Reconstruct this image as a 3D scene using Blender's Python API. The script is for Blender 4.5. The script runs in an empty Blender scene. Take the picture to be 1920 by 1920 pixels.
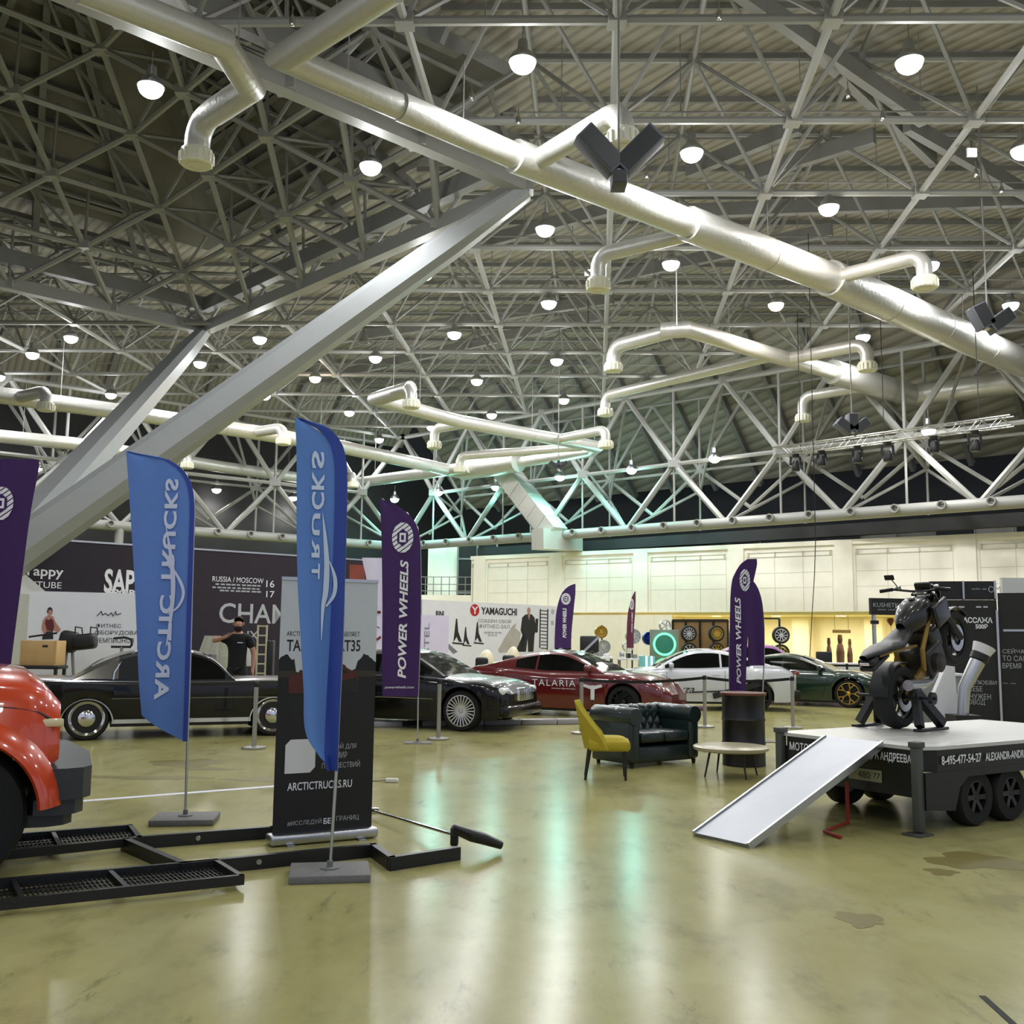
import bpy, bmesh, math, random
from mathutils import Vector, Matrix
random.seed(7)
PI = math.pi
scene = bpy.context.scene
COL = scene.collection

# ------------------------------------------------------------------ camera, world, exposure
CAMZ = 1.6
FPX = 1925.0
PITCH = math.atan(230 / FPX)
ROLL = math.radians(0.65)
FW = Vector((0, math.cos(PITCH), math.sin(PITCH)))
U0 = Vector((0, -math.sin(PITCH), math.cos(PITCH)))
R0 = Vector((1, 0, 0))
RT = (R0 * math.cos(ROLL) + U0 * math.sin(ROLL)).normalized()
UP = (U0 * math.cos(ROLL) - R0 * math.sin(ROLL)).normalized()
cam = bpy.data.cameras.new('camera')
cam.sensor_width = 36.0
cam.lens = 36.0 * FPX / 1920.0
cam.clip_end = 300
camo = bpy.data.objects.new('camera', cam)
COL.objects.link(camo)
camo.matrix_world = Matrix((
    (RT.x, UP.x, -FW.x, 0), (RT.y, UP.y, -FW.y, 0), (RT.z, UP.z, -FW.z, CAMZ), (0, 0, 0, 1)))
scene.camera = camo

world = bpy.data.worlds.new('hall_surround')
world.use_nodes = True
world.node_tree.nodes['Background'].inputs[0].default_value = (0.76, 0.83, 1.0, 1)
world.node_tree.nodes['Background'].inputs[1].default_value = 0.62
scene.world = world
scene.view_settings.view_transform = 'Standard'
scene.view_settings.look = 'None'
scene.view_settings.gamma = 1.0
scene.view_settings.use_curve_mapping = False
scene.view_settings.exposure = 0.1
LAMP_W = 500.0


def ray(px, py):
    return FW + RT * ((px - 960) / FPX) + UP * ((960 - py) / FPX)


def G(px, py, z=0.0):
    """point on the level plane z seen at this place of the photograph"""
    d = ray(px, py)
    t = (z - CAMZ) / d.z
    return Vector((d.x * t, d.y * t, z))


def D(px, py, dist):
    """point at forward distance dist"""
    d = ray(px, py)
    t = dist / d.y
    return Vector((d.x * t, dist, CAMZ + d.z * t))


# ------------------------------------------------------------------ materials
def lin(c):
    return tuple((v / 12.92 if v <= 0.04045 else ((v + 0.055) / 1.055) ** 2.4) for v in [x / 255.0 for x in c[:3]]) + (1.0,)


MATS = {}


def mat(name, col, rough=0.5, metal=0.0, noise=None, bump=None, coat=0.0, emit=0.0, emit_col=None, spec=None, var=0.06):
    m = bpy.data.materials.new(name)
    m.use_nodes = True
    nt = m.node_tree
    b = nt.nodes['Principled BSDF']
    c = lin(col)
    b.inputs['Base Color'].default_value = c
    b.inputs['Roughness'].default_value = rough
    b.inputs['Metallic'].default_value = metal
    if coat:
        b.inputs['Coat Weight'].default_value = coat
        b.inputs['Coat Roughness'].default_value = 0.04
    if spec is not None:
        b.inputs['Specular IOR Level'].default_value = spec
    if emit:
        b.inputs['Emission Color'].default_value = lin(emit_col or col)
        b.inputs['Emission Strength'].default_value = emit
    tc = nt.nodes.new('ShaderNodeTexCoord')
    nz = nt.nodes.new('ShaderNodeTexNoise')
    nz.inputs['Scale'].default_value = noise or 3.0
    nz.inputs['Detail'].default_value = 4
    nt.links.new(tc.outputs['Object'], nz.inputs['Vector'])
    mx = nt.nodes.new('ShaderNodeMix')
    mx.data_type = 'RGBA'
    mx.inputs['A'].default_value = tuple(v * (1 - var) for v in c[:3]) + (1,)
    mx.inputs['B'].default_value = tuple(min(1, v * (1 + var)) for v in c[:3]) + (1,)
    nt.links.new(nz.outputs['Fac'], mx.inputs['Factor'])
    nt.links.new(mx.outputs['Result'], b.inputs['Base Color'])
    if bump:
        n2 = nt.nodes.new('ShaderNodeTexNoise')
        n2.inputs['Scale'].default_value = bump[0]
        n2.inputs['Detail'].default_value = 3
        nt.links.new(tc.outputs['Object'], n2.inputs['Vector'])
        bp = nt.nodes.new('ShaderNodeBump')
        bp.inputs['Strength'].default_value = bump[1]
        bp.inputs['Distance'].default_value = 0.02
        nt.links.new(n2.outputs['Fac'], bp.inputs['Height'])
        nt.links.new(bp.outputs['Normal'], b.inputs['Normal'])
    MATS[name] = m
    return m


M_steel = mat('painted_grey_steel', (146, 146, 142), 0.45, 0.0)
M_steel2 = mat('painted_dark_grey_steel', (132, 132, 130), 0.5)
M_strut = mat('pale_grey_strut_paint', (160, 163, 163), 0.42)
M_black = mat('black_plastic', (16, 16, 17), 0.45)
M_blacksteel = mat('black_painted_steel', (20, 20, 21), 0.42, 0.0, bump=(60, 0.1))
M_rubber = mat('black_rubber', (14, 14, 14), 0.75)
M_chrome = mat('chrome', (215, 216, 218), 0.12, 1.0)
M_alu = mat('brushed_aluminium', (190, 192, 196), 0.32, 1.0, noise=20)
M_white = mat('white_print', (222, 222, 226), 0.6)
M_whiteink = mat('white_lettering', (230, 230, 235), 0.6)
M_blackink = mat('black_lettering', (26, 26, 30), 0.6)
M_greyink = mat('grey_lettering', (120, 120, 128), 0.6)
M_redink = mat('red_print', (176, 24, 30), 0.6)
M_glass = mat('dark_tinted_glass', (12, 14, 14), 0.05, 0.0, spec=0.35)
M_cream = mat('cream_wall_paint', (243, 238, 225), 0.6)
M_darkwall = mat('dark_grey_wall', (38, 38, 40), 0.8)
M_plum = mat('plum_black_fabric', (38, 30, 42), 0.8)


def special_mats():
    # sealed epoxy floor with blotches, stains and scuffs
    m = mat('yellow_epoxy_floor', (170, 166, 112), 0.2, spec=0.09)
    nt = m.node_tree
    b = nt.nodes['Principled BSDF']
    for l in list(b.inputs['Base Color'].links):
        nt.links.remove(l)
    tc = nt.nodes.new('ShaderNodeTexCoord')

    def noise(scale, detail, rough=0.6, stretch=(1, 1, 1), rot=0.0):
        mp = nt.nodes.new('ShaderNodeMapping')
        mp.inputs['Scale'].default_value = stretch
        mp.inputs['Rotation'].default_value = (0, 0, rot)
        nt.links.new(tc.outputs['Object'], mp.inputs['Vector'])
        n = nt.nodes.new('ShaderNodeTexNoise')
        n.inputs['Scale'].default_value = scale
        n.inputs['Detail'].default_value = detail
        n.inputs['Roughness'].default_value = rough
        nt.links.new(mp.outputs[0], n.inputs['Vector'])
        return n.outputs['Fac']

    def ramp(fac, stops):
        r = nt.nodes.new('ShaderNodeValToRGB')
        els = r.color_ramp.elements
        els[0].position, els[0].color = stops[0]
        els[1].position, els[1].color = stops[-1]
        for p, c in stops[1:-1]:
            e = els.new(p)
            e.color = c
        nt.links.new(fac, r.inputs['Fac'])
        return r.outputs['Color']

    def mul(a, bb, fac=1.0):
        x = nt.nodes.new('ShaderNodeMix')
        x.data_type = 'RGBA'
        x.blend_type = 'MULTIPLY'
        x.inputs['Factor'].default_value = fac
        nt.links.new(a, x.inputs['A'])
        nt.links.new(bb, x.inputs['B'])
        return x.outputs['Result']
    base = ramp(noise(0.55, 6, 0.62), [(0.3, lin((149, 144, 95))), (0.52, lin((165, 160, 110))), (0.72, lin((175, 171, 127)))])
    g = lambda v: (v, v, v * 0.94, 1)
    dirt = ramp(noise(1.4, 8, 0.68, (1, 0.55, 1), 0.5), [(0.36, g(0.62)), (0.46, g(0.9)), (0.6, g(1.0))])
    c = mul(base, dirt, 0.75)
    scuff = ramp(noise(3.2, 9, 0.75, (1.0, 0.28, 1), -0.75), [(0.34, g(0.4)), (0.40, g(0.88)), (0.5, g(1.0))])
    c = mul(c, scuff, 0.6)
    nt.links.new(c, b.inputs['Base Color'])
    # corrugated roof sheeting: profile as bump, groove shade painted as darker bands in the colour
    m = mat('corrugated_roof_sheet', (158, 152, 138), 0.55)
    nt = m.node_tree
    b = nt.nodes['Principled BSDF']
    tc = nt.nodes.new('ShaderNodeTexCoord')
    mp = nt.nodes.new('ShaderNodeMapping')
    mp.inputs['Rotation'].default_value = (0, 0, math.radians(-38))
    nt.links.new(tc.outputs['Object'], mp.inputs['Vector'])
    wv = nt.nodes.new('ShaderNodeTexWave')
    wv.inputs['Scale'].default_value = 0.95
    nt.links.new(mp.outputs[0], wv.inputs['Vector'])
    bp = nt.nodes.new('ShaderNodeBump')
    bp.inputs['Strength'].default_value = 0.4
    bp.inputs['Distance'].default_value = 0.06
    nt.links.new(wv.outputs['Fac'], bp.inputs['Height'])
    nt.links.new(bp.outputs[0], b.inputs['Normal'])
    r = nt.nodes.new('ShaderNodeValToRGB')
    r.color_ramp.elements[0].position = 0.1
    r.color_ramp.elements[0].color = lin((136, 132, 121))
    r.color_ramp.elements[1].position = 0.45
    r.color_ramp.elements[1].color = lin((164, 159, 145))
    nt.links.new(wv.outputs['Fac'], r.inputs['Fac'])
    nt.links.new(r.outputs[0], b.inputs['Base Color'])

    # spiral duct foil: fine winding ribs
    m = mat('galvanised_duct', (200, 199, 193), 0.38, 0.4, noise=6)
    nt = m.node_tree
    b = nt.nodes['Principled BSDF']
    tc = nt.nodes.new('ShaderNodeTexCoord')
    n = nt.nodes.new('ShaderNodeTexNoise')
    n.inputs['Scale'].default_value = 9
    n.inputs['Detail'].default_value = 6
    nt.links.new(tc.outputs['Object'], n.inputs['Vector'])
    bp = nt.nodes.new('ShaderNodeBump')
    bp.inputs['Strength'].default_value = 0.35
    bp.inputs['Distance'].default_value = 0.03
    nt.links.new(n.outputs['Fac'], bp.inputs['Height'])
    nt.links.new(bp.outputs[0], b.inputs['Normal'])


special_mats()
M_floor = MATS['yellow_epoxy_floor']
M_deck = MATS['corrugated_roof_sheet']
M_duct = MATS['galvanised_duct']


# ------------------------------------------------------------------ mesh builder
def basis(x, y, z, o):
    return Matrix(((x[0], y[0], z[0], o[0]), (x[1], y[1], z[1], o[1]), (x[2], y[2], z[2], o[2]), (0, 0, 0, 1)))


def wall_frame(p, q, up=Vector((0, 0, 1))):
    """X along p->q, Y up, Z out of the face towards the viewer's side; origin p"""
    x = (q - p)
    x.z = 0
    x.normalize()
    return basis(x, up, x.cross(up), p)


def perp_pair(d):
    d = d.normalized()
    a = Vector((0, 0, 1)) if abs(d.z) < 0.95 else Vector((1, 0, 0))
    u = d.cross(a).normalized()
    return u, u.cross(d).normalized()


class MB:
    def __init__(self, M=None):
        self.v, self.f, self.mi, self.sm = [], [], [], []
        self.M = M
        self.cur = 0

    def add(self, verts, faces, smooth=False, M=None):
        o = len(self.v)
        T = M if M is not None else self.M
        for p in verts:
            p = Vector(p)
            self.v.append(tuple(T @ p) if T is not None else tuple(p))
        for f in faces:
            self.f.append([i + o for i in f])
            self.mi.append(self.cur)
            self.sm.append(smooth)
        return self

    def box(self, c, s, M=None):
        x, y, z = c
        a, b, h = s[0] / 2, s[1] / 2, s[2] / 2
        vs = [(x + i * a, y + j * b, z + k * h) for k in (-1, 1) for j in (-1, 1) for i in (-1, 1)]
        return self.add(vs, [(0, 2, 3, 1), (4, 5, 7, 6), (0, 1, 5, 4), (1, 3, 7, 5), (3, 2, 6, 7), (2, 0, 4, 6)], False, M)

    def rbox(self, c, s, r=0.02, seg=2, M=None):
        bm = bmesh.new()
        bmesh.ops.create_cube(bm, size=1)
        for v in bm.verts:
            v.co = Vector((v.co.x * s[0], v.co.y * s[1], v.co.z * s[2]))
        r = min(r, min(s) * 0.49)
        bmesh.ops.bevel(bm, geom=list(bm.edges), offset=r, segments=seg, affect='EDGES', profile=0.5)
        bm.verts.index_update()
        c = Vector(c)
        self.add([v.co + c for v in bm.verts], [[v.index for v in f.verts] for f in bm.faces], True, M)
        bm.free()
        return self

    def bar(self, p, q, w, h=None, w2=None, h2=None, up=None):
        """rectangular bar p->q, w across, h along up"""
        p, q = Vector(p), Vector(q)
        h = w if h is None else h
        w2 = w if w2 is None else w2
        h2 = h if h2 is None else h2
        d = (q - p).normalized()
        if up is None:
            u, n = perp_pair(d)
        else:
            u = d.cross(Vector(up)).normalized()
            n = u.cross(d).normalized()
        vs = []
        for c, ww, hh in ((p, w, h), (q, w2, h2)):
            vs += [c - u * ww / 2 - n * hh / 2, c + u * ww / 2 - n * hh / 2, c + u * ww / 2 + n * hh / 2, c - u * ww / 2 + n * hh / 2]
        return self.add(vs, [(3, 2, 1, 0), (4, 5, 6, 7), (0, 1, 5, 4), (1, 2, 6, 5), (2, 3, 7, 6), (3, 0, 4, 7)])

    def tube(self, pts, r, seg=8, cap=True, closed=False):
        pts = [Vector(p) for p in pts]
        n = len(pts)
        rs = r if isinstance(r, (list, tuple)) else [r] * n
        vs, fs = [], []
        u = None
        for i, p in enumerate(pts):
            if closed:
                d = (pts[(i + 1) % n] - pts[i - 1]).normalized()
                k = 1.0
            elif i == 0:
                d, k = (pts[1] - p).normalized(), 1.0
            elif i == n - 1:
                d, k = (p - pts[i - 1]).normalized(), 1.0
            else:
                d0, d1 = (p - pts[i - 1]).normalized(), (pts[i + 1] - p).normalized()
                d = (d0 + d1)
                d = d.normalized() if d.length > 1e-6 else d0
                k = 1.0 / max(0.5, d.dot(d0))
            if u is None:
                u, w = perp_pair(d)
            else:
                u = (u - d * u.dot(d))
                u = u.normalized() if u.length > 1e-6 else perp_pair(d)[0]
                w = u.cross(d).normalized()
            # widen the mitre in the bend plane only
            if 0 < i < n - 1 and k > 1.001 and not closed:
                b = (d1 - d0)
                b = b.normalized() if b.length > 1e-6 else u
            else:
                b = None
            for s in range(seg):
                a = 2 * PI * s / seg
                o = (u * math.cos(a) + w * math.sin(a)) * rs[i]
                if b is not None:
                    o = o + b * o.dot(b) * (k - 1)
                vs.append(p + o)
        m = n if closed else n - 1
        for i in range(m):
            j = (i + 1) % n
            for s in range(seg):
                t = (s + 1) % seg
                fs.append((i * seg + s, i * seg + t, j * seg + t, j * seg + s))
        self.add(vs, fs, True)
        if cap and not closed:
            self.add(vs[:seg], [list(range(seg))[::-1]])
            self.add(vs[-seg:], [list(range(seg))])
        return self

    def lathe(self, prof, c=(0, 0, 0), axis='Z', seg=24, M=None, smooth=True, ang=(0, 2 * PI)):
        """prof: list of (radius, height)"""
        c = Vector(c)
        full = abs(ang[1] - ang[0] - 2 * PI) < 1e-6
        ns = seg if full else seg + 1
        vs, fs = [], []
        for s in range(ns):
            a = ang[0] + (ang[1] - ang[0]) * s / seg
            ca, sa = math.cos(a), math.sin(a)
            for r, h in prof:
                if axis == 'Z':
                    q = Vector((r * ca, r * sa, h))
                elif axis == 'Y':
                    q = Vector((r * ca, h, r * sa))
                else:
                    q = Vector((h, r * ca, r * sa))
                vs.append(c + q)
        k = len(prof)
        for s in range(seg):
            t = (s + 1) % ns
            for i in range(k - 1):
                fs.append((s * k + i, t * k + i, t * k + i + 1, s * k + i + 1))
        return self.add(vs, fs, smooth, M)

    def prism(self, poly, h0, h1, M=None):
        """polygon in XY pushed from h0 to h1 along Z"""
        n = len(poly)
        vs = [(p[0], p[1], h0) for p in poly] + [(p[0], p[1], h1) for p in poly]
        fs = [list(range(n))[::-1], list(range(n, 2 * n))]
        fs += [(i, (i + 1) % n, n + (i + 1) % n, n + i) for i in range(n)]
        return self.add(vs, fs, False, M)

    def grid(self, fn, nu, nv, M=None, smooth=True):
        vs = [fn(i / nu, j / nv) for i in range(nu + 1) for j in range(nv + 1)]
        fs = [(i * (nv + 1) + j, (i + 1) * (nv + 1) + j, (i + 1) * (nv + 1) + j + 1, i * (nv + 1) + j + 1)
              for i in range(nu) for j in range(nv)]
        return self.add(vs, fs, smooth, M)

    def slab(self, fn, nu, nv, t, M=None):
        """closed sheet of thickness t: fn gives a point, t pushes along local -Z of the sheet normal"""
        P = [[Vector(fn(i / nu, j / nv)) for j in range(nv + 1)] for i in range(nu + 1)]
        N = []
        for i in range(nu + 1):
            row = []
            for j in range(nv + 1):
                a = P[min(i + 1, nu)][j] - P[max(i - 1, 0)][j]
                b = P[i][min(j + 1, nv)] - P[i][max(j - 1, 0)]
                n = a.cross(b)
                row.append(n.normalized() if n.length > 1e-9 else Vector((0, 0, 1)))
            N.append(row)
        top = [P[i][j] + N[i][j] * t / 2 for i in range(nu + 1) for j in range(nv + 1)]
        bot = [P[i][j] - N[i][j] * t / 2 for i in range(nu + 1) for j in range(nv + 1)]
        o = len(top)
        w = nv + 1
        fs = []
        for i in range(nu):
            for j in range(nv):
                a, b, c, d = i * w + j, (i + 1) * w + j, (i + 1) * w + j + 1, i * w + j + 1
                fs.append((a, b, c, d))
                fs.append((o + d, o + c, o + b, o + a))
        for i in range(nu):
            fs.append((i * w, o + i * w, o + (i + 1) * w, (i + 1) * w))
            e = nv
            fs.append((i * w + e, (i + 1) * w + e, o + (i + 1) * w + e, o + i * w + e))
        for j in range(nv):
            fs.append((j, j + 1, o + j + 1, o + j))
            q = nu * w
            fs.append((q + j, o + q + j, o + q + j + 1, q + j + 1))
        return self.add(top + bot, fs, True, M)

    def text(self, s, M, w=None, h=None, size=1.0, depth=0.004, bold=0.0, align='LEFT', shear=0.0, space=1.0, swap=False):
        """lettering in the XY plane of M; w/h fit the block; swap: runs up along Y, seen from behind"""
        cu = bpy.data.curves.new('t', 'FONT')
        cu.body = s
        cu.size = 1.0
        cu.offset = bold
        cu.shear = shear
        cu.space_character = space
        cu.space_line = 0.95
        cu.align_x = align
        cu.resolution_u = 3
        ob = bpy.data.objects.new('t', cu)
        COL.objects.link(ob)
        dg = bpy.context.evaluated_depsgraph_get()
        me = bpy.data.meshes.new_from_object(ob.evaluated_get(dg))
        vs = [v.co.copy() for v in me.vertices]
        fs = [list(p.vertices) for p in me.polygons]
        bpy.data.objects.remove(ob)
        bpy.data.meshes.remove(me)
        bpy.data.curves.remove(cu)
        if not vs:
            return self
        x0, x1 = min(v.x for v in vs), max(v.x for v in vs)
        y0, y1 = min(v.y for v in vs), max(v.y for v in vs)
        sx = (w / (x1 - x0)) if w else None
        sy = (h / (y1 - y0)) if h else None
        sx = sx or sy or size
        sy = sy or sx
        out = []
        for v in vs:
            a, b = (v.x - x0) * sx, (v.y - y0) * sy
            if align == 'CENTER':
                a -= (x1 - x0) * sx / 2
            out.append(Vector((b, a, depth)) if swap else Vector((a, b, depth)))
        return self.add(out, fs, False, M)

    def build(self, name, mats, parent=None, world=False, sharp=38):
        me = bpy.data.meshes.new(name)
        vs = self.v
        if world and parent is not None:
            Mi = world_matrix(parent).inverted()
            vs = [tuple(Mi @ Vector(p)) for p in vs]
        me.from_pydata(vs, [], self.f)
        mats = mats if isinstance(mats, (list, tuple)) else [mats]
        for m in mats:
            me.materials.append(m)
        if len(mats) > 1:
            me.polygons.foreach_set('material_index', self.mi)
        me.polygons.foreach_set('use_smooth', self.sm)
        me.update()
        if sharp and any(self.sm):
            me.set_sharp_from_angle(angle=math.radians(sharp))
        o = bpy.data.objects.new(name, me)
        COL.objects.link(o)
        if parent is not None:
            o.parent = parent
        return o


def world_matrix(o):
    m = Matrix.LocRotScale(o.location, o.rotation_euler, o.scale)
    return world_matrix(o.parent) @ m if o.parent else m


def tag(o, label=None, cat=None, group=None, kind=None):
    if label:
        o['label'] = label
    if cat:
        o['category'] = cat
    if group:
        o['group'] = group
    if kind:
        o['kind'] = kind
    return o


def thing(name, label, cat, loc=(0, 0, 0), rz=0.0, group=None):
    o = bpy.data.objects.new(name, None)
    o.empty_display_size = 0.2
    COL.objects.link(o)
    o.location = Vector(loc)
    o.rotation_euler = (0, 0, rz)
    return tag(o, label, cat, group)


def struct(name, mb, m, parent=None, label=None):
    o = mb.build(name, m, parent)
    if parent is None:
        o['kind'] = 'structure'
        if label:
            o['label'] = label
    return o


def kids(o):
    return [c for c in bpy.data.objects if c.parent == o]


def copy_tree(o, parent=None):
    c = o.copy()
    COL.objects.link(c)
    c.parent = parent
    for k in kids(o):
        copy_tree(k, c)
    return c


def smooth_poly(pts, n):
    """Catmull-Rom through pts"""
    out = []
    P = [Vector(p) for p in pts]
    for i in range(len(P) - 1):
        p0, p1, p2, p3 = P[max(i - 1, 0)], P[i], P[i + 1], P[min(i + 2, len(P) - 1)]
        for k in range(n):
            t = k / n
            out.append(0.5 * ((2 * p1) + (p2 - p0) * t + (2 * p0 - 5 * p1 + 4 * p2 - p3) * t * t + (3 * p1 - p0 - 3 * p2 + p3) * t ** 3))
    out.append(P[-1])
    return out


def interp(tab, x):
    if x <= tab[0][0]:
        return tab[0][1]
    for (a, b), (c, d) in zip(tab, tab[1:]):
        if x <= c:
            t = (x - a) / (c - a)
            return b + (d - b) * t
    return tab[-1][1]


def sinterp(tab, x):
    """smooth (Catmull-Rom / Hermite) interpolation of a table"""
    if x <= tab[0][0]:
        return tab[0][1]
    if x >= tab[-1][0]:
        return tab[-1][1]
    n = len(tab)
    for i in range(n - 1):
        if x <= tab[i + 1][0]:
            x0, y0 = tab[i]
            x1, y1 = tab[i + 1]
            h = x1 - x0
            m0 = (y1 - tab[i - 1][1]) / (x1 - tab[i - 1][0]) if i > 0 else (y1 - y0) / h
            m1 = (tab[i + 2][1] - y0) / (tab[i + 2][0] - x0) if i < n - 2 else (y1 - y0) / h
            s0 = (y1 - y0) / h
            if s0 == 0:
                m0 = m1 = 0
            else:
                m0 = max(min(m0 / s0, 3), 0) * s0
                m1 = max(min(m1 / s0, 3), 0) * s0
            t = (x - x0) / h
            return ((2 * t ** 3 - 3 * t * t + 1) * y0 + (t ** 3 - 2 * t * t + t) * h * m0 + (-2 * t ** 3 + 3 * t * t) * y1 + (t ** 3 - t * t) * h * m1)
# ================================================================== THE HALL
H = 12.8          # underside chords of the space frame
DEP = 2.5         # depth of the frame
RA = Vector((0.303, 3.70, 0))       # one bay away from the camera
RB = Vector((3.90, -0.11, 0))       # one bay to the right
RO = Vector((1.82, 17.61, 0))
# perimeter lines (plan)
PR0, PR1 = Vector((-6.3, 58.2, 0)), Vector((30.0, 25.4, 0))
PL0, PL1 = Vector((-6.3, 58.2, 0)), Vector((-34.0, 36.0, 0))
dR = (PR1 - PR0).normalized()
dL = (PL1 - PL0).normalized()
nR = Vector((-dR.y, dR.x, 0))       # outward
if nR.y < 0:
    nR = -nR
nL = Vector((-dL.y, dL.x, 0))
if nL.y < 0:
    nL = -nL
# the raised pyramid over the tree column
T1, T2 = Vector((0.24, 24.75, H)), Vector((-11.57, 37.27, H))
mid = (T1 + T2) / 2
e = T2 - T1
CC = mid + Vector((-e.y, e.x, 0)) * 0.5
T3, T4 = 2 * CC - T1, 2 * CC - T2
APEX = Vector((CC.x, CC.y, H + 6.6))
eu, ev = (T2 - T1).normalized(), (T3 - T2).normalized()
HALF = (T2 - T1).length / 2


def in_diamond(p, m=0.0):
    q = Vector((p.x - CC.x, p.y - CC.y, 0))
    return abs(q.dot(eu)) < HALF - m and abs(q.dot(ev)) < HALF - m


def in_hall(p, m=0.0):
    q = Vector((p.x, p.y, 0))
    return (q - PR0).dot(nR) < -m and (q - PL0).dot(nL) < -m


def build_floor():
    mb = MB()
    mb.box((0, 32, -0.1), (110, 96, 0.2))
    struct('floor', mb, M_floor, label='glossy yellow green epoxy floor of the exhibition hall')
    # dark joint strips and a taped line lying on the floor
    mb = MB()
    pts = [G(1842, 1868), G(1905, 1925)]
    d = (pts[1] - pts[0]).normalized()
    mb.bar(pts[0], pts[1] + d * 0.6, 0.03, 0.006)
    struct('floor_joint', mb, M_rubber, label='dark open joint in the floor')
    mb = MB()
    a, b = G(78, 1508), G(520, 1474)
    mb.bar(a, b, 0.1, 0.005, up=(0, 0, 1))
    t = mb.build('floor_tape', mat('white_floor_tape', (214, 214, 222), 0.5))
    tag(t, 'long strip of white tape stuck across the floor behind the blue flag', 'tape')


def build_stains():
    m = mat('dark_oil_stain', (118, 110, 62), 0.3, var=0.3, spec=0.08)
    spots = [((1830, 1615), 0.34, 0.13, 'wide brown wet stain on the floor beside the trailer wheels'),
             ((1765, 1635), 0.10, 0.05, 'small brown spot left of the wide stain on the floor'),
             ((1612, 1724), 0.13, 0.07, 'olive spot on the floor in front of the trailer post'),
             ((352, 1431), 0.42, 0.17, 'round oily stain on the floor behind the left blue flag pole'),
             ((272, 1458), 0.75, 0.06, 'long thin oily streak on the floor behind the tow frame'),
             ((395, 1442), 0.32, 0.05, 'small thin oily streak right of the left flag pole'),
             ((500, 1462), 0.42, 0.07, 'oily streak on the floor beside the roll up banner')]
    for (px, py), a, b, lab in spots:
        mb = MB()
        n = 40
        rr = random.Random(px)
        ph = [rr.random() * 6 for _ in range(4)]
        poly = []
        for i in range(n):
            t = 2 * PI * i / n
            k = 1 + 0.16 * math.sin(3 * t + ph[0]) + 0.12 * math.sin(5 * t + ph[1]) + 0.07 * math.sin(9 * t + ph[2])
            poly.append((a * k * math.cos(t), b * 2.2 * k * math.sin(t)))
        c = G(px, py)
        mb.prism(poly, 0.0, 0.0015, Matrix.Translation(c))
        o = mb.build('floor_stain', m)
        tag(o, lab, 'stain', 'oily stains on the floor', 'thing')


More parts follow.
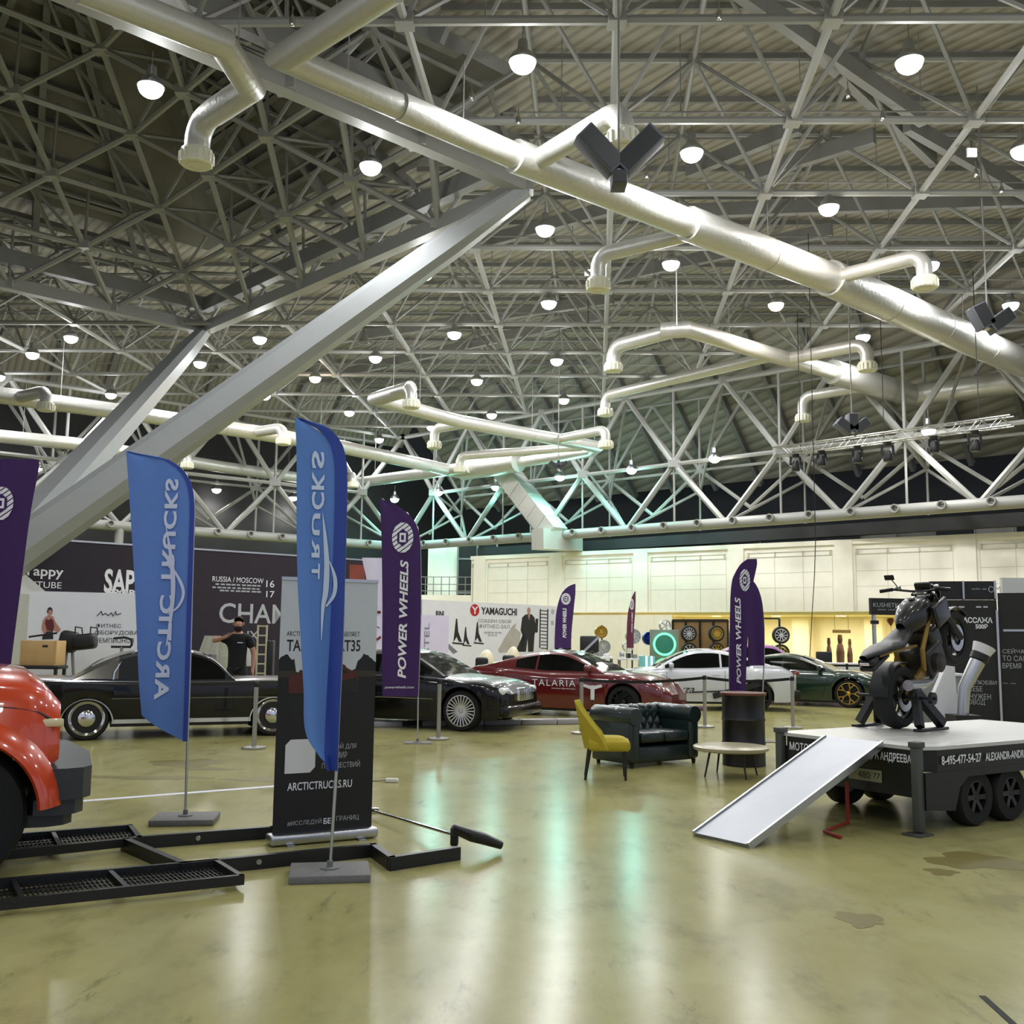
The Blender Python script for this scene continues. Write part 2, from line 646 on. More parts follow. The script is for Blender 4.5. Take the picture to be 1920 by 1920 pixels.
def build_roof():
    bot, top, dia, nod = MB(), MB(), MB(), MB()
    rng_i = range(-7, 13)
    rng_j = range(-11, 9)
    P = lambda i, j, z: RO + RA * i + RB * j + Vector((0, 0, z))
    ok = {}
    for i in rng_i:
        for j in rng_j:
            p = P(i, j, H)
            ok[i, j] = in_hall(p, -0.6) and not in_diamond(p, 0.3) and p.y > -9
    okt = {}
    for i in rng_i:
        for j in rng_j:
            p = P(i + .5, j + .5, H + DEP)
            okt[i, j] = in_hall(p, -1.0) and not in_diamond(p, 0.6) and p.y > -8
    for (i, j), k in ok.items():
        if not k:
            continue
        p = P(i, j, H)
        nod.box((p.x, p.y, H), (0.34, 0.34, 0.2))
        for a, b in ((1, 0), (0, 1)):
            if ok.get((i + a, j + b)):
                bot.tube([p, P(i + a, j + b, H)], 0.085, 6, False)
        for a, b in ((0, 0), (-1, 0), (0, -1), (-1, -1)):
            if okt.get((i + a, j + b)):
                dia.tube([p, P(i + a + .5, j + b + .5, H + DEP)], 0.055, 5, False)
    for (i, j), k in okt.items():
        if not k:
            continue
        p = P(i + .5, j + .5, H + DEP)
        nod.box((p.x, p.y, p.z), (0.26, 0.26, 0.16))
        for a, b in ((1, 0), (0, 1)):
            if okt.get((i + a, j + b)):
                top.tube([p, P(i + a + .5, j + b + .5, H + DEP)], 0.07, 6, False)
    root = thing('roof_truss', 'grey steel space frame carrying the hall roof', 'truss')
    root['kind'] = 'structure'
    bot.build('bottom_chord_grid', M_steel, root)
    top.build('top_chord_grid', M_steel, root)
    dia.build('diagonal_braces', M_steel, root)
    nod.build('node_plates', M_steel, root)
    # purlins and deep roof beams under the sheeting
    pur = MB()
    for k in range(-16, 26):
        p = RO + RA * (k * 0.55) - RB * 12
        q = p + RB * 22
        # clip to the hall
        seg = []
        N = 44
        for s in range(N + 1):
            x = p.lerp(q, s / N)
            good = in_hall(x, -3) and not in_diamond(x, -0.4) and x.y > -8
            if good:
                seg.append(x)
            if (not good or s == N) and len(seg) > 1:
                a, b = seg[0] + Vector((0, 0, H + DEP + .42)), seg[-1] + Vector((0, 0, H + DEP + .42))
                pur.bar(a, b, 0.07, 0.16, up=(0, 0, 1))
                seg = []
            elif not good:
                seg = []
    pur.build('purlins', M_steel2, root)
    deep = MB()
    zb = H + 1.9
    for a, b in (((1370, -30), (1730, 222)), ((1700, 232), (1990, 400)), ((1180, 400), (1990, 372)), ((640, -10), (860, 90)),
                 ((1290, 320), (1500, 235)), ((1400, 330), (1640, 255)), ((850, 470), (1180, 380)), ((600, 640), (1150, 560)), ((1150, 520), (1560, 430)),
                 ((640, 700), (1130, 590)), ((1500, 60), (1750, 300))):
        zb += 0.017
        deep.bar(G(a[0], a[1], zb), G(b[0], b[1], zb), 0.22, 0.42, up=(0, 0, 1))
    deep.build('deep_roof_beams', M_steel2, root)
    # sprinkler and cable lines
    pipe = MB()
    for k in range(-3, 10):
        a = RO + RA * (k + 0.28) - RB * 8 + Vector((0, 0, H + 0.75))
        b = a + RB * 14
        N = 40
        seg = []
        for s in range(N + 1):
            x = a.lerp(b, s / N)
            g_ = in_hall(x, 1) and not in_diamond(x, -0.4)
            if g_:
                seg.append(x)
            if (not g_ or s == N):
                if len(seg) > 1:
                    pipe.tube([seg[0], seg[-1]], 0.022, 5, False)
                    for w in range(1, len(seg), 2):
                        pipe.tube([seg[w], seg[w] + Vector((0, 0, 1.9))], 0.012, 4, False)
                seg = []
    pipe.build('sprinkler_lines', M_steel2, root)

    # pyramid of the raised bay
    fr, out, br, nd, hv = MB(), MB(), MB(), MB(), MB()
    corners = [T1, T2, T3, T4]
    n = 5
    up = Vector((0, 0, 1))
    for k in range(4):
        A, B = corners[k], corners[(k + 1) % 4]
        nrm = (B - A).cross(APEX - A).normalized()
        if nrm.z < 0:
            nrm = -nrm
        off = nrm * 1.7

        def Q(i, j):
            return A + (B - A) * (i / n) + (APEX - A) * (j / n)
        for i in range(n + 1):
            for j in range(n + 1 - i):
                p = Q(i, j)
                if i + j < n:
                    nd.box(tuple(p), (0.42, 0.42, 0.26))
                nbr = []
                if i + j < n:
                    nbr += [(i + 1, j), (i, j + 1)]
                if i > 0 and i + j < n:
                    nbr.append((i - 1, j + 1))
                for a, b in nbr:
                    if a + b <= n:
                        fr.tube([p, Q(a, b)], 0.095, 6, False)
                if i + j < n:
                    c = (Q(i, j) + Q(i + 1, j) + Q(i, j + 1)) / 3 + off
                    nd.box(tuple(c), (0.3, 0.3, 0.2))
                    for v in (Q(i, j), Q(i + 1, j), Q(i, j + 1)):
                        br.tube([v, c], 0.06, 5, False)
                    if i + j < n - 1:
                        c2 = (Q(i + 1, j) + Q(i, j + 1) + Q(i + 1, j + 1)) / 3 + off
                        out.tube([c, c2], 0.07, 5, False)
                        br.tube([c2, Q(i + 1, j)], 0.05, 5, False)
                    if i + 1 + j < n:
                        c3 = (Q(i + 1, j) + Q(i + 2, j) + Q(i + 1, j + 1)) / 3 + off
                        out.tube([c, c3], 0.07, 5, False)
                    if i + j + 1 < n:
                        c3 = (Q(i, j + 1) + Q(i + 1, j + 1) + Q(i, j + 2)) / 3 + off
                        out.tube([c, c3], 0.07, 5, False)
        # dark rafters behind
        for w in range(1, 9):
            t = w / 9
            a0 = A.lerp(B, t) + off * 1.35
            a1 = A.lerp(APEX, t) + off * 1.35
            b1 = B.lerp(APEX, t) + off * 1.35
            hv.bar(a1, b1, 0.16, 0.3, up=nrm)
            if w % 2:
                hv.bar(a0, a0.lerp(APEX + off * 1.35, 0.97), 0.2, 0.36, up=nrm)
        # horizontal ties across the bay
        # deep box edge
        hv.bar(A + up * (0.9 + .02 * k), B + up * (0.9 + .02 * k), 0.3, 0.5, up=(0, 0, 1))
    pr = thing('pyramid_truss', 'dark raised pyramid of steel tubes above the tree column', 'truss')
    pr['kind'] = 'structure'
    fr.build('inner_lattice', M_steel, pr)
    out.build('outer_lattice', M_steel2, pr)
    br.build('braces', M_steel, pr)
    nd.build('node_plates', M_steel, pr)
    hv.build('rafters', M_steel2, pr)
    eb = MB()
    for k in range(4):
        z_ = Vector((0, 0, .02 * k))
        eb.bar(corners[k] + z_, corners[(k + 1) % 4] + z_, 0.34, 0.4 + .01 * k, up=(0, 0, 1))
    eb.build('edge_beams', M_steel, pr)

    # sheeting: level deck with the bay cut out, and pyramid skin
    dk = MB()
    zt = H + DEP + 0.55
    # ring of quads around the diamond out to a big square turned the same way
    big = 62.0
    c0 = [v + Vector((0, 0, zt - H)) for v in corners]
    ctr = Vector((CC.x, CC.y, zt))
    c1 = [ctr + (v - ctr).normalized() * ((v - ctr).length + big) for v in c0]
    for k in range(4):
        a, b = c0[k], c0[(k + 1) % 4]
        c, d = c1[(k + 1) % 4], c1[k]
        poly = [a, b, c, d]
        # clip by hall lines pushed out by 2.5 m and by y > -9
        for pt, nn in ((PR0 + nR * 2.5, nR), (PL0 + nL * 2.5, nL), (Vector((0, -9, 0)), Vector((0, -1, 0)))):
            outp = []
            for q in range(len(poly)):
                u_, v_ = poly[q], poly[(q + 1) % len(poly)]
                su, sv = (u_ - pt).dot(nn), (v_ - pt).dot(nn)
                if su <= 0:
                    outp.append(u_)
                if su * sv < 0:
                    outp.append(u_.lerp(v_, su / (su - sv)))
            poly = outp
            if not poly:
                break
        if len(poly) > 2:
            dk.add(poly, [list(range(len(poly)))])
            dk.add([p + Vector((0, 0, 0.12)) for p in poly], [list(range(len(poly)))[::-1]])
    # folded edge of the deck dropping towards the eaves
    for p0, d_, n_ in ((PR0, dR, nR), (PL0, dL, nL)):
        a = p0 + n_ * 2.3 - d_ * 3
        b = a + d_ * 62
        va, vb = a + Vector((0, 0, zt)), b + Vector((0, 0, zt))
        dk.add([va, vb, vb + n_ * 6 - Vector((0, 0, 6.2)), va + n_ * 6 - Vector((0, 0, 6.2))], [(0, 1, 2, 3)])
    struct('ceiling', dk, M_deck, label='corrugated beige roof sheeting above the space frame')
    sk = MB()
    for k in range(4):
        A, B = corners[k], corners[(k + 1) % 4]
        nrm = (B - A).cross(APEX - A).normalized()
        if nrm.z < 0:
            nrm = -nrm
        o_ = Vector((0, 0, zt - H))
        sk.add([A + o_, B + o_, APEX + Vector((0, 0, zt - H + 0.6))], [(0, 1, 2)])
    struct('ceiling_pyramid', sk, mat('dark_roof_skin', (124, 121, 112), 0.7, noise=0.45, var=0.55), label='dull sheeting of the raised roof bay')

    # perimeter trusses
    per = thing('perimeter_truss', 'tall zigzag steel truss along the hall edges with a round bottom chord', 'truss')
    per['kind'] = 'structure'
    ch, dg, pp, ch2 = MB(), MB(), MB(), MB()
    noz = []
    STEP = 5.24
    for k in (1, 3, 5):
        pp.tube([PL0 + dL * (k * STEP) + Vector((0, 0, 0)), PL0 + dL * (k * STEP) + Vector((0, 0, 6.5))], 0.2, 10)
    for p0, d_, n_, L in ((PR0, dR, nR, 46.0), (PL0, dL, nL, 34.0)):
        N = int(L / STEP)
        zb, zm = 6.5, 9.35
        pp.tube([p0 + Vector((0, 0, zb)), p0 + d_ * (N * STEP) + Vector((0, 0, zb))], 0.24, 12)
        # rafters under the folded edge of the sheeting
        for k in range(int(L / 2.6)):
            a_ = p0 + n_ * 2.3 + d_ * (k * 2.6) + Vector((0, 0, zt - .25))
            ch2.bar(a_, a_ + n_ * 6 - Vector((0, 0, 6.2)), 0.2, 0.34, up=n_)
        for layer, o_ in ((0, 0.0), (1, 2.2)):
            mm = dg
            r1, r2 = (0.13, 0.1) if layer == 0 else (0.09, 0.07)
            base = p0 + n_ * o_
            for k in range(N):
                b0 = base + d_ * (k * STEP) + Vector((0, 0, zb + (0.9 if layer else 0)))
                b1 = base + d_ * ((k + 1) * STEP) + Vector((0, 0, zb + (0.9 if layer else 0)))
                m_ = base + d_ * ((k + .5) * STEP) + Vector((0, 0, zm))
                m1 = base + d_ * ((k + 1.5) * STEP) + Vector((0, 0, zm))
                t0 = base + d_ * (k * STEP) + Vector((0, 0, H))
                t1 = base + d_ * ((k + 1) * STEP) + Vector((0, 0, H))
                for u_, v_, r_ in ((b0, m_, r1), (m_, b1, r1), (t0, m_, r1), (m_, t1, r1), (m_, m1, r2), (t0, t1, r1),
                                   (m_ + Vector((0, 0, 0)), Vector((m_.x, m_.y, zb)), 0.05), (Vector((m_.x, m_.y, H)), m_, 0.07)):
                    mm.tube([u_, v_], r_, 6, False)
                if layer == 0:
                    inn = m_ + n_ * 2.2 + Vector((0, 0, -1.0))
                    for q_ in (b0, b1, m_, t0, t1):
                        ch.tube([inn, q_], 0.07, 5, False)
                    ch.box(tuple(m_), (0.5, 0.5, 0.34))
                    ch.box(tuple(t0), (0.4, 0.4, 0.3))
                    # nozzles along the pipe on the hall side
                    for w in range(3):
                        noz.append((base + d_ * ((k + (w + .3) / 3) * STEP) + Vector((0, 0, zb + 0.05)), n_))
    ch2.build('eave_rafters', M_steel2, per)
    dg.build('zigzag_tubes', M_steel, per)
    ch.build('cross_ties', M_steel, per)
    pp.build('bottom_chord_pipe', M_steel, per)
    nz = MB()
    for p, n_ in noz:
        x = Vector((0, 0, 1)).cross(-n_).normalized()
        Mx = basis(x, Vector((0, 0, 1)), -n_, p + n_ * -0.2)
        nz.lathe([(0.10, 0.0), (0.17, 0.06), (0.17, 0.2), (0.13, 0.2), (0.10, 0.12)], seg=12, M=Mx)
    nz.build('air_nozzles', M_steel, per)


def build_struts():
    B = Vector((CC.x - 0.6, CC.y - 0.6, 2.9))
    for q, nm, lab in ((T1, 'roof_strut', 'long pale grey box strut rising to the right under the duct'),
                       (T2, 'roof_strut', 'shorter pale grey box strut leaning away into the dark roof bay'),
                       (T3, 'roof_strut', 'pale grey box strut leaning out to the left edge'),
                       (T4, 'roof_strut', 'pale grey box strut leaning towards the viewer')):
        mb = MB()
        p0, p1 = B, q - Vector((0, 0, 0.1))
        d = (p1 - p0).normalized()
        u = d.cross(Vector((0, 0, 1))).normalized()
        n = u.cross(d).normalized()
        rings = []
        for t in (0, 0.5, 0.86, 1.0):
            w = 0.98 - 0.36 * t if t < 0.9 else 0.45
            h = w * 1.0
            c = p0.lerp(p1, t)
            rings.append([c + u * x * w / 2 + n * y * h / 2 for x, y in ((-1, -.55), (-.55, -1), (.55, -1), (1, -.55), (1, .55), (.55, 1), (-.55, 1), (-1, .55))])
        vs = [p for r in rings for p in r]
        fs = [(i * 8 + k, i * 8 + (k + 1) % 8, i * 8 + 8 + (k + 1) % 8, i * 8 + 8 + k) for i in range(3) for k in range(8)]
        mb.add(vs, fs)
        mb.add(rings[-1], [list(range(8))])
        o = struct(nm, mb, M_strut, label=lab)
    mb = MB()
    prof = ((0, 1.15), (2.42, 1.1), (3.3, 0.3))
    vs = [(B.x + sx * r, B.y + sy * r, z) for z, r in prof for sx, sy in ((-1, -1), (1, -1), (1, 1), (-1, 1))]
    mb.add(vs, [(o + k, o + (k + 1) % 4, o + 4 + (k + 1) % 4, o + 4 + k) for o in (0, 4) for k in range(4)] + [(8, 9, 10, 11)])
    struct('strut_pedestal', mb, mat('grey_concrete', (150, 150, 142), 0.8, noise=4), label='grey pedestal where the roof struts meet')


# ------------------------------------------------------------------ right wall: fascia over a lit passage
FA, FB = Vector((-2.15, 55.05, 0)), Vector((33.0, 29.6, 0))
fd = (FB - FA).normalized()
fn = Vector((-fd.y, fd.x, 0))
if fn.y < 0:
    fn = -fn
FZ0, FZ1 = 2.72, 5.75
MF = basis(fd, Vector((0, 0, 1)), fd.cross(Vector((0, 0, 1))), FA)   # X along, Y up, Z towards the hall


def fascia_u(px, z):
    """distance along the fascia line where the photograph column px meets it"""
    d = ray(px, 1160)
    den = d.x * fd.y - d.y * fd.x
    t = (FA.x * fd.y - FA.y * fd.x) / den
    return (Vector((d.x * t, d.y * t, 0)) - FA).dot(fd)


def build_right_wall():
    L = (FB - FA).length
    mb = MB()
    zf = MF
    h = FZ1 - FZ0
    mb.box((L / 2, FZ0 + h / 2, -0.2), (L, h, 0.4), zf)
    # coping, pilasters and shallow board joints
    mb.box((L / 2, FZ1 - 0.1, 0.04), (L, 0.2, 0.08), zf)
    us = [fascia_u(x, 4) for x in (1043, 1185, 1362, 1562, 1817)]
    st = (us[-1] - us[0]) / 4
    u = us[0]
    cols = [us[0] + k * st for k in range(-2, 8)]
    for u in cols:
        if 0 < u < L:
            mb.box((u, FZ0 + h / 2, 0.05), (0.75, h, 0.1), zf)
    struct('wall_right', mb, M_cream, label='tall cream fascia above the lit passage')
    tr = MB()
    for k in range(len(cols) - 1):
        a, b = cols[k] + 0.5, cols[k + 1] - 0.5
        if b < 0 or a > L:
            continue
        a, b = max(a, 0.1), min(b, L - 0.1)
        for z in (FZ1 - 0.42, FZ1 - 0.62):
            tr.box(((a + b) / 2, z, 0.012), (b - a, 0.03, 0.024), zf)
        for z in (FZ0 + 1.05, FZ0 + 1.7):
            tr.box(((a + b) / 2, z, 0.004), (b - a, 0.018, 0.008), zf)
        for q in range(0, 4):
            x = a + (b - a) * q / 3
            tr.box((x, FZ0 + 1.28, 0.004), (0.02, h - 0.55, 0.008), zf)
        for q in (0.02, 0.34, 0.67, 0.98):
            tr.box((a + (b - a) * q, FZ1 - 0.5, 0.03), (0.05, 0.2, 0.06), zf)
    struct('trim_1', tr, mat('fascia_joint_paint', (203, 198, 184), 0.6), label='thin rails and board joints of the cream fascia')
    # passage behind and below
    ps = MB()
    ps.box((L / 2, FZ0 - 0.06, -2.7), (L, 0.12, 4.6), zf)
    struct('ceiling_passage', ps, mat('passage_ceiling', (238, 226, 180), 0.6), label='low pale yellow ceiling of the passage')
    pw = MB()
    pw.box((L / 2, 1.4, -5.1), (L, 2.8, 0.2), zf)
    for k in range(9):
        x = fascia_u(1180, 2) + k * 3.4
        pw.box((x, 1.4, -4.7), (0.8, 2.8, 0.8), zf)
    struct('wall_passage', pw, mat('passage_wall', (234, 226, 196), 0.6), label='warm yellow back wall and piers of the passage')
    # white partition behind the wheel displays
    pt = MB()
    a, b = fascia_u(1075, 2), fascia_u(1265, 2)
    pt.box(((a + b) / 2, 1.3, 0.25), (b - a, 2.6, 0.06), zf)
    for k in range(7):
        pt.box((a + (b - a) * k / 6, 1.3, 0.285), (0.04, 2.6, 0.02), zf)
    struct('wall_partition', pt, mat('partition_panels', (226, 219, 200), 0.55), label='cream panel partition behind the wheel stands')
    # lights of the passage
    for k in range(9):
        x = fascia_u(1090, 2) + k * 3.0
        p = zf @ Vector((x, FZ0 - 0.14, -2.6))
        root = thing('passage_downlight', 'flat round warm ceiling light in the passage, %s' % (
            'above the wheel boards' if k < 4 else 'behind the reception counters' if k < 7 else 'behind the black massage booth'), 'lamp', p,
            group='warm lights in the passage ceiling')
        mb = MB()
        mb.lathe([(0.0, 0.0), (0.2, 0.0), (0.22, 0.02), (0.22, 0.06), (0, 0.06)], seg=16)
        mb.build('lens', mat('warm_lens%d' % k, (255, 226, 150), 0.4, emit=6.0) if k == 0 else MATS['warm_lens0'], root)
        ld = bpy.data.lights.new('passage_light', 'AREA')
        ld.shape = 'DISK'
        ld.size = 0.8
        ld.energy = 105
        ld.color = (1.0, 0.92, 0.70)
        lo = bpy.data.objects.new('passage_light', ld)
        lo.location = p - Vector((0, 0, 0.05))
        COL.objects.link(lo)
    # dark upper wall and gallery clutter above the fascia
    dw = MB()
    dw.box((L / 2, 9.5, -9.2), (L + 20, 11, 0.3), zf)
    struct('wall_back_right', dw, M_darkwall, label='dark wall above the gallery')
    gf = MB()
    gf.box((L / 2, FZ1 - 0.35, -4.8), (L, 0.3, 9), zf)
    struct('floor_gallery', gf, M_darkwall, label='dark gallery floor behind the fascia')
    for a_, b_ in ((1118, 1405), (1600, 1900)):
        gl = MB()
        a, b = fascia_u(a_, 6), fascia_u(b_, 6)
        n = int((b - a) / 1.3)
        gl.box(((a + b) / 2, FZ1 + 0.55, -1.4), (b - a, 0.05, 0.05), zf)
        for k in range(n + 1):
            gl.box((a + (b - a) * k / n, FZ1 + 0.2, -1.4), (0.05, 0.8, 0.05), zf)
        for k in range(n):
            if k % 3 != 2:
                gl.box((a + (b - a) * (k + .5) / n, FZ1 + 0.2, -1.4), ((b - a) / n - 0.1, 0.62, 0.03), zf)
        o = gl.build('gallery_railing', MATS.get('grey_railing_panel') or mat('grey_railing_panel', (104, 104, 100), 0.5))
        tag(o, 'grey panelled railing on the gallery above the cream fascia, %s' % ('above the wheel displays' if a_ < 1500 else 'above the motorcycle'), 'railing')
    # duct / beam running under the pipe
    bm_ = MB()
    q0, q1 = PR0 + nR * 2.6 + Vector((0, 0, 6.15)), PR0 + nR * 2.6 + dR * 48 + Vector((0, 0, 6.15))
    bm_.bar(q0, q1, 0.5, 0.5, up=(0, 0, 1))
    struct('trim_2', bm_, M_darkwall, label='dark beam under the perimeter pipe')
    # left side dark wall
    lw = MB()
    q0 = PL0 + nL * 5
    MLw = basis(-dL, Vector((0, 0, 1)), Vector((0, 0, 1)).cross(dL) * 1.0, q0 + dL * 40)
    lw.box((20, 8.0, 0), (60, 16, 0.3), MLw)
    struct('wall_left', lw, M_darkwall, label='dark back wall of the hall on the left')


def build_balcony():
    # pale balcony block in the corner with rail and dark doors
    M0 = wall_frame(D(782, 1100, 55.5), D(902, 1100, 55.0))
    z1 = lambda py, d=55: D(840, py, d).z
    L = (D(902, 1100, 55.0) - D(782, 1100, 55.5)).length
    zb, zt = z1(1146), z1(1060)
    zo = D(782, 1100, 55.5).z
    root = thing('corner_balcony', 'pale corner balcony with thin railing left of the cream fascia', 'balcony', (0, 0, 0))
    mb = MB()
    mb.box((L / 2, z1(1118) - zo - 0.55, -0.8), (L, 1.25, 1.6), M0)
    mb.box((L / 2 - 0.5, 0.8, -2.6), (L - 1, 3.4, 0.2), M0)
    mb.build('slab', M_cream, root)
    rl = MB()
    for k in range(9):
        rl.box((L * k / 8, z1(1118) - zo + 0.55, -0.1), (0.04, 1.0, 0.04), M0)
    for h in (0.3, 0.65, 1.05):
        rl.box((L / 2, z1(1118) - zo + h, -0.1), (L, 0.04, 0.04), M0)
    rl.build('railing', M_steel2, root)
    root['kind'] = 'structure'
    dr = MB()
    p = D(893, 1075, 57.5)
    for k in (0, 1):
        dr.box((p.x + k * 1.1 - .5, p.y, p.z + 0.2), (1.0, 0.1, 3.0))
    struct('door_1', dr, M_darkwall, label='dark glazed balcony doors')
    fr = MB()
    for k in (-1, 1, 3):
        fr.box((p.x + k * .55 - .5, p.y - 0.06, p.z + 0.2), (0.09, 0.06, 3.0))
    for h in (-1.3, 0.6, 1.7):
        fr.box((p.x + .05, p.y - 0.06, p.z + 0.2 + h), (2.2, 0.06, 0.09))
    struct('trim_3', fr, M_steel, label='grey frame of the balcony doors')


build_floor()
build_stains()
build_roof()
build_struts()
build_right_wall()
build_balcony()

# ------------------------------------------------------------------ ceiling lamps
M_lens = mat('lamp_lens', (255, 253, 246), 0.4, emit=9.0)
M_lens_warm = mat('warm_lamp_lens', (255, 226, 200), 0.4, emit=7.0)
M_lens_teal = mat('teal_lamp_lens', (214, 255, 250), 0.4, emit=7.0)


def lamp_meshes():
    hb, ln, rod = MB(), MB(), MB()
    hb.lathe([(0.0, 0.42), (0.09, 0.42), (0.11, 0.22), (0.2, 0.14), (0.272, 0.03), (0.272, -0.02), (0.252, -0.02), (0.22, 0.04)], seg=20)
    prof = [(0.25 * math.cos(t), -0.02 - 0.215 * math.sin(t)) for t in [k * PI / 16 for k in range(9)]]
    ln.lathe(prof, seg=20)
    rod.tube([(0, 0, 0.42), (0, 0, 0.75)], 0.012, 5)
    return hb, ln, rod


def lamp_glow(spot, p):
    """sideways and upward spill of the lamp's glass bowl"""
    lp = bpy.data.lights.new('lamp_spill', 'POINT')
    lp.energy = spot.energy * 0.2
    lp.color = spot.color
    lp.shadow_soft_size = 0.3
    lo = bpy.data.objects.new('lamp_spill', lp)
    lo.location = p - Vector((0, 0, 0.55))
    COL.objects.link(lo)


def build_lamps():
    L = [
        # px, py, kind, label
        (283, 162, 'w', 'round white high bay lamp left of the looped left duct'),
        (980, 115, 'w', 'round white high bay lamp high above the middle of the long main duct'),
        (1705, 115, 'w', 'large bright round lamp in the upper right of the roof'),
        (695, 310, 'w', 'round lamp below the bend of the long main duct, above the long strut'),
        (1297, 285, 'w', 'round lamp just right of the hanging black speaker pair near the main duct'),
        (1022, 428, 'w', 'round lamp just below the main duct beside the top of the long strut'),
        (1554, 388, 'p', 'round lamp above the middle of the main duct, right of its centre'),
        (1258, 493, 'w', 'round lamp beside the duct branch that drops left below the main duct'),
        (1744, 495, 'w', 'round lamp touching the outlet above the right part of the main duct'),
        (796, 512, 'w', 'small round lamp at the lower edge of the long strut'),
        (1029, 567, 'w', 'round lamp in the middle of the roof between the two big ducts'),
        (1455, 570, 'p', 'round pinkish lamp just below the right part of the main duct'),
        (1895, 570, 'w', 'round lamp beside the black speakers at the right edge'),
        (1618, 630, 'w', 'round lamp beside the outlet of the second duct on the right'),
        (133, 632, 'w', 'round lamp near the left edge, upper of the two there'),
        (61, 663, 'w', 'round lamp near the left edge, lower of the two there'),
        (487, 634, 'w', 'round lamp just above the long strut beside the dark roof bay'),
        (375, 680, 'w', 'round lamp between the two struts'),
        (852, 625, 'w', 'round lamp left of centre, just below the two roof lines beneath the strut top'),
        (704, 670, 'w', 'round lamp above the looped middle duct'),
        (1044, 675, 'w', 'round lamp above the right end of the looped middle duct'),
        (1393, 677, 'w', 'round lamp on the branch of the second duct'),
        (591, 708, 'o', 'round orange tinted lamp above the right blue flag'),
        (208, 739, 'w', 'small round lamp above the left duct run'),
        (497, 741, 'w', 'small round lamp right of the long strut, left of the right blue flag'),
        (894, 713, 'w', 'round lamp directly above the looped middle duct'),
        (1213, 717, 'w', 'round lamp between the second duct and its lower branch'),
        (1057, 749, 'w', 'small round lamp above the right outlet of the middle duct'),
        (655, 772, 'w', 'small round lamp right of the tip of the right blue flag'),
        (922, 777, 'w', 'small round lamp just above the sloping run of the middle duct'),
        (809, 800, 'w', 'small round lamp beneath the looped middle duct'),
        (711, 823, 'w', 'small round lamp right of the right blue flag above the lower duct'),
        (1918, 280, 'w', 'round lamp cut by the right edge of the roof'),
        (-2, 705, 'w', 'round lamp cut by the left edge of the roof'),
        (1741, 806, 'e', 'round lamp on the edge truss above the lighting rig'),
        (1340, 858, 'e', 'round lamp on the edge truss left of the lighting rig'),
        (1184, 880, 't', 'teal white lamp on the edge truss right of the rectangular duct'),
        (1050, 893, 't', 'teal white lamp on the edge truss beside the rectangular duct'),
        (930, 912, 't', 'teal white lamp on the edge truss left of the rectangular duct'),
        (822, 922, 't', 'small teal lamp on the edge truss right of the purple flag tip'),
        (740, 935, 't', 'small teal lamp on the edge truss at the purple flag tip'),
        (550, 932, 'e', 'small lamp on the left edge truss beside the right blue flag'),
        (406, 917, 'e', 'small lamp on the left edge truss right of the left blue flag'),
        (75, 879, 'e', 'lamp on the left edge truss at the purple flag beside the strut foot'),
    ]
    hb, ln, rod = lamp_meshes()
    protos = {}
    for px, py, k, lab in L:
        z = H - 0.35
        if k in 'et':
            p = G(px, py, 9.3)
        else:
            p = G(px, py, z)
        m = {'o': M_lens_warm, 'p': M_lens_warm, 't': M_lens_teal}.get(k, M_lens)
        root = thing('ceiling_lamp', lab, 'lamp', p, group='round high bay lamps under the roof')
        if m.name not in protos:
            a = hb.build('lamp_housing', M_alu, root)
            b = ln.build('lamp_lens', m, root)
            c = rod.build('hanger', M_steel2, root)
            protos[m.name] = (a, b, c)
        else:
            for s in protos[m.name]:
                q = s.copy()
                q.parent = root
                COL.objects.link(q)
        ld = bpy.data.lights.new('lamp_light', 'SPOT')
        ld.spot_size = math.radians(174)
        ld.spot_blend = 0.5
        ld.energy = LAMP_W if k in 'wpo' else LAMP_W * (1.0 if k == 't' else 0.55)
        ld.shadow_soft_size = 0.38
        ld.color = {'o': (1, .82, .66), 'p': (1, .95, .9), 't': (.35, 1, .88), 'e': (1, .98, .92)}.get(k, (0.97, 0.985, 1.0))
        lo = bpy.data.objects.new('lamp_light', ld)
        lo.location = p - Vector((0, 0, 0.45))
        COL.objects.link(lo)
        lamp_glow(ld, p)
    # the rest of the hall's lamps, beyond the frame to the sides and behind
    for x, y in ((-7, 4), (0, 6), (7, 5), (13, 9), (-5, 11), (4, 12), (11, 15), (-13, 8), (0, -3), (-8, -4), (8, -4), (18, 16), (17, 25), (-20, 20), (15, 2), (-16, 14)):
        p = Vector((x, y, H - 0.35))
        root = thing('ceiling_lamp', 'round white high bay lamp under the roof outside the photograph, above the viewer', 'lamp', p, group='round high bay lamps above the viewer')
        for s in protos['lamp_lens']:
            q = s.copy()
            q.parent = root
            COL.objects.link(q)
        ld = bpy.data.lights.new('lamp_light', 'SPOT')
        ld.spot_size = math.radians(174)
        ld.spot_blend = 0.5
        ld.energy = LAMP_W * 0.6
        ld.shadow_soft_size = 0.38
        ld.color = (0.97, 0.985, 1.0)
        lo = bpy.data.objects.new('lamp_light', ld)
        lo.location = p - Vector((0, 0, 0.45))
        COL.objects.link(lo)
        lamp_glow(ld, p)


build_lamps()


# ------------------------------------------------------------------ ventilation ducts
def duct_path(pts, z, r, bend=0.0):
    """pixel polyline on the level z"""
    return [G(x, y, z) for x, y in pts]


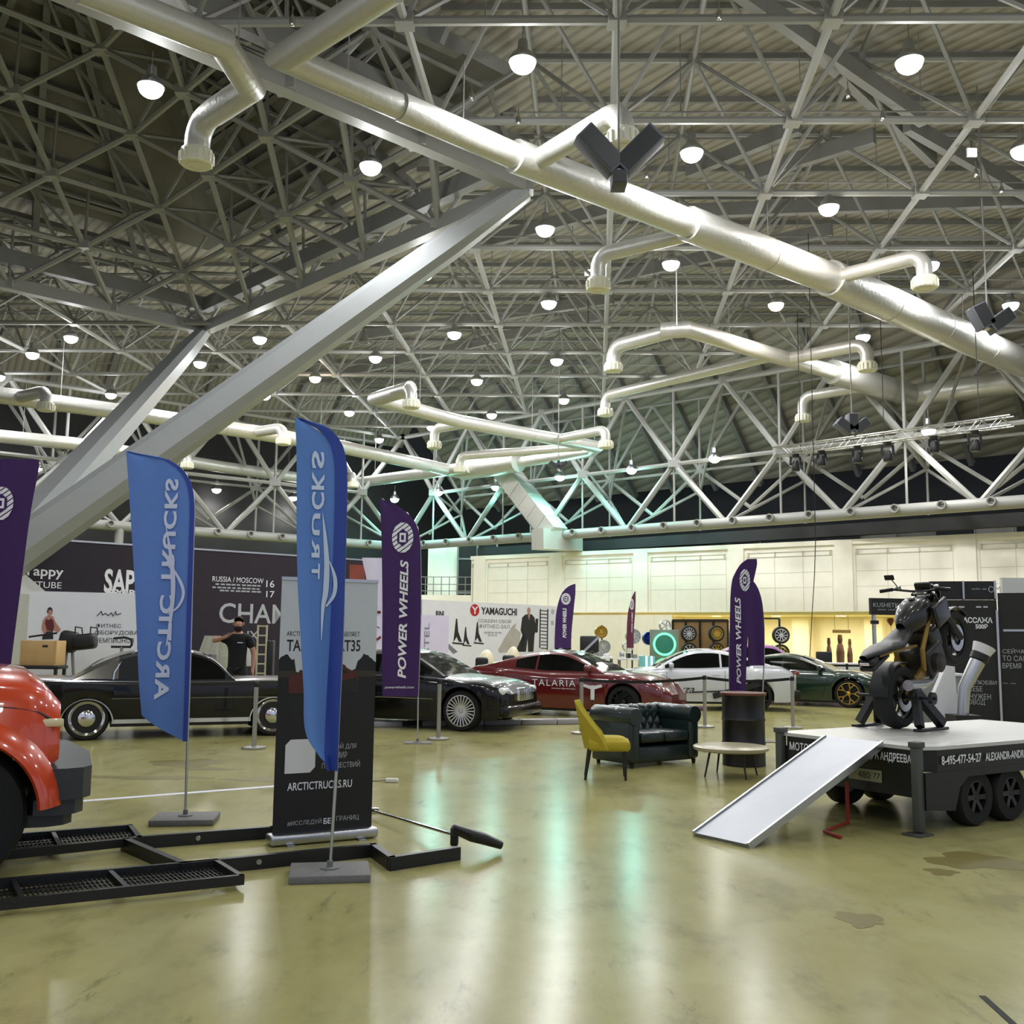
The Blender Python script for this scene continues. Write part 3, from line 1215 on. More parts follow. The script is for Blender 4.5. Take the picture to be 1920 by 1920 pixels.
def diffuser(root, p, r=0.31, drop=0.0):
    mb = MB()
    c = Vector(p)
    mb.lathe([(r * 0.7, 0.18), (r * 0.95, 0.16), (r, 0.1), (r, -0.12), (r * 0.92, -0.14), (0, -0.14)], c=c, seg=20)
    for k in range(16):
        a = 2 * PI * k / 16
        mb.box(tuple(c + Vector((math.cos(a) * r * 1.02, math.sin(a) * r * 1.02, 0))), (0.035, 0.035, 0.2))
    mb.lathe([(r * 0.55, -0.145), (r * 0.5, -0.15), (r * .5, -0.14)], c=c, seg=16)
    mb.build('outlet_diffuser', MATS.get('diffuser_white') or mat('diffuser_white', (226, 224, 204), 0.5), root, world=True)


def elbow_drop(a, b, drop, r):
    """run a->b level, then a rounded elbow down"""
    d = (b - a).normalized()
    R = r * 1.8
    pts = [a, b - d * R]
    for k in range(1, 7):
        t = k / 6 * PI / 2
        pts.append(b - d * R + d * R * math.sin(t) - Vector((0, 0, R * (1 - math.cos(t)))))
    pts.append(pts[-1] - Vector((0, 0, drop)))
    return pts


def build_ducts():
    def duct(name, label, segs, branches, z, boxes=None):
        first = G(*segs[0][0][0], z)
        root = thing(name, label, 'duct', first)
        mb = MB()
        rings = MB()
        for pts, r in segs:
            W = [G(x, y, z) for x, y in pts]
            mb.tube(W, r, 18)
            for a, b in zip(W, W[1:]):
                L = (b - a).length
                n = max(1, int(L / 3.0))
                for k in range(1, n):
                    c = a.lerp(b, k / n)
                    d = (b - a).normalized()
                    rr = r if not isinstance(r, (list, tuple)) else max(r)
                    rings.tube([c - d * 0.03, c + d * 0.03], rr + 0.012, 18)
        mb.build('duct_run', M_duct, root, world=True)
        for pts, r in segs:
            W = [G(x, y, z) for x, y in pts]
            for a, b in zip(W, W[1:]):
                n = max(1, int((b - a).length / 4.5))
                for k in range(n):
                    c = a.lerp(b, (k + .5) / n)
                    hang = MB()
                    hang.tube([c, c + Vector((0, 0, H - z + 0.1))], 0.012, 4, False)
                    hang.build('hanger_rod', M_steel2, root, world=True)
        if rings.v:
            rings.build('joint_rings', M_duct, root, world=True)
        for (a, b, r, drop, rd) in branches:
            A, B = G(*a, z), G(*b, z)
            bb = MB()
            P_ = elbow_drop(A, B, drop, r)
            bb.tube(P_, r, 16)
            o = bb.build('branch_pipe', M_duct, root, world=True)
            diffuser(root, P_[-1] - Vector((0, 0, 0.1)), rd)
        return root
    Z1 = 11.4
    duct('main_duct', 'long silver round duct crossing the roof from upper left to right with three branches',
         [([(740, -25), (533, 108), (760, 205)], 0.24), ([(750, 200), (975, 297)], 0.27), ([(965, 292), (1305, 425)], 0.35),
          ([(1290, 419), (1570, 527)], 0.42), ([(1555, 521), (1990, 712)], 0.5)],
         [((1000, 305), (1168, 205), 0.22, 0.12, 0.31), ((1320, 432), (1122, 478), 0.2, 0.35, 0.30), ((1560, 522), (1732, 478), 0.2, 0.3, 0.31)], Z1)
    duct('left_duct', 'silver round duct looping down at the upper left with one outlet',
         [([(150, -25), (418, 82), (470, 165), (400, 212)], 0.25)], [((425, 196), (372, 230), 0.24, 0.2, 0.31)], Z1)
    duct('second_duct', 'silver round duct zigzagging on the right below the main duct',
         [([(1990, 705), (1712, 742), (1560, 697)], 0.46), ([(1580, 703), (1440, 663), (1288, 617), (1240, 620)], 0.27)],
         [((1262, 620), (1150, 650), 0.24, 0.2, 0.30), ((1470, 674), (1625, 645), 0.22, 0.3, 0.30), ((1445, 668), (1135, 742), 0.2, 0.25, 0.3), ((1640, 722), (1505, 744), 0.22, 0.4, 0.3)], Z1)
    Z2 = 10.1
    duct('middle_duct', 'silver round duct folded in a long loop in the middle of the hall',
         [([(770, 728), (706, 748), (860, 790), (1120, 838), (1110, 846), (968, 868)], 0.27)],
         [((740, 735), (772, 726), 0.2, 0.15, 0.29), ((875, 794), (815, 802), 0.19, 0.3, 0.28), ((1040, 825), (1136, 805), 0.2, 0.2, 0.3), ((1090, 838), (862, 855), 0.2, 0.2, 0.26)], Z2)
    duct('left_supply_duct', 'long silver round duct running level behind the struts to the middle',
         [([(-60, 733), (270, 778), (560, 824), (640, 838), (872, 888)], 0.31)], [((30, 746), (88, 733), 0.22, 0.1, 0.29), ((470, 812), (532, 802), 0.22, 0.1, 0.29)], Z2)
    duct('lower_supply_duct', 'lower silver round duct running behind the blue flags to the middle',
         [([(-60, 812), (140, 832), (420, 876), (650, 908), (880, 876)], 0.30)], [((290, 856), (352, 850), 0.22, 0.1, 0.29), ((640, 906), (662, 890), 0.2, 0.1, 0.29)], Z2)
    # rectangular collector and riser
    root = thing('rectangular_duct', 'big sheet metal collector duct with a rectangular shaft sloping down to the edge', 'duct', G(920, 872, Z2))
    mb = MB()
    mb.tube([G(868, 882, Z2), G(972, 866, Z2)], 0.52, 18)
    mb.build('collector_drum', M_duct, root, world=True)
    m2 = MB()
    a, b = G(945, 880, Z2), D(1042, 1003, 50.0)
    m2.bar(a, b, 1.0, 0.95, up=(0, 0, 1))
    m2.bar(b - Vector((0.9, 0.4, 0.25)), b + Vector((1.1, 1.2, -0.2)), 0.9, 1.0, up=(0, 0, 1))
    m2.build('sloping_shaft', M_duct, root, world=True)
    m3 = MB()
    for k in range(1, 6):
        c = a.lerp(b, k / 6)
        d = (b - a).normalized()
        m3.bar(c - d * 0.03, c + d * 0.03, 1.06, 1.01, up=(0, 0, 1))
    m3.build('flange', M_duct, root, world=True)


build_ducts()
# ================================================================== CARS
def car_paint(name, col, rough=0.25, metal=0.0, coat=1.0, spec=0.5):
    return mat(name, col, rough, metal, coat=coat, var=0.03, spec=spec)


P_black = car_paint('black_car_paint', (7, 8, 9), 0.3, coat=0.55, spec=0.25)
P_red = car_paint('dark_red_car_paint', (96, 10, 16))
P_silver = car_paint('white_silver_car_paint', (205, 207, 210))
P_green = car_paint('dark_green_car_paint', (10, 40, 22))
P_orange = car_paint('flame_red_truck_paint', (206, 66, 22))
P_lilac = car_paint('lilac_car_paint', (150, 90, 150))
M_lamp = mat('clear_lamp_lens', (226, 230, 232), 0.08, 0.0, coat=1.0)
M_amber = mat('pale_amber_lens', (224, 206, 160), 0.2, coat=1.0)
M_taillight = mat('red_lamp_lens', (120, 8, 10), 0.12, coat=1.0)
M_gold = mat('gold_rim', (196, 160, 74), 0.3, 0.8)
M_rimsilver = mat('silver_rim', (206, 206, 204), 0.28, 0.75)
M_rimblack = mat('black_rim', (26, 26, 27), 0.35, 0.2)


def wheel(parent, c, R, rim_r, width, side, style, rim_mat, name='wheel', spokes=10, axis_out=None):
    """wheel on axle Y; side = +1/-1: which way the face looks"""
    c = Vector(c)
    t = MB()
    w = width / 2
    t.lathe([(rim_r, -w), (R * 0.93, -w), (R, -w * 0.7), (R, w * 0.7), (R * 0.93, w), (rim_r, w), (rim_r * 0.985, w * 0.8), (rim_r * .985, -w * .8), (rim_r, -w)], c=c, axis='Y', seg=36)
    tyre = t.build(name, M_rubber, parent)
    r = MB()
    o = side
    # barrel and back plate
    pr = [(rim_r * 0.985, o * w * 0.98), (rim_r * 0.93, o * w * 1.0), (rim_r * 0.9, o * w * 0.55), (rim_r * 0.86, -o * w * 0.5), (0, -o * w * 0.5)]
    if style == 'dish':
        r.lathe([(rim_r, o * w), (rim_r * 0.93, o * w * 1.05), (rim_r * 0.86, o * w * 0.7), (rim_r * 0.55, o * w * 0.75), (rim_r * 0.42, o * w * 1.15), (0, o * w * 1.35)], c=c, axis='Y', seg=32)
    elif style == 'ring':
        # bright outer trim ring and a domed hub cap on a black disc
        r.lathe([(rim_r, o * w), (rim_r * 0.95, o * w * 1.08), (rim_r * 0.84, o * w * 0.85), (rim_r * .84, o * w * .6)], c=c, axis='Y', seg=36)
        r.lathe([(rim_r * .5, o * w * .7), (rim_r * .47, o * w * 1.0), (rim_r * .3, o * w * 1.2), (0, o * w * 1.3)], c=c, axis='Y', seg=28)
    else:
        r.lathe(pr[:3], c=c, axis='Y', seg=32)
        hub = rim_r * 0.2
        r.lathe([(hub, o * w * 0.3), (hub, o * w * 0.8), (hub * 0.6, o * w * 0.9), (0, o * w * 0.9)], c=c, axis='Y', seg=16)
        for k in range(spokes):
            a = 2 * PI * k / spokes
            if style == 'y':
                for da in (-0.16, 0.16):
                    p = c + Vector((math.cos(a) * hub * .8, o * w * 0.75, math.sin(a) * hub * .8))
                    m = c + Vector((math.cos(a) * rim_r * .5, o * w * 0.82, math.sin(a) * rim_r * .5))
                    q = c + Vector((math.cos(a + da * 1.6) * rim_r * 0.93, o * w * 0.85, math.sin(a + da * 1.6) * rim_r * 0.93))
                    r.bar(p, m, rim_r * 0.12, w * 0.25, up=(0, 1, 0))
                    r.bar(m, q, rim_r * 0.09, w * 0.25, up=(0, 1, 0))
            else:
                p = c + Vector((math.cos(a) * hub * .8, o * w * 0.75, math.sin(a) * hub * .8))
                q = c + Vector((math.cos(a) * rim_r * 0.94, o * w * 0.85, math.sin(a) * rim_r * 0.94))
                r.bar(p, q, rim_r * (0.30 if spokes < 7 else 0.075 if spokes > 16 else .14), w * 0.25, up=(0, 1, 0))
    rim = r.build('rim', rim_mat, tyre)
    if style != 'dish':
        b = MB()
        dz = .62 if style == 'ring' else .15
        b.lathe([(rim_r * 0.86, o * w * dz), (0, o * w * dz)], c=c, axis='Y', seg=24)
        b.build('black_wheel_disc' if style == 'ring' else 'brake_disc', M_black if style == 'ring' else MATS.get('dark_brake') or mat('dark_brake', (40, 40, 42), 0.5, 0.5), tyre)
    return tyre


def make_car(name, label, paint, loc, rz, S):
    """S: spec. x forward, origin on the floor at mid-length. Parts are children of one Empty."""
    root = thing(name, label, 'car', loc, rz, 'show cars behind the barrier posts' if S.get('group', True) else None)
    L, W = S['L'], S['W']
    hl = L / 2
    R = S['R']
    arch = S.get('arch', R + 0.05)
    sill = S.get('sill', 0.2)
    fx, rx = S['fx'], S['rx']
    sh = S['shoulder']          # [(x, z)] shoulder line nose to tail, x as fraction of half length
    crown = S.get('crown', 0.06)
    N = 110

    def half_w(x):
        t = abs(x) / hl
        k = S.get('taper', 0.14)
        e = S.get('round', 6)
        w = W / 2 * (1 - k * t ** e * 1.0)
        if 'hips' in S:
            for cx, amp, wd in S['hips']:
                w += amp * math.exp(-((x - cx) / wd) ** 2)
        return w

    def zsh(x):
        return sinterp(sh, x / hl)

    def zbot(x):
        z = sill
        t = abs(x) / hl
        if t > 0.9:
            z += (t - 0.9) / 0.1 * S.get('kick', 0.08)
        for cx in (fx, rx):
            d = abs(x - cx)
            if d < arch:
                z = max(z, S.get('arch_z', R) + math.sqrt(max(0, arch * arch - d * d)))
        return min(z, zsh(x) - 0.08)
    xs = set()
    for i in range(N + 1):
        xs.add(round(-hl + L * i / N, 4))
    for cx in (fx, rx):
        for k in range(25):
            xs.add(round(cx - arch * math.cos(PI * k / 24), 4))
        xs.add(round(cx - arch - 0.002, 4))
        xs.add(round(cx + arch + 0.002, 4))
    xs = sorted(x for x in xs if -hl <= x <= hl)
    body = MB()
    rows = []
    for x in xs:
        w, zb, zs = half_w(x), zbot(x), zsh(x)
        t = abs(x) / hl
        tip = max(0.0, (t - 0.93) / 0.07)
        w *= 1 - S.get('tip', 0.22) * tip ** 2
        zs2 = zs
        c = crown * (1 - tip)
        mid = sill + (zs - sill) * S.get('waist', 0.62)
        flare = S.get('flare', 0.0)
        fl = 0.0
        for cx in (fx, rx):
            d = abs(x - cx) / (arch * 1.5)
            if d < 1:
                fl = max(fl, flare * math.sqrt(1 - d * d))
        zm = max(zb + 0.02, min(mid, zs - 0.05))
        half = [(w * 0.955 + fl, zb), (w * 0.985 + fl, zb + (zm - zb) * 0.5), (w + fl * 0.6, zm), (w * 0.99, zm + (zs - zm) * 0.55), (w * 0.955, zs - (zs - zm) * 0.1 - 0.012),
                (w * 0.90, zs2), (w * 0.62, zs2 + c * 0.75), (w * 0.3, zs2 + c * 0.95), (0, zs2 + c)]
        full = [(x, -y, z) for y, z in half] + [(x, y, z) for y, z in half[-2::-1]]
        rows.append(full)
    n = len(rows[0])
    vs = [p for r in rows for p in r]
    fs = [(i * n + k, i * n + k + 1, (i + 1) * n + k + 1, (i + 1) * n + k) for i in range(len(rows) - 1) for k in range(n - 1)]
    fs.append(list(range(n)))
    fs.append([(len(rows) - 1) * n + k for k in range(n)][::-1])
    body.add(vs, [f[::-1] for f in fs], True)
    body.build('body', paint, root, sharp=32)
    # dark chassis and wheel houses
    ch = MB()
    zc = min(z for _, z in sh)
    ch.box((0, 0, (sill + .02 + R * 1.2) / 2), (L * 0.9, W - 0.62, R * 1.2 - sill - .02))
    ch.box((0, 0, sill - 0.01), (L * .86 if S.get('lowtray') else (fx - rx) - 2 * arch, W * 0.92, 0.08))
    ch.build('chassis', M_black, root)
    # greenhouse
    gx = S['roof']              # [(x, z)] from windscreen base to rear window base (absolute)
    wb = S.get('wbelt', 0.9)
    tum = S.get('tumble', 0.38)
    g_n = 44
    x0, x1 = gx[0][0], gx[-1][0]
    fw, rw = S['screen'], S['rear']     # x where windscreen ends on top, x where rear window starts
    cols = sorted({x0 + (x1 - x0) * i / g_n for i in range(g_n + 1)} | {fw, rw} | set(S.get('pillars', [])) | {p - .045 for p in S.get('pillars', [])}, reverse=(x0 > x1))
    roofp, scr, rear, side = MB(), MB(), MB(), {}
    pil = sorted(S.get('pillars', []), reverse=True)

    def sec(x):
        zr = sinterp(sorted(gx), x)
        zs = zsh(x) + crown * 0.2
        zr = max(zr, zs + 0.004)
        yb = half_w(x) * wb
        hgt = zr - zs
        yt = yb - hgt * tum
        frame = min(0.055, hgt * 0.3)
        low = min(0.025, hgt * 0.15)
        f = lambda z: yb - (z - zs) * tum
        return [(yb, zs - 0.03), (f(zs + low), zs + low), (f(zr - frame), zr - frame), (yt - 0.012, zr - frame * 0.3), (yt - 0.07, zr + 0.006), (yt * 0.5, zr + 0.03 * min(1, hgt * 4)), (0, zr + 0.04 * min(1, hgt * 4))]
    for a, b in zip(cols, cols[1:]):
        A, B = sec(a), sec(b)
        xm = (a + b) / 2
        for sgn in (-1, 1):
            for k in range(6):
                q = [(a, sgn * A[k][0], A[k][1]), (b, sgn * B[k][0], B[k][1]), (b, sgn * B[k + 1][0], B[k + 1][1]), (a, sgn * A[k + 1][0], A[k + 1][1])]
                if sgn < 0:
                    q = q[::-1]
                tgt = roofp
                top = k >= 4
                if k == 1 and S['side_from'] > xm > S['side_to'] and not any(p - 0.045 <= xm <= p for p in pil):
                    idx = sum(1 for p in pil if xm < p)
                    tgt = side.setdefault((sgn, idx), MB())
                elif S.get('wrap_rear') and 1 <= k <= 3 and xm < S['wrap_rear']:
                    tgt = rear
                elif top and xm > fw:
                    tgt = scr
                elif top and xm < rw:
                    tgt = rear
                tgt.add(q, [(0, 1, 2, 3)], True)
    roofp.build('roof', S.get('roof_mat', paint), root, sharp=50)
    scr.build('windscreen', M_glass, root, sharp=60)
    if rear.v:
        rear.build('rear_window', S.get('rear_glass', M_glass), root, sharp=60)
    for s_ in side.values():
        if s_.v:
            s_.build('side_window', S.get('glass', M_glass), root, sharp=60)
    # wheels
    for cx, nm in ((fx, 0), (rx, 1)):
        for s_ in (-1, 1):
            wheel(root, (cx, s_ * (W / 2 - S.get('tw', 0.22) / 2 - S.get('inset', 0.03) + S.get('flare', 0) * 0.7), R), R, S['rim'], S.get('tw', 0.22), s_, S.get('style', 'spoke'), S['rim_mat'], spokes=S.get('spokes', 10))
    # shut lines of the doors
    for s_ in (-1, 1):
        d = MB()
        for x in S.get('doors', []):
            pts = []
            for k in range(7):
                z = sill + 0.06 + (zsh(x) - sill - 0.1) * k / 6
                zs = zsh(x)
                mid = sill + (zs - sill) * S.get('waist', 0.62)
                w = half_w(x)
                y = interp([(sill, w * .955), ((sill + mid) / 2, w * .985), (mid, w), (mid + (zs - mid) * .55, w * .99), (zs - (zs - mid) * .1 - .012, w * .955), (zs, w * .9)], z)
                pts.append((x + (k - 3) * S.get('door_lean', 0.0), s_ * (y + 0.001), z))
            d.tube(pts, 0.005, 4, False)
        if d.v:
            d.build('door_seam', M_black, root)
        for x in S.get('handles', []):
            hb = MB()
            zz = zsh(x) - 0.12
            hb.rbox((x, s_ * (half_w(x) * 0.985), zz), (0.17, 0.03, 0.025), 0.01)
            hb.build('door_handle', S.get('handle_mat', paint), root)
        if S.get('mirror'):
            mx = S['mirror']
            m_ = MB()
            zz = zsh(mx) + 0.1
            m_.rbox((mx, s_ * (half_w(mx) * wb + 0.1), zz), (0.1, 0.2, 0.12), 0.045, 3)
            m_.box((mx, s_ * (half_w(mx) * wb + 0.0), zz - 0.05), (0.05, 0.12, 0.03))
            m_.build('wing_mirror', S.get('mirror_mat', paint), root)
        # lamps
        if S.get('head'):
            hx, hy, hz, sx, sy, sz = S['head']
            h = MB()
            h.rbox((hx, s_ * hy, hz), (sx, sy, sz), min(sx, sz, sy) * 0.45, 3)
            h.build('headlight', M_lamp, root)
        if S.get('tail'):
            hx, hy, hz, sx, sy, sz = S['tail']
            h = MB()
            h.rbox((hx, s_ * hy, hz), (sx, sy, sz), min(sx, sz, sy) * 0.45, 3)
            h.build('tail_light', M_taillight, root)
    S['half_w'], S['zsh'] = half_w, zsh
    return root


def place_by_wheel(px, py, wheel_local, rz):
    """floor location of the car so that a wheel foot stands where the photograph shows it"""
    g = G(px, py)
    c, s = math.cos(rz), math.sin(rz)
    x, y = wheel_local
    return Vector((g.x - (c * x - s * y), g.y - (s * x + c * y), 0))


def side_frame(x, y, z, out=-1):
    """lettering frame on the right flank of a car (y negative): reads along +x"""
    return basis(Vector((1, 0, 0)), Vector((0, 0, 1)), Vector((0, -1, 0)), Vector((x, y, z)))


def build_classic():
    W = 1.72
    S = dict(L=4.75, W=W, R=0.315, arch=0.345, arch_z=0.235, sill=0.235, fx=1.36, rx=-1.32, crown=0.045, taper=0.1, round=8, tumble=0.30, wbelt=0.9, waist=0.8,
             shoulder=[(-1, .80), (-.9, .86), (-.5, .85), (0, .83), (.5, .84), (.9, .83), (1, .74)],
             roof=[(0.78, .86), (0.45, 1.17), (0.12, 1.275), (-0.35, 1.29), (-0.75, 1.26), (-1.2, 1.10), (-1.55, .87)],
             screen=0.30, rear=-0.70, side_from=0.62, side_to=-0.62, pillars=[-0.02],
             rim=0.25, rim_mat=M_chrome, style='ring', doors=[0.75, -0.5], handles=[-0.3], handle_mat=M_chrome, tw=0.2,
             head=(2.3, .62, .66, .12, .3, .16), group=True, wrap_rear=-0.92, rear_glass=mat('reflection_grey_glass', (120, 117, 110), 0.12, 0.6))  # grey base colour stands in for the reflection on the rear window
    rz = math.radians(22)
    loc = place_by_wheel(160, 1388, (-1.32, -W / 2 + .1), rz)
    r = make_car('classic_car', 'long black vintage hardtop with chrome trim and wheel discs behind the left blue flag', P_black, loc, rz, S)
    hw, zs = S['half_w'], S['zsh']
    ch = MB()
    # chrome: belt strip, sill strip, arch lips, window edges
    for s_ in (-1, 1):
        ch.tube([(x, s_ * (hw(x) * 0.93), zs(x) - 0.004) for x in [-2.1 + .1 * k for k in range(43)]], 0.013, 5)
        ch.box((0.02, s_ * (W / 2 * 0.965), 0.265), (2.0, 0.02, 0.06))
        ch.tube([(-1.0 + .05 * k, s_ * (hw(0) * 1.0), 0.60) for k in range(60)], 0.006, 4)
        for cx in (1.36, -1.32):
            ch.tube([(cx - 0.36 * math.cos(t), s_ * (hw(cx) * 0.985), 0.235 + 0.36 * math.sin(t)) for t in [PI * (k / 18) for k in range(0, 19)]], 0.016, 5)
        # A pillar dogleg and C pillar bright line
        ch.tube([(0.74, s_ * .75, .87), (0.56, s_ * .70, 1.02), (0.36, s_ * .645, 1.19), (0.14, s_ * .62, 1.255), (-0.4, s_ * .615, 1.265)], 0.013, 5)
        ch.tube([(-0.62, s_ * .755, .86), (-0.42, s_ * .66, 1.16), (-0.33, s_ * .625, 1.25)], 0.014, 5)
        ch.tube([(-0.70, s_ * .60, 1.27), (-0.86, s_ * .66, 1.17), (-0.98, s_ * .735, .98), (-0.99, s_ * .76, .87)], 0.016, 5)
    ch.build('chrome_trim', M_chrome, r)
    bp = MB()
    bp.rbox((2.4, 0, 0.45), (0.14, W * 0.98, 0.16), 0.05, 3)
    bp.build('front_bumper', M_chrome, r)
    bp = MB()
    bp.rbox((-2.4, 0, 0.45), (0.14, W * 0.98, 0.16), 0.05, 3)
    bp.build('rear_bumper', M_chrome, r)
    wt = MB()
    return r


def build_coupe():
    W = 1.78
    S = dict(L=4.4, W=W, R=0.335, arch=0.375, sill=0.2, fx=1.40, rx=-1.36, crown=0.05, taper=0.12, tumble=0.42, waist=0.66,
             shoulder=[(-1, .80), (-.9, .90), (-.4, .91), (.2, .90), (.6, .84), (.9, .76), (1, .62)],
             roof=[(1.06, .89), (0.65, 1.12), (0.32, 1.26), (-0.15, 1.30), (-0.7, 1.25), (-1.2, 1.07), (-1.6, .93)],
             screen=0.36, rear=-0.6, side_from=0.82, side_to=-1.2, pillars=[-0.15],
             rim=0.265, rim_mat=M_rimsilver, style='spoke', spokes=24, doors=[0.8, -0.45], handles=[-0.25], mirror=0.55, tw=0.24,
             head=(2.04, .62, .66, .2, .34, .13), tail=(-2.13, .62, .76, .12, .36, .12), glass=M_glass)
    rz = math.radians(-22)
    loc = place_by_wheel(866, 1371, (1.40, -W / 2 + .1), rz)
    r = make_car('black_coupe', 'glossy black luxury coupe with multi spoke silver wheel behind the middle purple flag', P_black, loc, rz, S)
    gr = MB()
    gr.rbox((2.2, 0, 0.6), (0.08, 0.7, 0.22), 0.03)
    for k in range(9):
        gr.box((2.245, -0.3 + .075 * k, .6), (.01, .012, .19))
    gr.build('grille', M_chrome, r)
    bp = MB()
    bp.rbox((2.14, 0, 0.34), (0.2, W * .9, 0.2), 0.07, 3)
    bp.build('front_bumper', P_black, r)
    ch = MB()
    for s_ in (-1, 1):
        ch.tube([(x, s_ * (S['half_w'](x) * 1.0), .52) for x in [-.9 + .1 * k for k in range(19)]], 0.009, 5)
    ch.build('chrome_trim', M_chrome, r)


def build_red():
    W = 1.82
    S = dict(L=4.4, W=W, R=0.325, arch=0.36, sill=0.17, fx=1.32, rx=-1.3, crown=0.05, taper=0.2, round=4, tumble=0.5, waist=0.6,
             shoulder=[(-1, .86), (-.85, .93), (-.55, .92), (-.1, .86), (.35, .86), (.6, .85), (.85, .72), (1, .48)],
             roof=[(0.92, .86), (0.5, 1.08), (0.1, 1.23), (-0.3, 1.275), (-0.8, 1.2), (-1.35, 1.06), (-1.95, .9)],
             screen=0.14, rear=-0.95, side_from=0.62, side_to=-1.0, pillars=[-.5], hips=[(-1.3, .05, .45), (1.3, .035, .4)],
             rim=0.245, rim_mat=M_rimblack, style='y', spokes=5, doors=[0.72, -0.55], door_lean=0.01, handles=[-0.35], mirror=0.6, tw=0.25,
             head=(1.86, .62, .66, .34, .16, .12), tail=(-2.12, .6, .8, .1, .4, .1), lowtray=True)
    rz = math.radians(-24)
    loc = place_by_wheel(1170, 1349, (1.32, -W / 2 + .1), rz)
    r = make_car('red_sports_car', 'dark red sports coupe with white lettering on its door behind the yellow chair', P_red, loc, rz, S)
    t = MB()
    t.text('TALARIA', side_frame(-0.56, -W / 2 - 0.012, 0.60), w=0.92, h=0.125, space=1.25)
    t.build('lettering', M_whiteink, r)
    t = MB()
    t.text('motordynamics', side_frame(-0.14, -W / 2 - 0.012, 0.535), w=0.5, h=0.04)
    t.build('small_lettering', M_whiteink, r)
    lg = MB()
    F = side_frame(0.52, -W / 2 - 0.02, 0.36)
    lg.prism([(.16, 0), (.24, 0), (.24, .2), (.4, .25), (.38, .3), (.24, .27), (.2, .28), (.16, .27), (.02, .3), (0, .25), (.16, .2)], 0, 0.004, F)
    lg.build('winged_emblem', M_whiteink, r)
    sp = MB()
    sp.rbox((2.0, 0, .2), (.3, W * .8, .06), .02)
    sp.build('front_splitter', M_black, r)


def build_white():
    W = 1.68
    S = dict(L=4.3, W=W, R=0.325, arch=0.36, sill=0.2, fx=1.3, rx=-1.25, crown=0.06, taper=0.16, round=5, tumble=0.46, waist=0.62,
             shoulder=[(-1, .80), (-.85, .92), (-.5, .93), (0, .88), (.4, .87), (.7, .80), (.9, .7), (1, .55)],
             roof=[(1.0, .86), (0.55, 1.12), (0.15, 1.27), (-0.3, 1.30), (-0.8, 1.22), (-1.3, 1.08), (-1.8, .92)],
             screen=0.2, rear=-0.9, side_from=0.72, side_to=-1.1, pillars=[-.45], hips=[(-1.25, .06, .45)],
             rim=0.255, rim_mat=M_rimblack, style='y', spokes=5, doors=[0.72, -0.55], handles=[-.35], mirror=0.62, tw=0.26,
             head=(1.9, .6, .68, .3, .2, .13), tail=(-2.12, .58, .84, .1, .5, .07))
    rz = math.radians(180 - 2)
    loc = place_by_wheel(1420, 1334, (-1.25, W / 2 - .1), rz)
    r = make_car('silver_sports_car', 'white silver sports car facing left with black script on its flank, behind the barrel', P_silver, loc, rz, S)
    F = basis(Vector((-1, 0, 0)), Vector((0, 0, 1)), Vector((0, 1, 0)), Vector((0.62, W / 2 + 0.012, 0.38)))
    t = MB()
    t.text('kuza', F, w=0.5, h=0.17, shear=0.45)
    t.build('script_lettering', M_blackink, r)
    st = MB()
    st.bar(F @ Vector((.45, .02, .004)), F @ Vector((1.3, .06, .004)), .004, .03)
    st.bar(F @ Vector((.9, -.06, .004)), F @ Vector((1.9, .22, .004)), .004, .12)
    st.build('black_stripe', M_blackink, r)
    wg = MB()
    wg.rbox((-2.0, 0, 1.04), (.3, 1.4, .03), .012)
    for s_ in (-1, 1):
        wg.box((-1.96, s_ * .45, .96), (.16, .03, .16))
    wg.build('rear_wing', M_black, r)
    df = MB()
    df.rbox((-2.14, 0, .36), (.14, 1.4, .2), .04)
    for k in range(5):
        df.box((-2.2, -.4 + .2 * k, .3), (.08, .015, .14))
    df.build('rear_diffuser', M_black, r)


def build_green():
    W = 1.84
    S = dict(L=4.3, W=W, R=0.325, arch=0.365, sill=0.15, fx=1.3, rx=-1.28, crown=0.05, taper=0.2, round=4, tumble=0.5, waist=0.6,
             shoulder=[(-1, .84), (-.8, .92), (-.5, .93), (-.1, .82), (.35, .80), (.62, .80), (.85, .66), (1, .42)],
             roof=[(1.05, .80), (0.6, 1.0), (0.15, 1.15), (-0.25, 1.19), (-0.8, 1.12), (-1.4, 1.0), (-1.9, .9)],
             screen=0.2, rear=-0.75, side_from=0.8, side_to=-0.75, pillars=[], hips=[(-1.28, .06, .45), (1.3, .04, .4)],
             rim=0.255, rim_mat=M_gold, style='y', spokes=5, doors=[0.8, -0.5], door_lean=0.03, mirror=0.66, tw=0.27,
             head=(1.84, .62, .6, .34, .16, .1), tail=(-2.08, .55, .8, .1, .5, .06), lowtray=True)
    rz = math.radians(-24)
    loc = place_by_wheel(1592, 1327, (1.3, -W / 2 + .1), rz)
    make_car('green_sports_car', 'low dark green supercar with gold wheels behind the trailer', P_green, loc, rz, S)


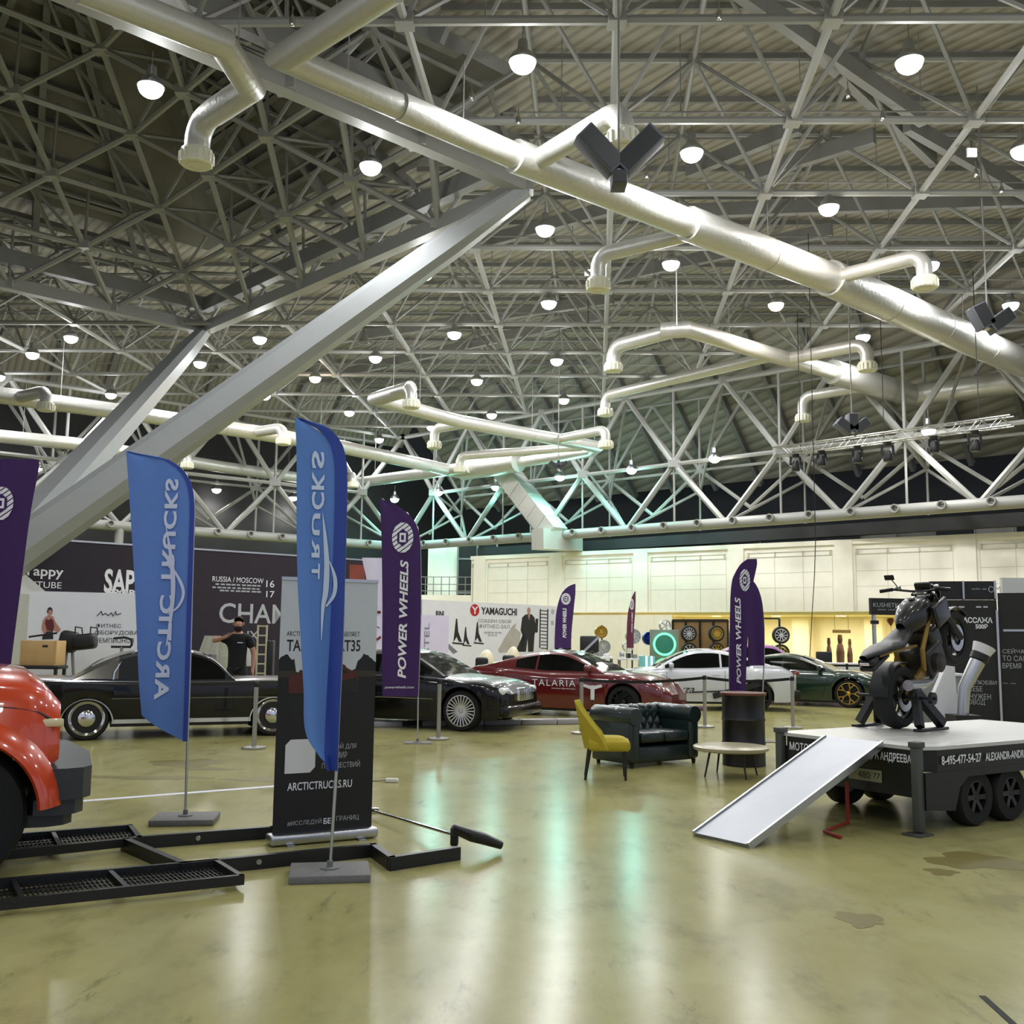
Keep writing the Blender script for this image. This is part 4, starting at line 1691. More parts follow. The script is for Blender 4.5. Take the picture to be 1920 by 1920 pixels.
def build_lilac():
    W = 1.75
    S = dict(L=4.2, W=W, R=0.32, arch=0.36, sill=0.2, fx=1.25, rx=-1.25, crown=0.06, taper=0.15, tumble=0.42, waist=0.62,
             shoulder=[(-1, .85), (-.5, .92), (.3, .9), (.8, .8), (1, .6)],
             roof=[(0.95, .88), (0.5, 1.15), (0.1, 1.36), (-0.5, 1.38), (-1.2, 1.25), (-1.75, .92)],
             screen=0.15, rear=-1.1, side_from=0.7, side_to=-1.2, pillars=[-.3], rim=0.24, rim_mat=M_rimsilver, doors=[.7, -.5], mirror=.6)
    rz = math.radians(-12)
    c = D(1440, 1240, 29.0)
    make_car('lilac_car', 'pale lilac car showing only its roof behind the green supercar', P_lilac, (c.x, c.y, 0), rz, S)


def build_truck():
    """front half of a big red pickup cut by the left edge"""
    W = 1.98
    L = 5.6
    S = dict(L=L, W=W, R=0.43, arch=0.5, sill=0.55, fx=2.2, rx=-1.45, crown=0.09, taper=0.1, round=10, tumble=0.24, waist=0.55, flare=0.09, tip=0.05,
             shoulder=[(-1, 1.2), (-.4, 1.22), (.2, 1.22), (.5, 1.28), (.8, 1.27), (.9, 1.25), (.965, 1.20), (1, 1.11)],
             roof=[(0.95, 1.25), (0.5, 1.62), (0.2, 1.78), (-0.3, 1.82), (-0.9, 1.8), (-1.15, 1.6), (-1.22, 1.24)],
             screen=0.3, rear=-1.1, side_from=0.75, side_to=-1.0, pillars=[-.2], rim=0.25, rim_mat=M_rimblack, style='spoke', spokes=6,
             doors=[0.85, -0.2, -1.1], mirror=0.75, tw=0.32, inset=0.06, group=False, kick=0.2)
    rz = math.radians(28)
    # right front bumper corner stands at the photograph's place
    g = G(-100, 1662)
    c, s = math.cos(rz), math.sin(rz)
    x, y = 2.2, -W / 2 + .1
    loc = Vector((g.x - (c * x - s * y), g.y - (s * x + c * y), 0))
    r = make_car('red_pickup_truck', 'flame red off road pickup with swollen wheel arch and black bumper at the left edge', P_orange, loc, rz, S)
    hw, zs = S['half_w'], S['zsh']
    # bonnet shut line, fender bulge, marker lamp, bumper, grille
    sm = MB()
    for s_ in (-1, 1):
        sm.tube([(x, s_ * (hw(x) * 0.985 + .004), zs(x) - 0.16) for x in [0.9 + .08 * k for k in range(24)]], 0.009, 5)
    sm.build('bonnet_seam', M_black, r)
    for s_ in (-1, 1):
        fl = MB()

        def fn(u, v, s_=s_):
            t = PI * (0.02 + 0.97 * u)
            rr = 0.485 + 0.125 * v
            y = W / 2 + 0.115 - 0.13 * v ** 2 - 0.015 * math.sin(v * PI)
            return Vector((2.2 + math.cos(t) * rr, s_ * y, 0.43 + math.sin(t) * rr))
        fl.slab(fn, 26, 5, 0.03)
        fl.build('arch_flare', P_orange, r)
    for s_ in (-1, 1):
        mk = MB()
        mk.rbox((2.72, s_ * (hw(2.72) - .012), 0.99), (0.19, 0.05, 0.055), 0.015)
        mk.build('side_marker_lamp', M_amber, r)
    for s_ in (-1, 1):
        hd = MB()
        hd.rbox((2.75, s_ * .66, 0.94), (.1, .36, .17), .04)
        hd.build('headlight', M_lamp, r)
    bp = MB()
    # wrap-round steel bumper
    prof = [(-.98, .08), (-1.0, .22), (-.96, .33), (-.86, .39), (0, .46), (.86, .39), (.96, .33), (1.0, .22), (.98, .08)]
    pp = [(2.62 + b, a) for a, b in prof]
    inner = [(2.60, .6), (2.60, -.6)]
    bp.prism([(p[0], p[1]) for p in pp] + inner, 0.50, 0.70)
    bp.prism([(p[0] - .04, p[1] * .97) for p in pp] + inner, 0.40, 0.50)
    bp.prism([(2.62 + b - .10, a * .9) for a, b in prof] + inner, 0.32, 0.40)
    bp.build('front_bumper', mat('dark_grey_bumper', (46, 49, 54), 0.45), r)
    gr = MB()
    gr.rbox((2.74, 0, .86), (.12, 1.1, .34), .04)
    gr.build('grille', M_black, r)


build_classic()
build_coupe()
build_red()
build_white()
build_green()
build_lilac()
build_truck()
# ================================================================== FLAGS
M_blue = mat('blue_flag_cloth', (92, 134, 204), 0.75, bump=(90, 0.05))
M_bluesleeve = mat('dark_blue_sleeve', (44, 70, 158), 0.7)
M_purple = mat('purple_flag_cloth', (58, 24, 88), 0.75)
M_plumred = mat('dull_red_purple_cloth', (96, 40, 66), 0.75)
M_slab = mat('grey_rubber_slab', (112, 112, 110), 0.75, bump=(40, 0.4))


def feather_flag(label, base, ang, rows, cloth, sleeve, letter, pole_px=None, plate=True, fold=0.03, waves=2.2, group=None, phase=0.0, pole_on='R', sleeve_w=0.05, hem=0.0):
    """rows: (py, px_free, px_pole) from the bottom hem up to the tip"""
    bx = Vector((math.cos(ang), math.sin(ang), 0))
    nrm = Vector((math.sin(ang), -math.cos(ang), 0))       # towards the viewer

    def XZ(px, py):
        d = ray(px, py)
        den = d.dot(nrm)
        t = (Vector((base.x, base.y, CAMZ)) - Vector((0, 0, CAMZ))).dot(nrm) / den
        p = Vector((0, 0, CAMZ)) + d * t
        return (p - base).dot(bx), p.z
    R = []
    for py, xa, xb in rows:
        a, z1 = XZ(xa, py)
        b, z2 = XZ(xb, py)
        R.append(((z1 + z2) / 2, a, b, z1, z2))
    R.sort()
    fa = [(r[0], r[1]) for r in R]
    fb = [(r[0], r[2]) for r in R]
    z0, zt = R[0][0], R[-1][0]

    def wv(X, z):
        a, b = sinterp(fa, z), sinterp(fb, z)
        u = 0 if abs(b - a) < 1e-4 else (X - a) / (b - a)
        k = (z - z0) / (zt - z0)
        return fold * (math.sin(waves * PI * u + phase + 1.3 * k) * (1 - 0.5 * k) + 0.4 * math.sin(5 * u + 6 * k)) * min(1.0, (1 - u) * 3 + 0.05 if pole_on == 'R' else 1)

    def F(X, z, off=0.0):
        return base + bx * X + Vector((0, 0, z)) + nrm * (wv(X, z) + off)
    root = thing('feather_flag', label, 'flag', base, 0, group)
    mb = MB()

    def fn(u, v):
        z = z0 + (zt - z0) * v
        a, b = sinterp(fa, z), sinterp(fb, z)
        return F(a + (b - a) * u, z + hem * (1 - u) ** 1.4 * (1 - v) ** 4)
    mb.slab(fn, 14, 60, 0.004)
    mb.build('cloth', cloth, root, world=True, sharp=80)
    # sleeve along the pole edge, over the tip
    if sleeve:
        sl = MB()
        pts = [F(sinterp(fb, z), z, 0.0) for z in [z0 + (zt - z0) * k / 40 for k in range(41)]]
        wd = sleeve_w
        rows_ = []
        for i, z in enumerate([z0 + (zt - z0) * k / 40 for k in range(41)]):
            b = sinterp(fb, z)
            a = sinterp(fa, z)
            w = min(wd, abs(b - a) * 0.5)
            sg = 1 if b > a else -1
            rows_.append((b - sg * w, b + sg * 0.004, z))

        def fs(u, v):
            i = min(39, int(v * 40))
            t = v * 40 - i
            A, B = rows_[i], rows_[i + 1]
            x0 = A[0] + (B[0] - A[0]) * t
            x1 = A[1] + (B[1] - A[1]) * t
            z = A[2] + (B[2] - A[2]) * t
            return F(x0 + (x1 - x0) * u, z, 0.008)
        sl.slab(fs, 3, 80, 0.006)
        sl.build('pole_sleeve', sleeve, root, world=True, sharp=80)
    pl = MB()
    pz = [0.02] + [z0 + (zt - z0) * k / 14 for k in range(15)]
    pp = [base + Vector((0, 0, 0.02))] + [F(sinterp(fb, z), z, -0.012) for z in pz[1:]]
    pl.tube(pp, [0.011] * 8 + [0.008] * (len(pp) - 8), 8)
    pl.build('pole', M_alu, root, world=True)
    if letter:
        for nm, m, fnc in letter(XZ, F, fa, fb, z0, zt):
            o = fnc.build(nm, m, root, world=True, sharp=None)
    return root


def base_plate(base, ang, s=0.5, t=0.05):
    r = bpy.data.objects[-1] if False else None


def warp_text(F, s, X, Z, w, h, off, mode, **kw):
    """lettering running upwards from (X,Z); mode 'mirror': seen from behind (tops to +X); 'plain': tops to -X; 'level'"""
    t = MB()
    t.text(s, Matrix.Identity(4), w=w, h=h, depth=0, **kw)
    out = []
    for x, y, _ in t.v:
        if mode == 'mirror':
            out.append(F(X + y, Z + x, off))
        elif mode == 'plain':
            out.append(F(X - y, Z + x, off))
        else:
            out.append(F(X + x, Z + y, off))
    m = MB()
    m.add(out, t.f)
    return m


def warp_ribbon(F, pts, off):
    """pts: (X, Z, half width)"""
    m = MB()
    P = smooth_poly([(p[0], p[1], p[2]) for p in pts], 8)
    vs = []
    for i, p in enumerate(P):
        a, b = P[max(i - 1, 0)], P[min(i + 1, len(P) - 1)]
        d = Vector((b.x - a.x, b.y - a.y))
        d = d.normalized() if d.length > 1e-7 else Vector((0, 1))
        n = Vector((-d.y, d.x))
        w = max(p.z, 0.0005)
        vs.append(F(p.x + n.x * w, p.y + n.y * w, off))
        vs.append(F(p.x - n.x * w, p.y - n.y * w, off))
    m.add(vs, [(2 * i, 2 * i + 1, 2 * i + 3, 2 * i + 2) for i in range(len(P) - 1)])
    return m


M_flagink = mat('pale_flag_lettering', (206, 220, 242), 0.7)


def flag_plate(root, base, ang, s=0.52, s2=0.42, t=0.05):
    mb = MB()
    M = Matrix.Translation(base) @ Matrix.Rotation(ang, 4, 'Z')
    mb.rbox((0, 0, t / 2), (s, s2, t), 0.008, 2, M)
    mb.lathe([(0.06, t), (0.06, t + .008), (0.02, t + .014), (0.02, t + 0.05), (0.0, t + .05)], seg=16, M=M)
    mb.build('base_slab', M_slab, root, world=True)


def blue_letters_full(XZ, F, fa, fb, z0, zt):
    x, z = XZ(292, 1312)
    x2, zt2 = XZ(292, 897)
    out = [('lettering', M_flagink, warp_text(F, 'ARCTIC TRUCKS', x - 0.01, z, zt2 - z, 0.112, 0.012, 'mirror', space=1.1, bold=0.035))]
    q = lambda px, py, w: (*XZ(px, py), w)
    m = warp_ribbon(F, [q(311, 985, .002), (*XZ(318, 1025), .012), q(324, 1075, .020), q(324, 1120, .018), q(318, 1170, .012), q(311, 1212, .003)], 0.013)
    m2 = warp_ribbon(F, [q(316, 1062, .006), q(328, 1072, .010), q(342, 1098, .013), q(344, 1118, .012), q(334, 1138, .010), q(314, 1152, .003)], 0.0135)
    out += [('mountain_emblem', M_flagink, m), ('mountain_emblem', M_flagink, m2)]
    return out


def blue_letters_part(XZ, F, fa, fb, z0, zt):
    x, z = XZ(586, 1120)
    _, zt2 = XZ(586, 843)
    q = lambda px, py, w: (*XZ(px, py), w)
    out = []
    for s, py0, py1 in (('S', 878, 845), ('K', 918, 884), ('C', 955, 922), ('U', 1003, 962), ('R', 1045, 1010), ('T', 1085, 1056)):
        xx, za = XZ(584, py0)
        _, zb = XZ(584, py1)
        out.append(('lettering', M_flagink, warp_text(F, s, xx - .0, za, zb - za, 0.085 if py0 < 1000 else 0.055, 0.012, 'mirror', bold=0.03)))
    out.append(('mountain_emblem', M_flagink, warp_ribbon(F, [q(605, 962, .001), q(610, 1010, .012), q(613, 1060, .017), q(611, 1110, .018), q(606, 1140, .012), q(603, 1200, .002)], 0.013)))
    out.append(('mountain_emblem', M_flagink, warp_ribbon(F, [q(618, 1052, .003), q(628, 1085, .012), q(626, 1115, .012), q(612, 1137, .006)], 0.0135)))
    return out


def purple_letters(box, emb, tiny=None):
    def f(XZ, F, fa, fb, z0, zt):
        out = []
        if box:
            x, za = XZ(box[0], box[1])
            xl, _ = XZ(box[2] + (box[0] - box[2]) * 0, box[1])
            _, zb = XZ(box[2], box[3])
            out.append(('lettering', M_whiteink, warp_text(F, 'POWER WHEELS', x, za, zb - za, box[4] if len(box) > 4 else abs(x - xl), 0.012, 'plain', shear=0.2, bold=0.03)))
        if emb:
            cx, cz = XZ(emb[0], emb[1])
            ex, _ = XZ(emb[0] + emb[2], emb[1])
            r = abs(ex - cx)
            ry = r * (emb[3] / emb[2])
            m = MB()

            def ring(ri, ro, t0, t1, n=6):
                vs = []
                for k in range(n + 1):
                    t = t0 + (t1 - t0) * k / n
                    vs.append(F(cx + math.cos(t) * ri * r, cz + math.sin(t) * ri * ry, 0.012))
                    vs.append(F(cx + math.cos(t) * ro * r, cz + math.sin(t) * ro * ry, 0.012))
                m.add(vs, [(2 * i, 2 * i + 2, 2 * i + 3, 2 * i + 1) for i in range(n)])
            # disc of slanted stripes with a dark hub and a block letter
            for k in range(7):
                lo, hi = -1 + 2 * k / 7 + .03, -1 + 2 * (k + 1) / 7 - .04
                n_ = 10
                top_, bot_ = [], []
                for s in range(n_ + 1):
                    for lv, lst in ((lo, bot_), (hi, top_)):
                        hw_ = math.sqrt(max(0, 1 - lv * lv))
                        t_ = -hw_ + 2 * hw_ * s / n_
                        a_ = 0.5
                        lst.append(F(cx + (t_ * math.cos(a_) - lv * math.sin(a_)) * r, cz + (t_ * math.sin(a_) + lv * math.cos(a_)) * ry, 0.012))
                m.add(bot_ + top_, [(s, s + 1, n_ + 2 + s, n_ + 1 + s) for s in range(n_)])
            hub = MB()
            hub.add([F(cx + math.cos(PI / 6 + k * PI / 3) * r * .58, cz + math.sin(PI / 6 + k * PI / 3) * ry * .58, 0.016) for k in range(6)], [list(range(6))])
            out.append(('emblem_hub', M_purple, hub))
            for bx0, bz0, bx1, bz1 in ((-.3, -.3, -.14, .3), (-.14, .16, .26, .3), (.12, -.3, .3, .3), (-.14, -.3, .26, -.16)):
                m.add([F(cx + a * r, cz + b * ry, 0.022) for a, b in ((bx0, bz0), (bx1, bz0), (bx1, bz1), (bx0, bz1))], [(0, 1, 2, 3)])
            out.append(('wheel_emblem', M_whiteink, m))
        if tiny:
            x, za = XZ(tiny[0], tiny[1])
            x2, zb = XZ(tiny[2], tiny[3])
            out.append(('small_lettering', M_whiteink, warp_text(F, 'powerwheels.com', x, za, x2 - x, zb - za, 0.012, 'level')))
        return out
    return f


def build_flags():
    b = G(347, 1541)
    r = feather_flag('blue feather flag with mirrored white lettering on a grey slab, nearer the red truck', b, math.radians(6),
                     [(1390, 264, 351), (1300, 260, 354), (1200, 257, 357), (1100, 253, 360), (1000, 247, 363), (940, 243, 364), (905, 241, 358), (880, 239, 343), (862, 238, 318), (851, 237, 280), (847, 237, 240)],
                     M_blue, M_bluesleeve, blue_letters_full, group='blue feather flags', fold=0.02, sleeve_w=0.035, hem=0.22)
    flag_plate(r, b, math.radians(8))
    # slanting lower corner of the cloth
    b = G(618, 1643)
    r = feather_flag('folded blue feather flag on a grey slab in front of the black roll up banner', b, math.radians(14),
                     [(1446, 598, 631), (1395, 572, 633), (1300, 568, 637), (1200, 563, 642), (1100, 558, 645), (1000, 556, 648), (900, 556, 650), (860, 556, 648), (830, 555, 640), (806, 554, 622), (790, 553, 596), (784, 553, 562)],
                     M_blue, M_bluesleeve, blue_letters_part, group='blue feather flags', fold=0.045, waves=1.6, phase=1.0, sleeve_w=0.08, hem=0.1)
    flag_plate(r, b, math.radians(10))
    b = G(-62, 1486)
    r = feather_flag('purple feather flag with white wheel emblem cut by the left edge', b, math.radians(4),
                     [(1300, 14, -60), (1240, 22, -60), (1100, 40, -58), (1000, 52, -56), (940, 61, -52), (880, 73, -40), (868, 74, -20), (861, 70, 0)],
                     M_purple, None, purple_letters(None, (2, 944, 24, 33)), group='purple feather flags', fold=0.02, pole_on='L')
    flag_plate(r, b, 0.1)
    b = G(783, 1393)
    r = feather_flag('purple feather flag with white lettering in front of the black coupe', b, math.radians(5),
                     [(1306, 717, 784), (1250, 716, 786), (1150, 717, 789), (1050, 716, 789), (1000, 715, 786), (975, 714, 776), (955, 713, 756), (943, 712, 735), (935, 712, 716)],
                     M_purple, None, purple_letters((761, 1272, 743, 1050, 0.125), (755, 1008, 20, 29), (722, 1292, 776, 1286)), group='purple feather flags', fold=0.025)
    flag_plate(r, b, 0.1, 0.4, 0.34, 0.012)
    b = G(1377, 1404)
    r = feather_flag('tall purple feather flag standing right behind the black barrel', b, math.radians(-25),
                     [(1306, 1398, 1368), (1250, 1400, 1368), (1150, 1405, 1370), (1110, 1409, 1371), (1085, 1414, 1374), (1068, 1418, 1382), (1056, 1420, 1390), (1048, 1419, 1402)],
                     M_purple, None, purple_letters((1391, 1282, 1381, 1120, 0.08), (1397, 1088, 10, 21)), group='purple feather flags', fold=0.03, pole_on='L')
    flag_plate(r, b, 0.1, 0.4, 0.34, 0.012)
    b = D(1424, 1300, 16.2)
    b = Vector((b.x, b.y, 0))
    r = feather_flag('plain purple feather flag half hidden behind the tall one at the barrel', b, math.radians(10),
                     [(1248, 1402, 1433), (1180, 1401, 1433), (1130, 1402, 1429), (1105, 1402, 1422), (1090, 1402, 1413), (1084, 1402, 1406)],
                     M_purple, None, None, group='purple feather flags', fold=0.03)
    flag_plate(r, b, 0.1, 0.4, 0.34, 0.012)
    b = D(1041, 1200, 27.0)
    b = Vector((b.x, b.y, 0))
    r = feather_flag('small purple feather flag with white emblem at the right end of the white fitness poster', b, 0.0,
                     [(1215, 1070, 1040), (1180, 1072, 1041), (1150, 1075, 1043), (1130, 1077, 1047), (1112, 1079, 1054), (1100, 1079, 1065), (1095, 1079, 1076)],
                     M_purple, None, purple_letters((1062, 1196, 1053, 1140, 0.1), (1061, 1123, 9, 11)), group='purple feather flags', fold=0.02, pole_on='L')
    flag_plate(r, b, 0.1, 0.4, 0.34, 0.012)
    b = D(1176, 1200, 33.0)
    b = Vector((b.x, b.y, 0))
    r = feather_flag('narrow reddish feather flag in front of the cream panel partition', b, math.radians(-40),
                     [(1215, 1188, 1175), (1180, 1189, 1176), (1150, 1191, 1178), (1125, 1192, 1183), (1109, 1192, 1190)],
                     M_plumred, None, purple_letters((1187, 1186, 1183, 1148, 0.06), (1185, 1133, 4, 9)), group='purple feather flags', fold=0.02, pole_on='L')
    flag_plate(r, b, 0.1, 0.4, 0.34, 0.012)


build_flags()


# ================================================================== ROLL-UP BANNER
def build_rollup():
    p, q = G(508, 1586), G(697, 1569)
    M = wall_frame(p, q)
    L = (q - p).length
    root = thing('rollup_banner', 'black and grey roll up banner in an aluminium base behind the folded blue flag', 'banner', p)
    cs = MB()
    cs.rbox((L / 2, 0.045, 0), (L + 0.05, 0.075, 0.17), 0.02, 3, M)
    for s in (0.12, L - .12):
        cs.box((s, 0.006, 0.0), (0.06, 0.012, 0.24), M)
    cs.build('base_cassette', M_alu, root, world=True)
    top = D(514, 1085, p.y).z - 0.0
    Hh = top
    rows = 1.0
    pr = MB()
    pr.box((L / 2, (Hh + .08) / 2, 0.0), (L * .985, Hh - .08, 0.006), M)
    pr.build('printed_sheet', mat('black_print_sheet', (10, 9, 9), 0.5), root, world=True)
    rl = MB()
    rl.box((L / 2, Hh + .005, 0.0), (L * .99, 0.025, 0.025), M)
    rl.build('top_rail', M_alu, root, world=True)

    def S(px, py):
        """metric position on the sheet"""
        d = ray(px, py)
        n = M.to_3x3().col[2]
        t = (p - Vector((0, 0, CAMZ))).dot(n) / d.dot(n)
        w = Vector((0, 0, CAMZ)) + d * t
        return (w - p).dot(M.to_3x3().col[0]), w.z
    xl, xr = L * .008, L * .992
    z1 = S(600, 1243)[1]
    sky = MB()
    tree = [(xl, z1 - 0.06)]
    rr = random.Random(3)
    n = 46
    for k in range(n + 1):
        x = xl + (xr - xl) * k / n
        b = 0.03 * math.sin(k * .5) + rr.random() * 0.028 + (0.02 if k > 36 or k < 8 else -.05)
        tree.append((x, z1 + b))
    tree += [(xr, Hh - .005), (xl, Hh - .005)]
    sky.prism(tree, 0.003, 0.0045, M)
    m = mat('banner_sky_print', (196, 201, 204), 0.5)
    sky.build('sky_print', m, root, world=True)
    hz = MB()
    hz.prism([(xl, z1 - .11), (xr, z1 - .11), (xr, z1 - .06), (xl, z1 - .06)], .003, .004, M)
    hz.build('field_print', mat('dusk_field_print', (52, 42, 34), 0.5), root, world=True)
    # printed pickup
    def poly(pts, m, nm, h):
        a = MB()
        a.prism([S(x, y) for x, y in pts], 0.003, h, M)
        a.build(nm, m, root, world=True)
    poly([(541, 1300), (540, 1275), (545, 1266), (565, 1262), (590, 1247), (640, 1246), (668, 1262), (672, 1275), (668, 1296), (600, 1300)], M_redink and mat('printed_dull_red', (78, 28, 22), 0.5), 'printed_car', 0.0055)
    poly([(568, 1263), (592, 1249), (636, 1249), (655, 1262)], M_black, 'printed_car_window', 0.0062)
    poly([(636, 1278), (668, 1270), (672, 1292), (640, 1302)], M_black, 'printed_car_grille', 0.0062)

    def T(s, x0, y0, x1, y1, m, nm='lettering', **kw):
        (a, b), (c, d) = S(x0, y0), S(x1, y1)
        t = MB()
        F = M @ Matrix.Translation((a, b, 0.006))
        hgt = d - b
        t.text(s, F, w=c - a, h=hgt, depth=0, **kw)
        t.build(nm, m, root, world=True, sharp=None)
    def Th(s, x0, ybot, x1, ytop, m, **kw):
        # height measured at the left end
        (a, b), (_, d) = S(x0, ybot), S(x0, ytop)
        c = S(x1, ybot)[0]
        t = MB()
        t.text(s, M @ Matrix.Translation((a, b, 0.006)), w=c - a, h=d - b, depth=0, **kw)
        t.build('lettering', m, root, world=True, sharp=None)
    Th('ARCTIC TRUCKS ПРЕДСТАВЛЯЕТ', 537, 1194, 674, 1183, M_blackink)
    Th('TANK 500 AT35', 537, 1221, 675, 1199, M_blackink, bold=0.015)
    Th('ОТКРОЙ ДЛЯ', 603, 1407, 667, 1394, M_greyink2)
    Th('СЕБЯ МИР', 603, 1423, 650, 1411, M_greyink2)
    Th('ПУТЕШЕСТВИЙ', 603, 1441, 674, 1428, M_greyink2)
    Th('ARCTICTRUCKS.RU', 538, 1483, 659, 1468, M_whiteink, bold=0.01)
    Th('#ИССЛЕДУЙ', 538, 1550, 602, 1538, M_greyink2)
    Th('БЕЗ', 606, 1545, 627, 1534, M_whiteink, bold=0.02)
    Th('ГРАНИЦ', 630, 1541, 672, 1530, M_greyink2)
    cd = MB()
    (a, b), (c, d) = S(533, 1451), S(592, 1385)
    cd.prism([(a, b), (c - .04, b), (c, b + .04), (c, d), (a + .04, d), (a, d - .04)], .003, .0055, M)
    cd.build('blank_white_card', mat('printed_white_card', (214, 214, 214), 0.5), root, world=True)


M_greyink2 = mat('pale_grey_lettering', (170, 172, 176), 0.6)
build_rollup()


# ================================================================== TOW FRAME ON THE FLOOR
def build_tow_frame():
    z = 0.09
    root = thing('tow_frame', 'low black steel towing frame with mesh wheel tracks lying by the red truck', 'tow frame', G(345, 1620))
    g = lambda x, y, zz=z: G(x, y, zz)
    fr = MB()

    def rail(pts, w=0.05, h=0.09, zz=z):
        P = [g(x, y, zz) - Vector((0, 0, h / 2)) for x, y in pts]
        for a, b in zip(P, P[1:]):
            d = (b - a).normalized()
            fr.bar(a - d * w / 2, b + d * w / 2, w, h, up=(0, 0, 1))
    # spine rails and cross pieces
    fr = MB()
    rail([(258, 1568), (512, 1549), (600, 1542)])
    fr.build('side_rail', M_blacksteel, root, world=True)
    fr = MB()
    rail([(342, 1617), (700, 1582)])
    rail([(700, 1582), (735, 1606)])
    rail([(735, 1606), (855, 1588)])
    fr.build('side_rail', M_blacksteel, root, world=True)
    fr = MB()
    rail([(236, 1571), (345, 1617)])
    fr.build('cross_member', M_blacksteel, root, world=True)
    for nm, corners, cross in (('near', [(-160, 1702), (452, 1640), (404, 1611), (-160, 1662)], 0.62), ('far', [(-160, 1612), (234, 1568), (276, 1562), (244, 1546)], None)):
        fr = MB()
        if nm == 'far':
            C = [(-160, 1618), (236, 1570), (244, 1546), (-160, 1580)]
            C = [(-160, 1612), (262, 1569), (244, 1546), (-160, 1578)]
        else:
            C = corners
        rail(C + [C[0]], 0.035, 0.06)
        fr.build('track_frame', M_blacksteel, root, world=True)
        ms = MB()
        W = [g(x, y, 0.045) for x, y in C]
        n = 66 if nm == 'near' else 52
        for k in range(1, n):
            t = k / n
            ms.bar(W[0].lerp(W[1], t), W[3].lerp(W[2], t), 0.008, 0.012, up=(0, 0, 1))
        for k in range(1, 6):
            t = k / 6
            ms.bar(W[0].lerp(W[3], t), W[1].lerp(W[2], t), 0.008, 0.012, up=(0, 0, 1))
        ms.build('mesh_deck', M_blacksteel, root, world=True)
        fr = MB()
        for t in (0.3, 0.62):
            a, b = [g(x, y) for x, y in C][0], None
            A = g(*C[0]).lerp(g(*C[1]), t) - Vector((0, 0, .03))
            B = g(*C[3]).lerp(g(*C[2]), t) - Vector((0, 0, .03))
            fr.bar(A, B, 0.03, 0.05, up=(0, 0, 1))
            fr.build('track_crossbar', M_blacksteel, root, world=True)
            fr = MB()
    bt = MB()
    for x, y in ((488, 1614), (374, 1570)):
        c = G(x, y, 0.05)
        bt.lathe([(0, 0.01), (0.018, 0.01), (0.02, 0)], M=basis(Vector((1, 0, 0)), Vector((0, 0, 1)), Vector((.1, -1, 0)).normalized(), c + Vector((0.0, -.03, 0))), seg=10)
        bt.build('bolt', M_alu, root, world=True)
        bt = MB()
    hp = MB()
    a = G(852, 1580, 0.06)
    hp.rbox(tuple(a + Vector((0, 0, 0.05))), (0.06, 0.09, 0.14), 0.015)
    hp.tube([a + Vector((0, 0, .1)), G(885, 1567, .14), G(905, 1572, 0.11), G(940, 1585, 0.05)], [.035, .045, .045, .03], 10)
    hp.build('hitch_coupler', M_blacksteel, root, world=True)
    rd = MB()
    rd.tube([G(698, 1520, 0.06), G(850, 1565, 0.10)], 0.014, 8)
    rd.lathe([(0, -.03), (.03, -.03), (.03, .03), (0, .03)], c=G(704, 1521, 0.06), axis='X', seg=12)
    rd.build('push_rod', M_chrome, root, world=True)


build_tow_frame()


# ================================================================== LOUNGE FURNITURE
M_leather = mat('dark_green_leather', (24, 40, 38), 0.38, noise=5, coat=0.25, bump=(70, 0.08), var=0.15)
M_mustard = mat('mustard_velvet', (176, 158, 38), 0.85, noise=8, var=0.08)
M_darkwood = mat('black_brown_wood', (26, 20, 16), 0.45, noise=14)


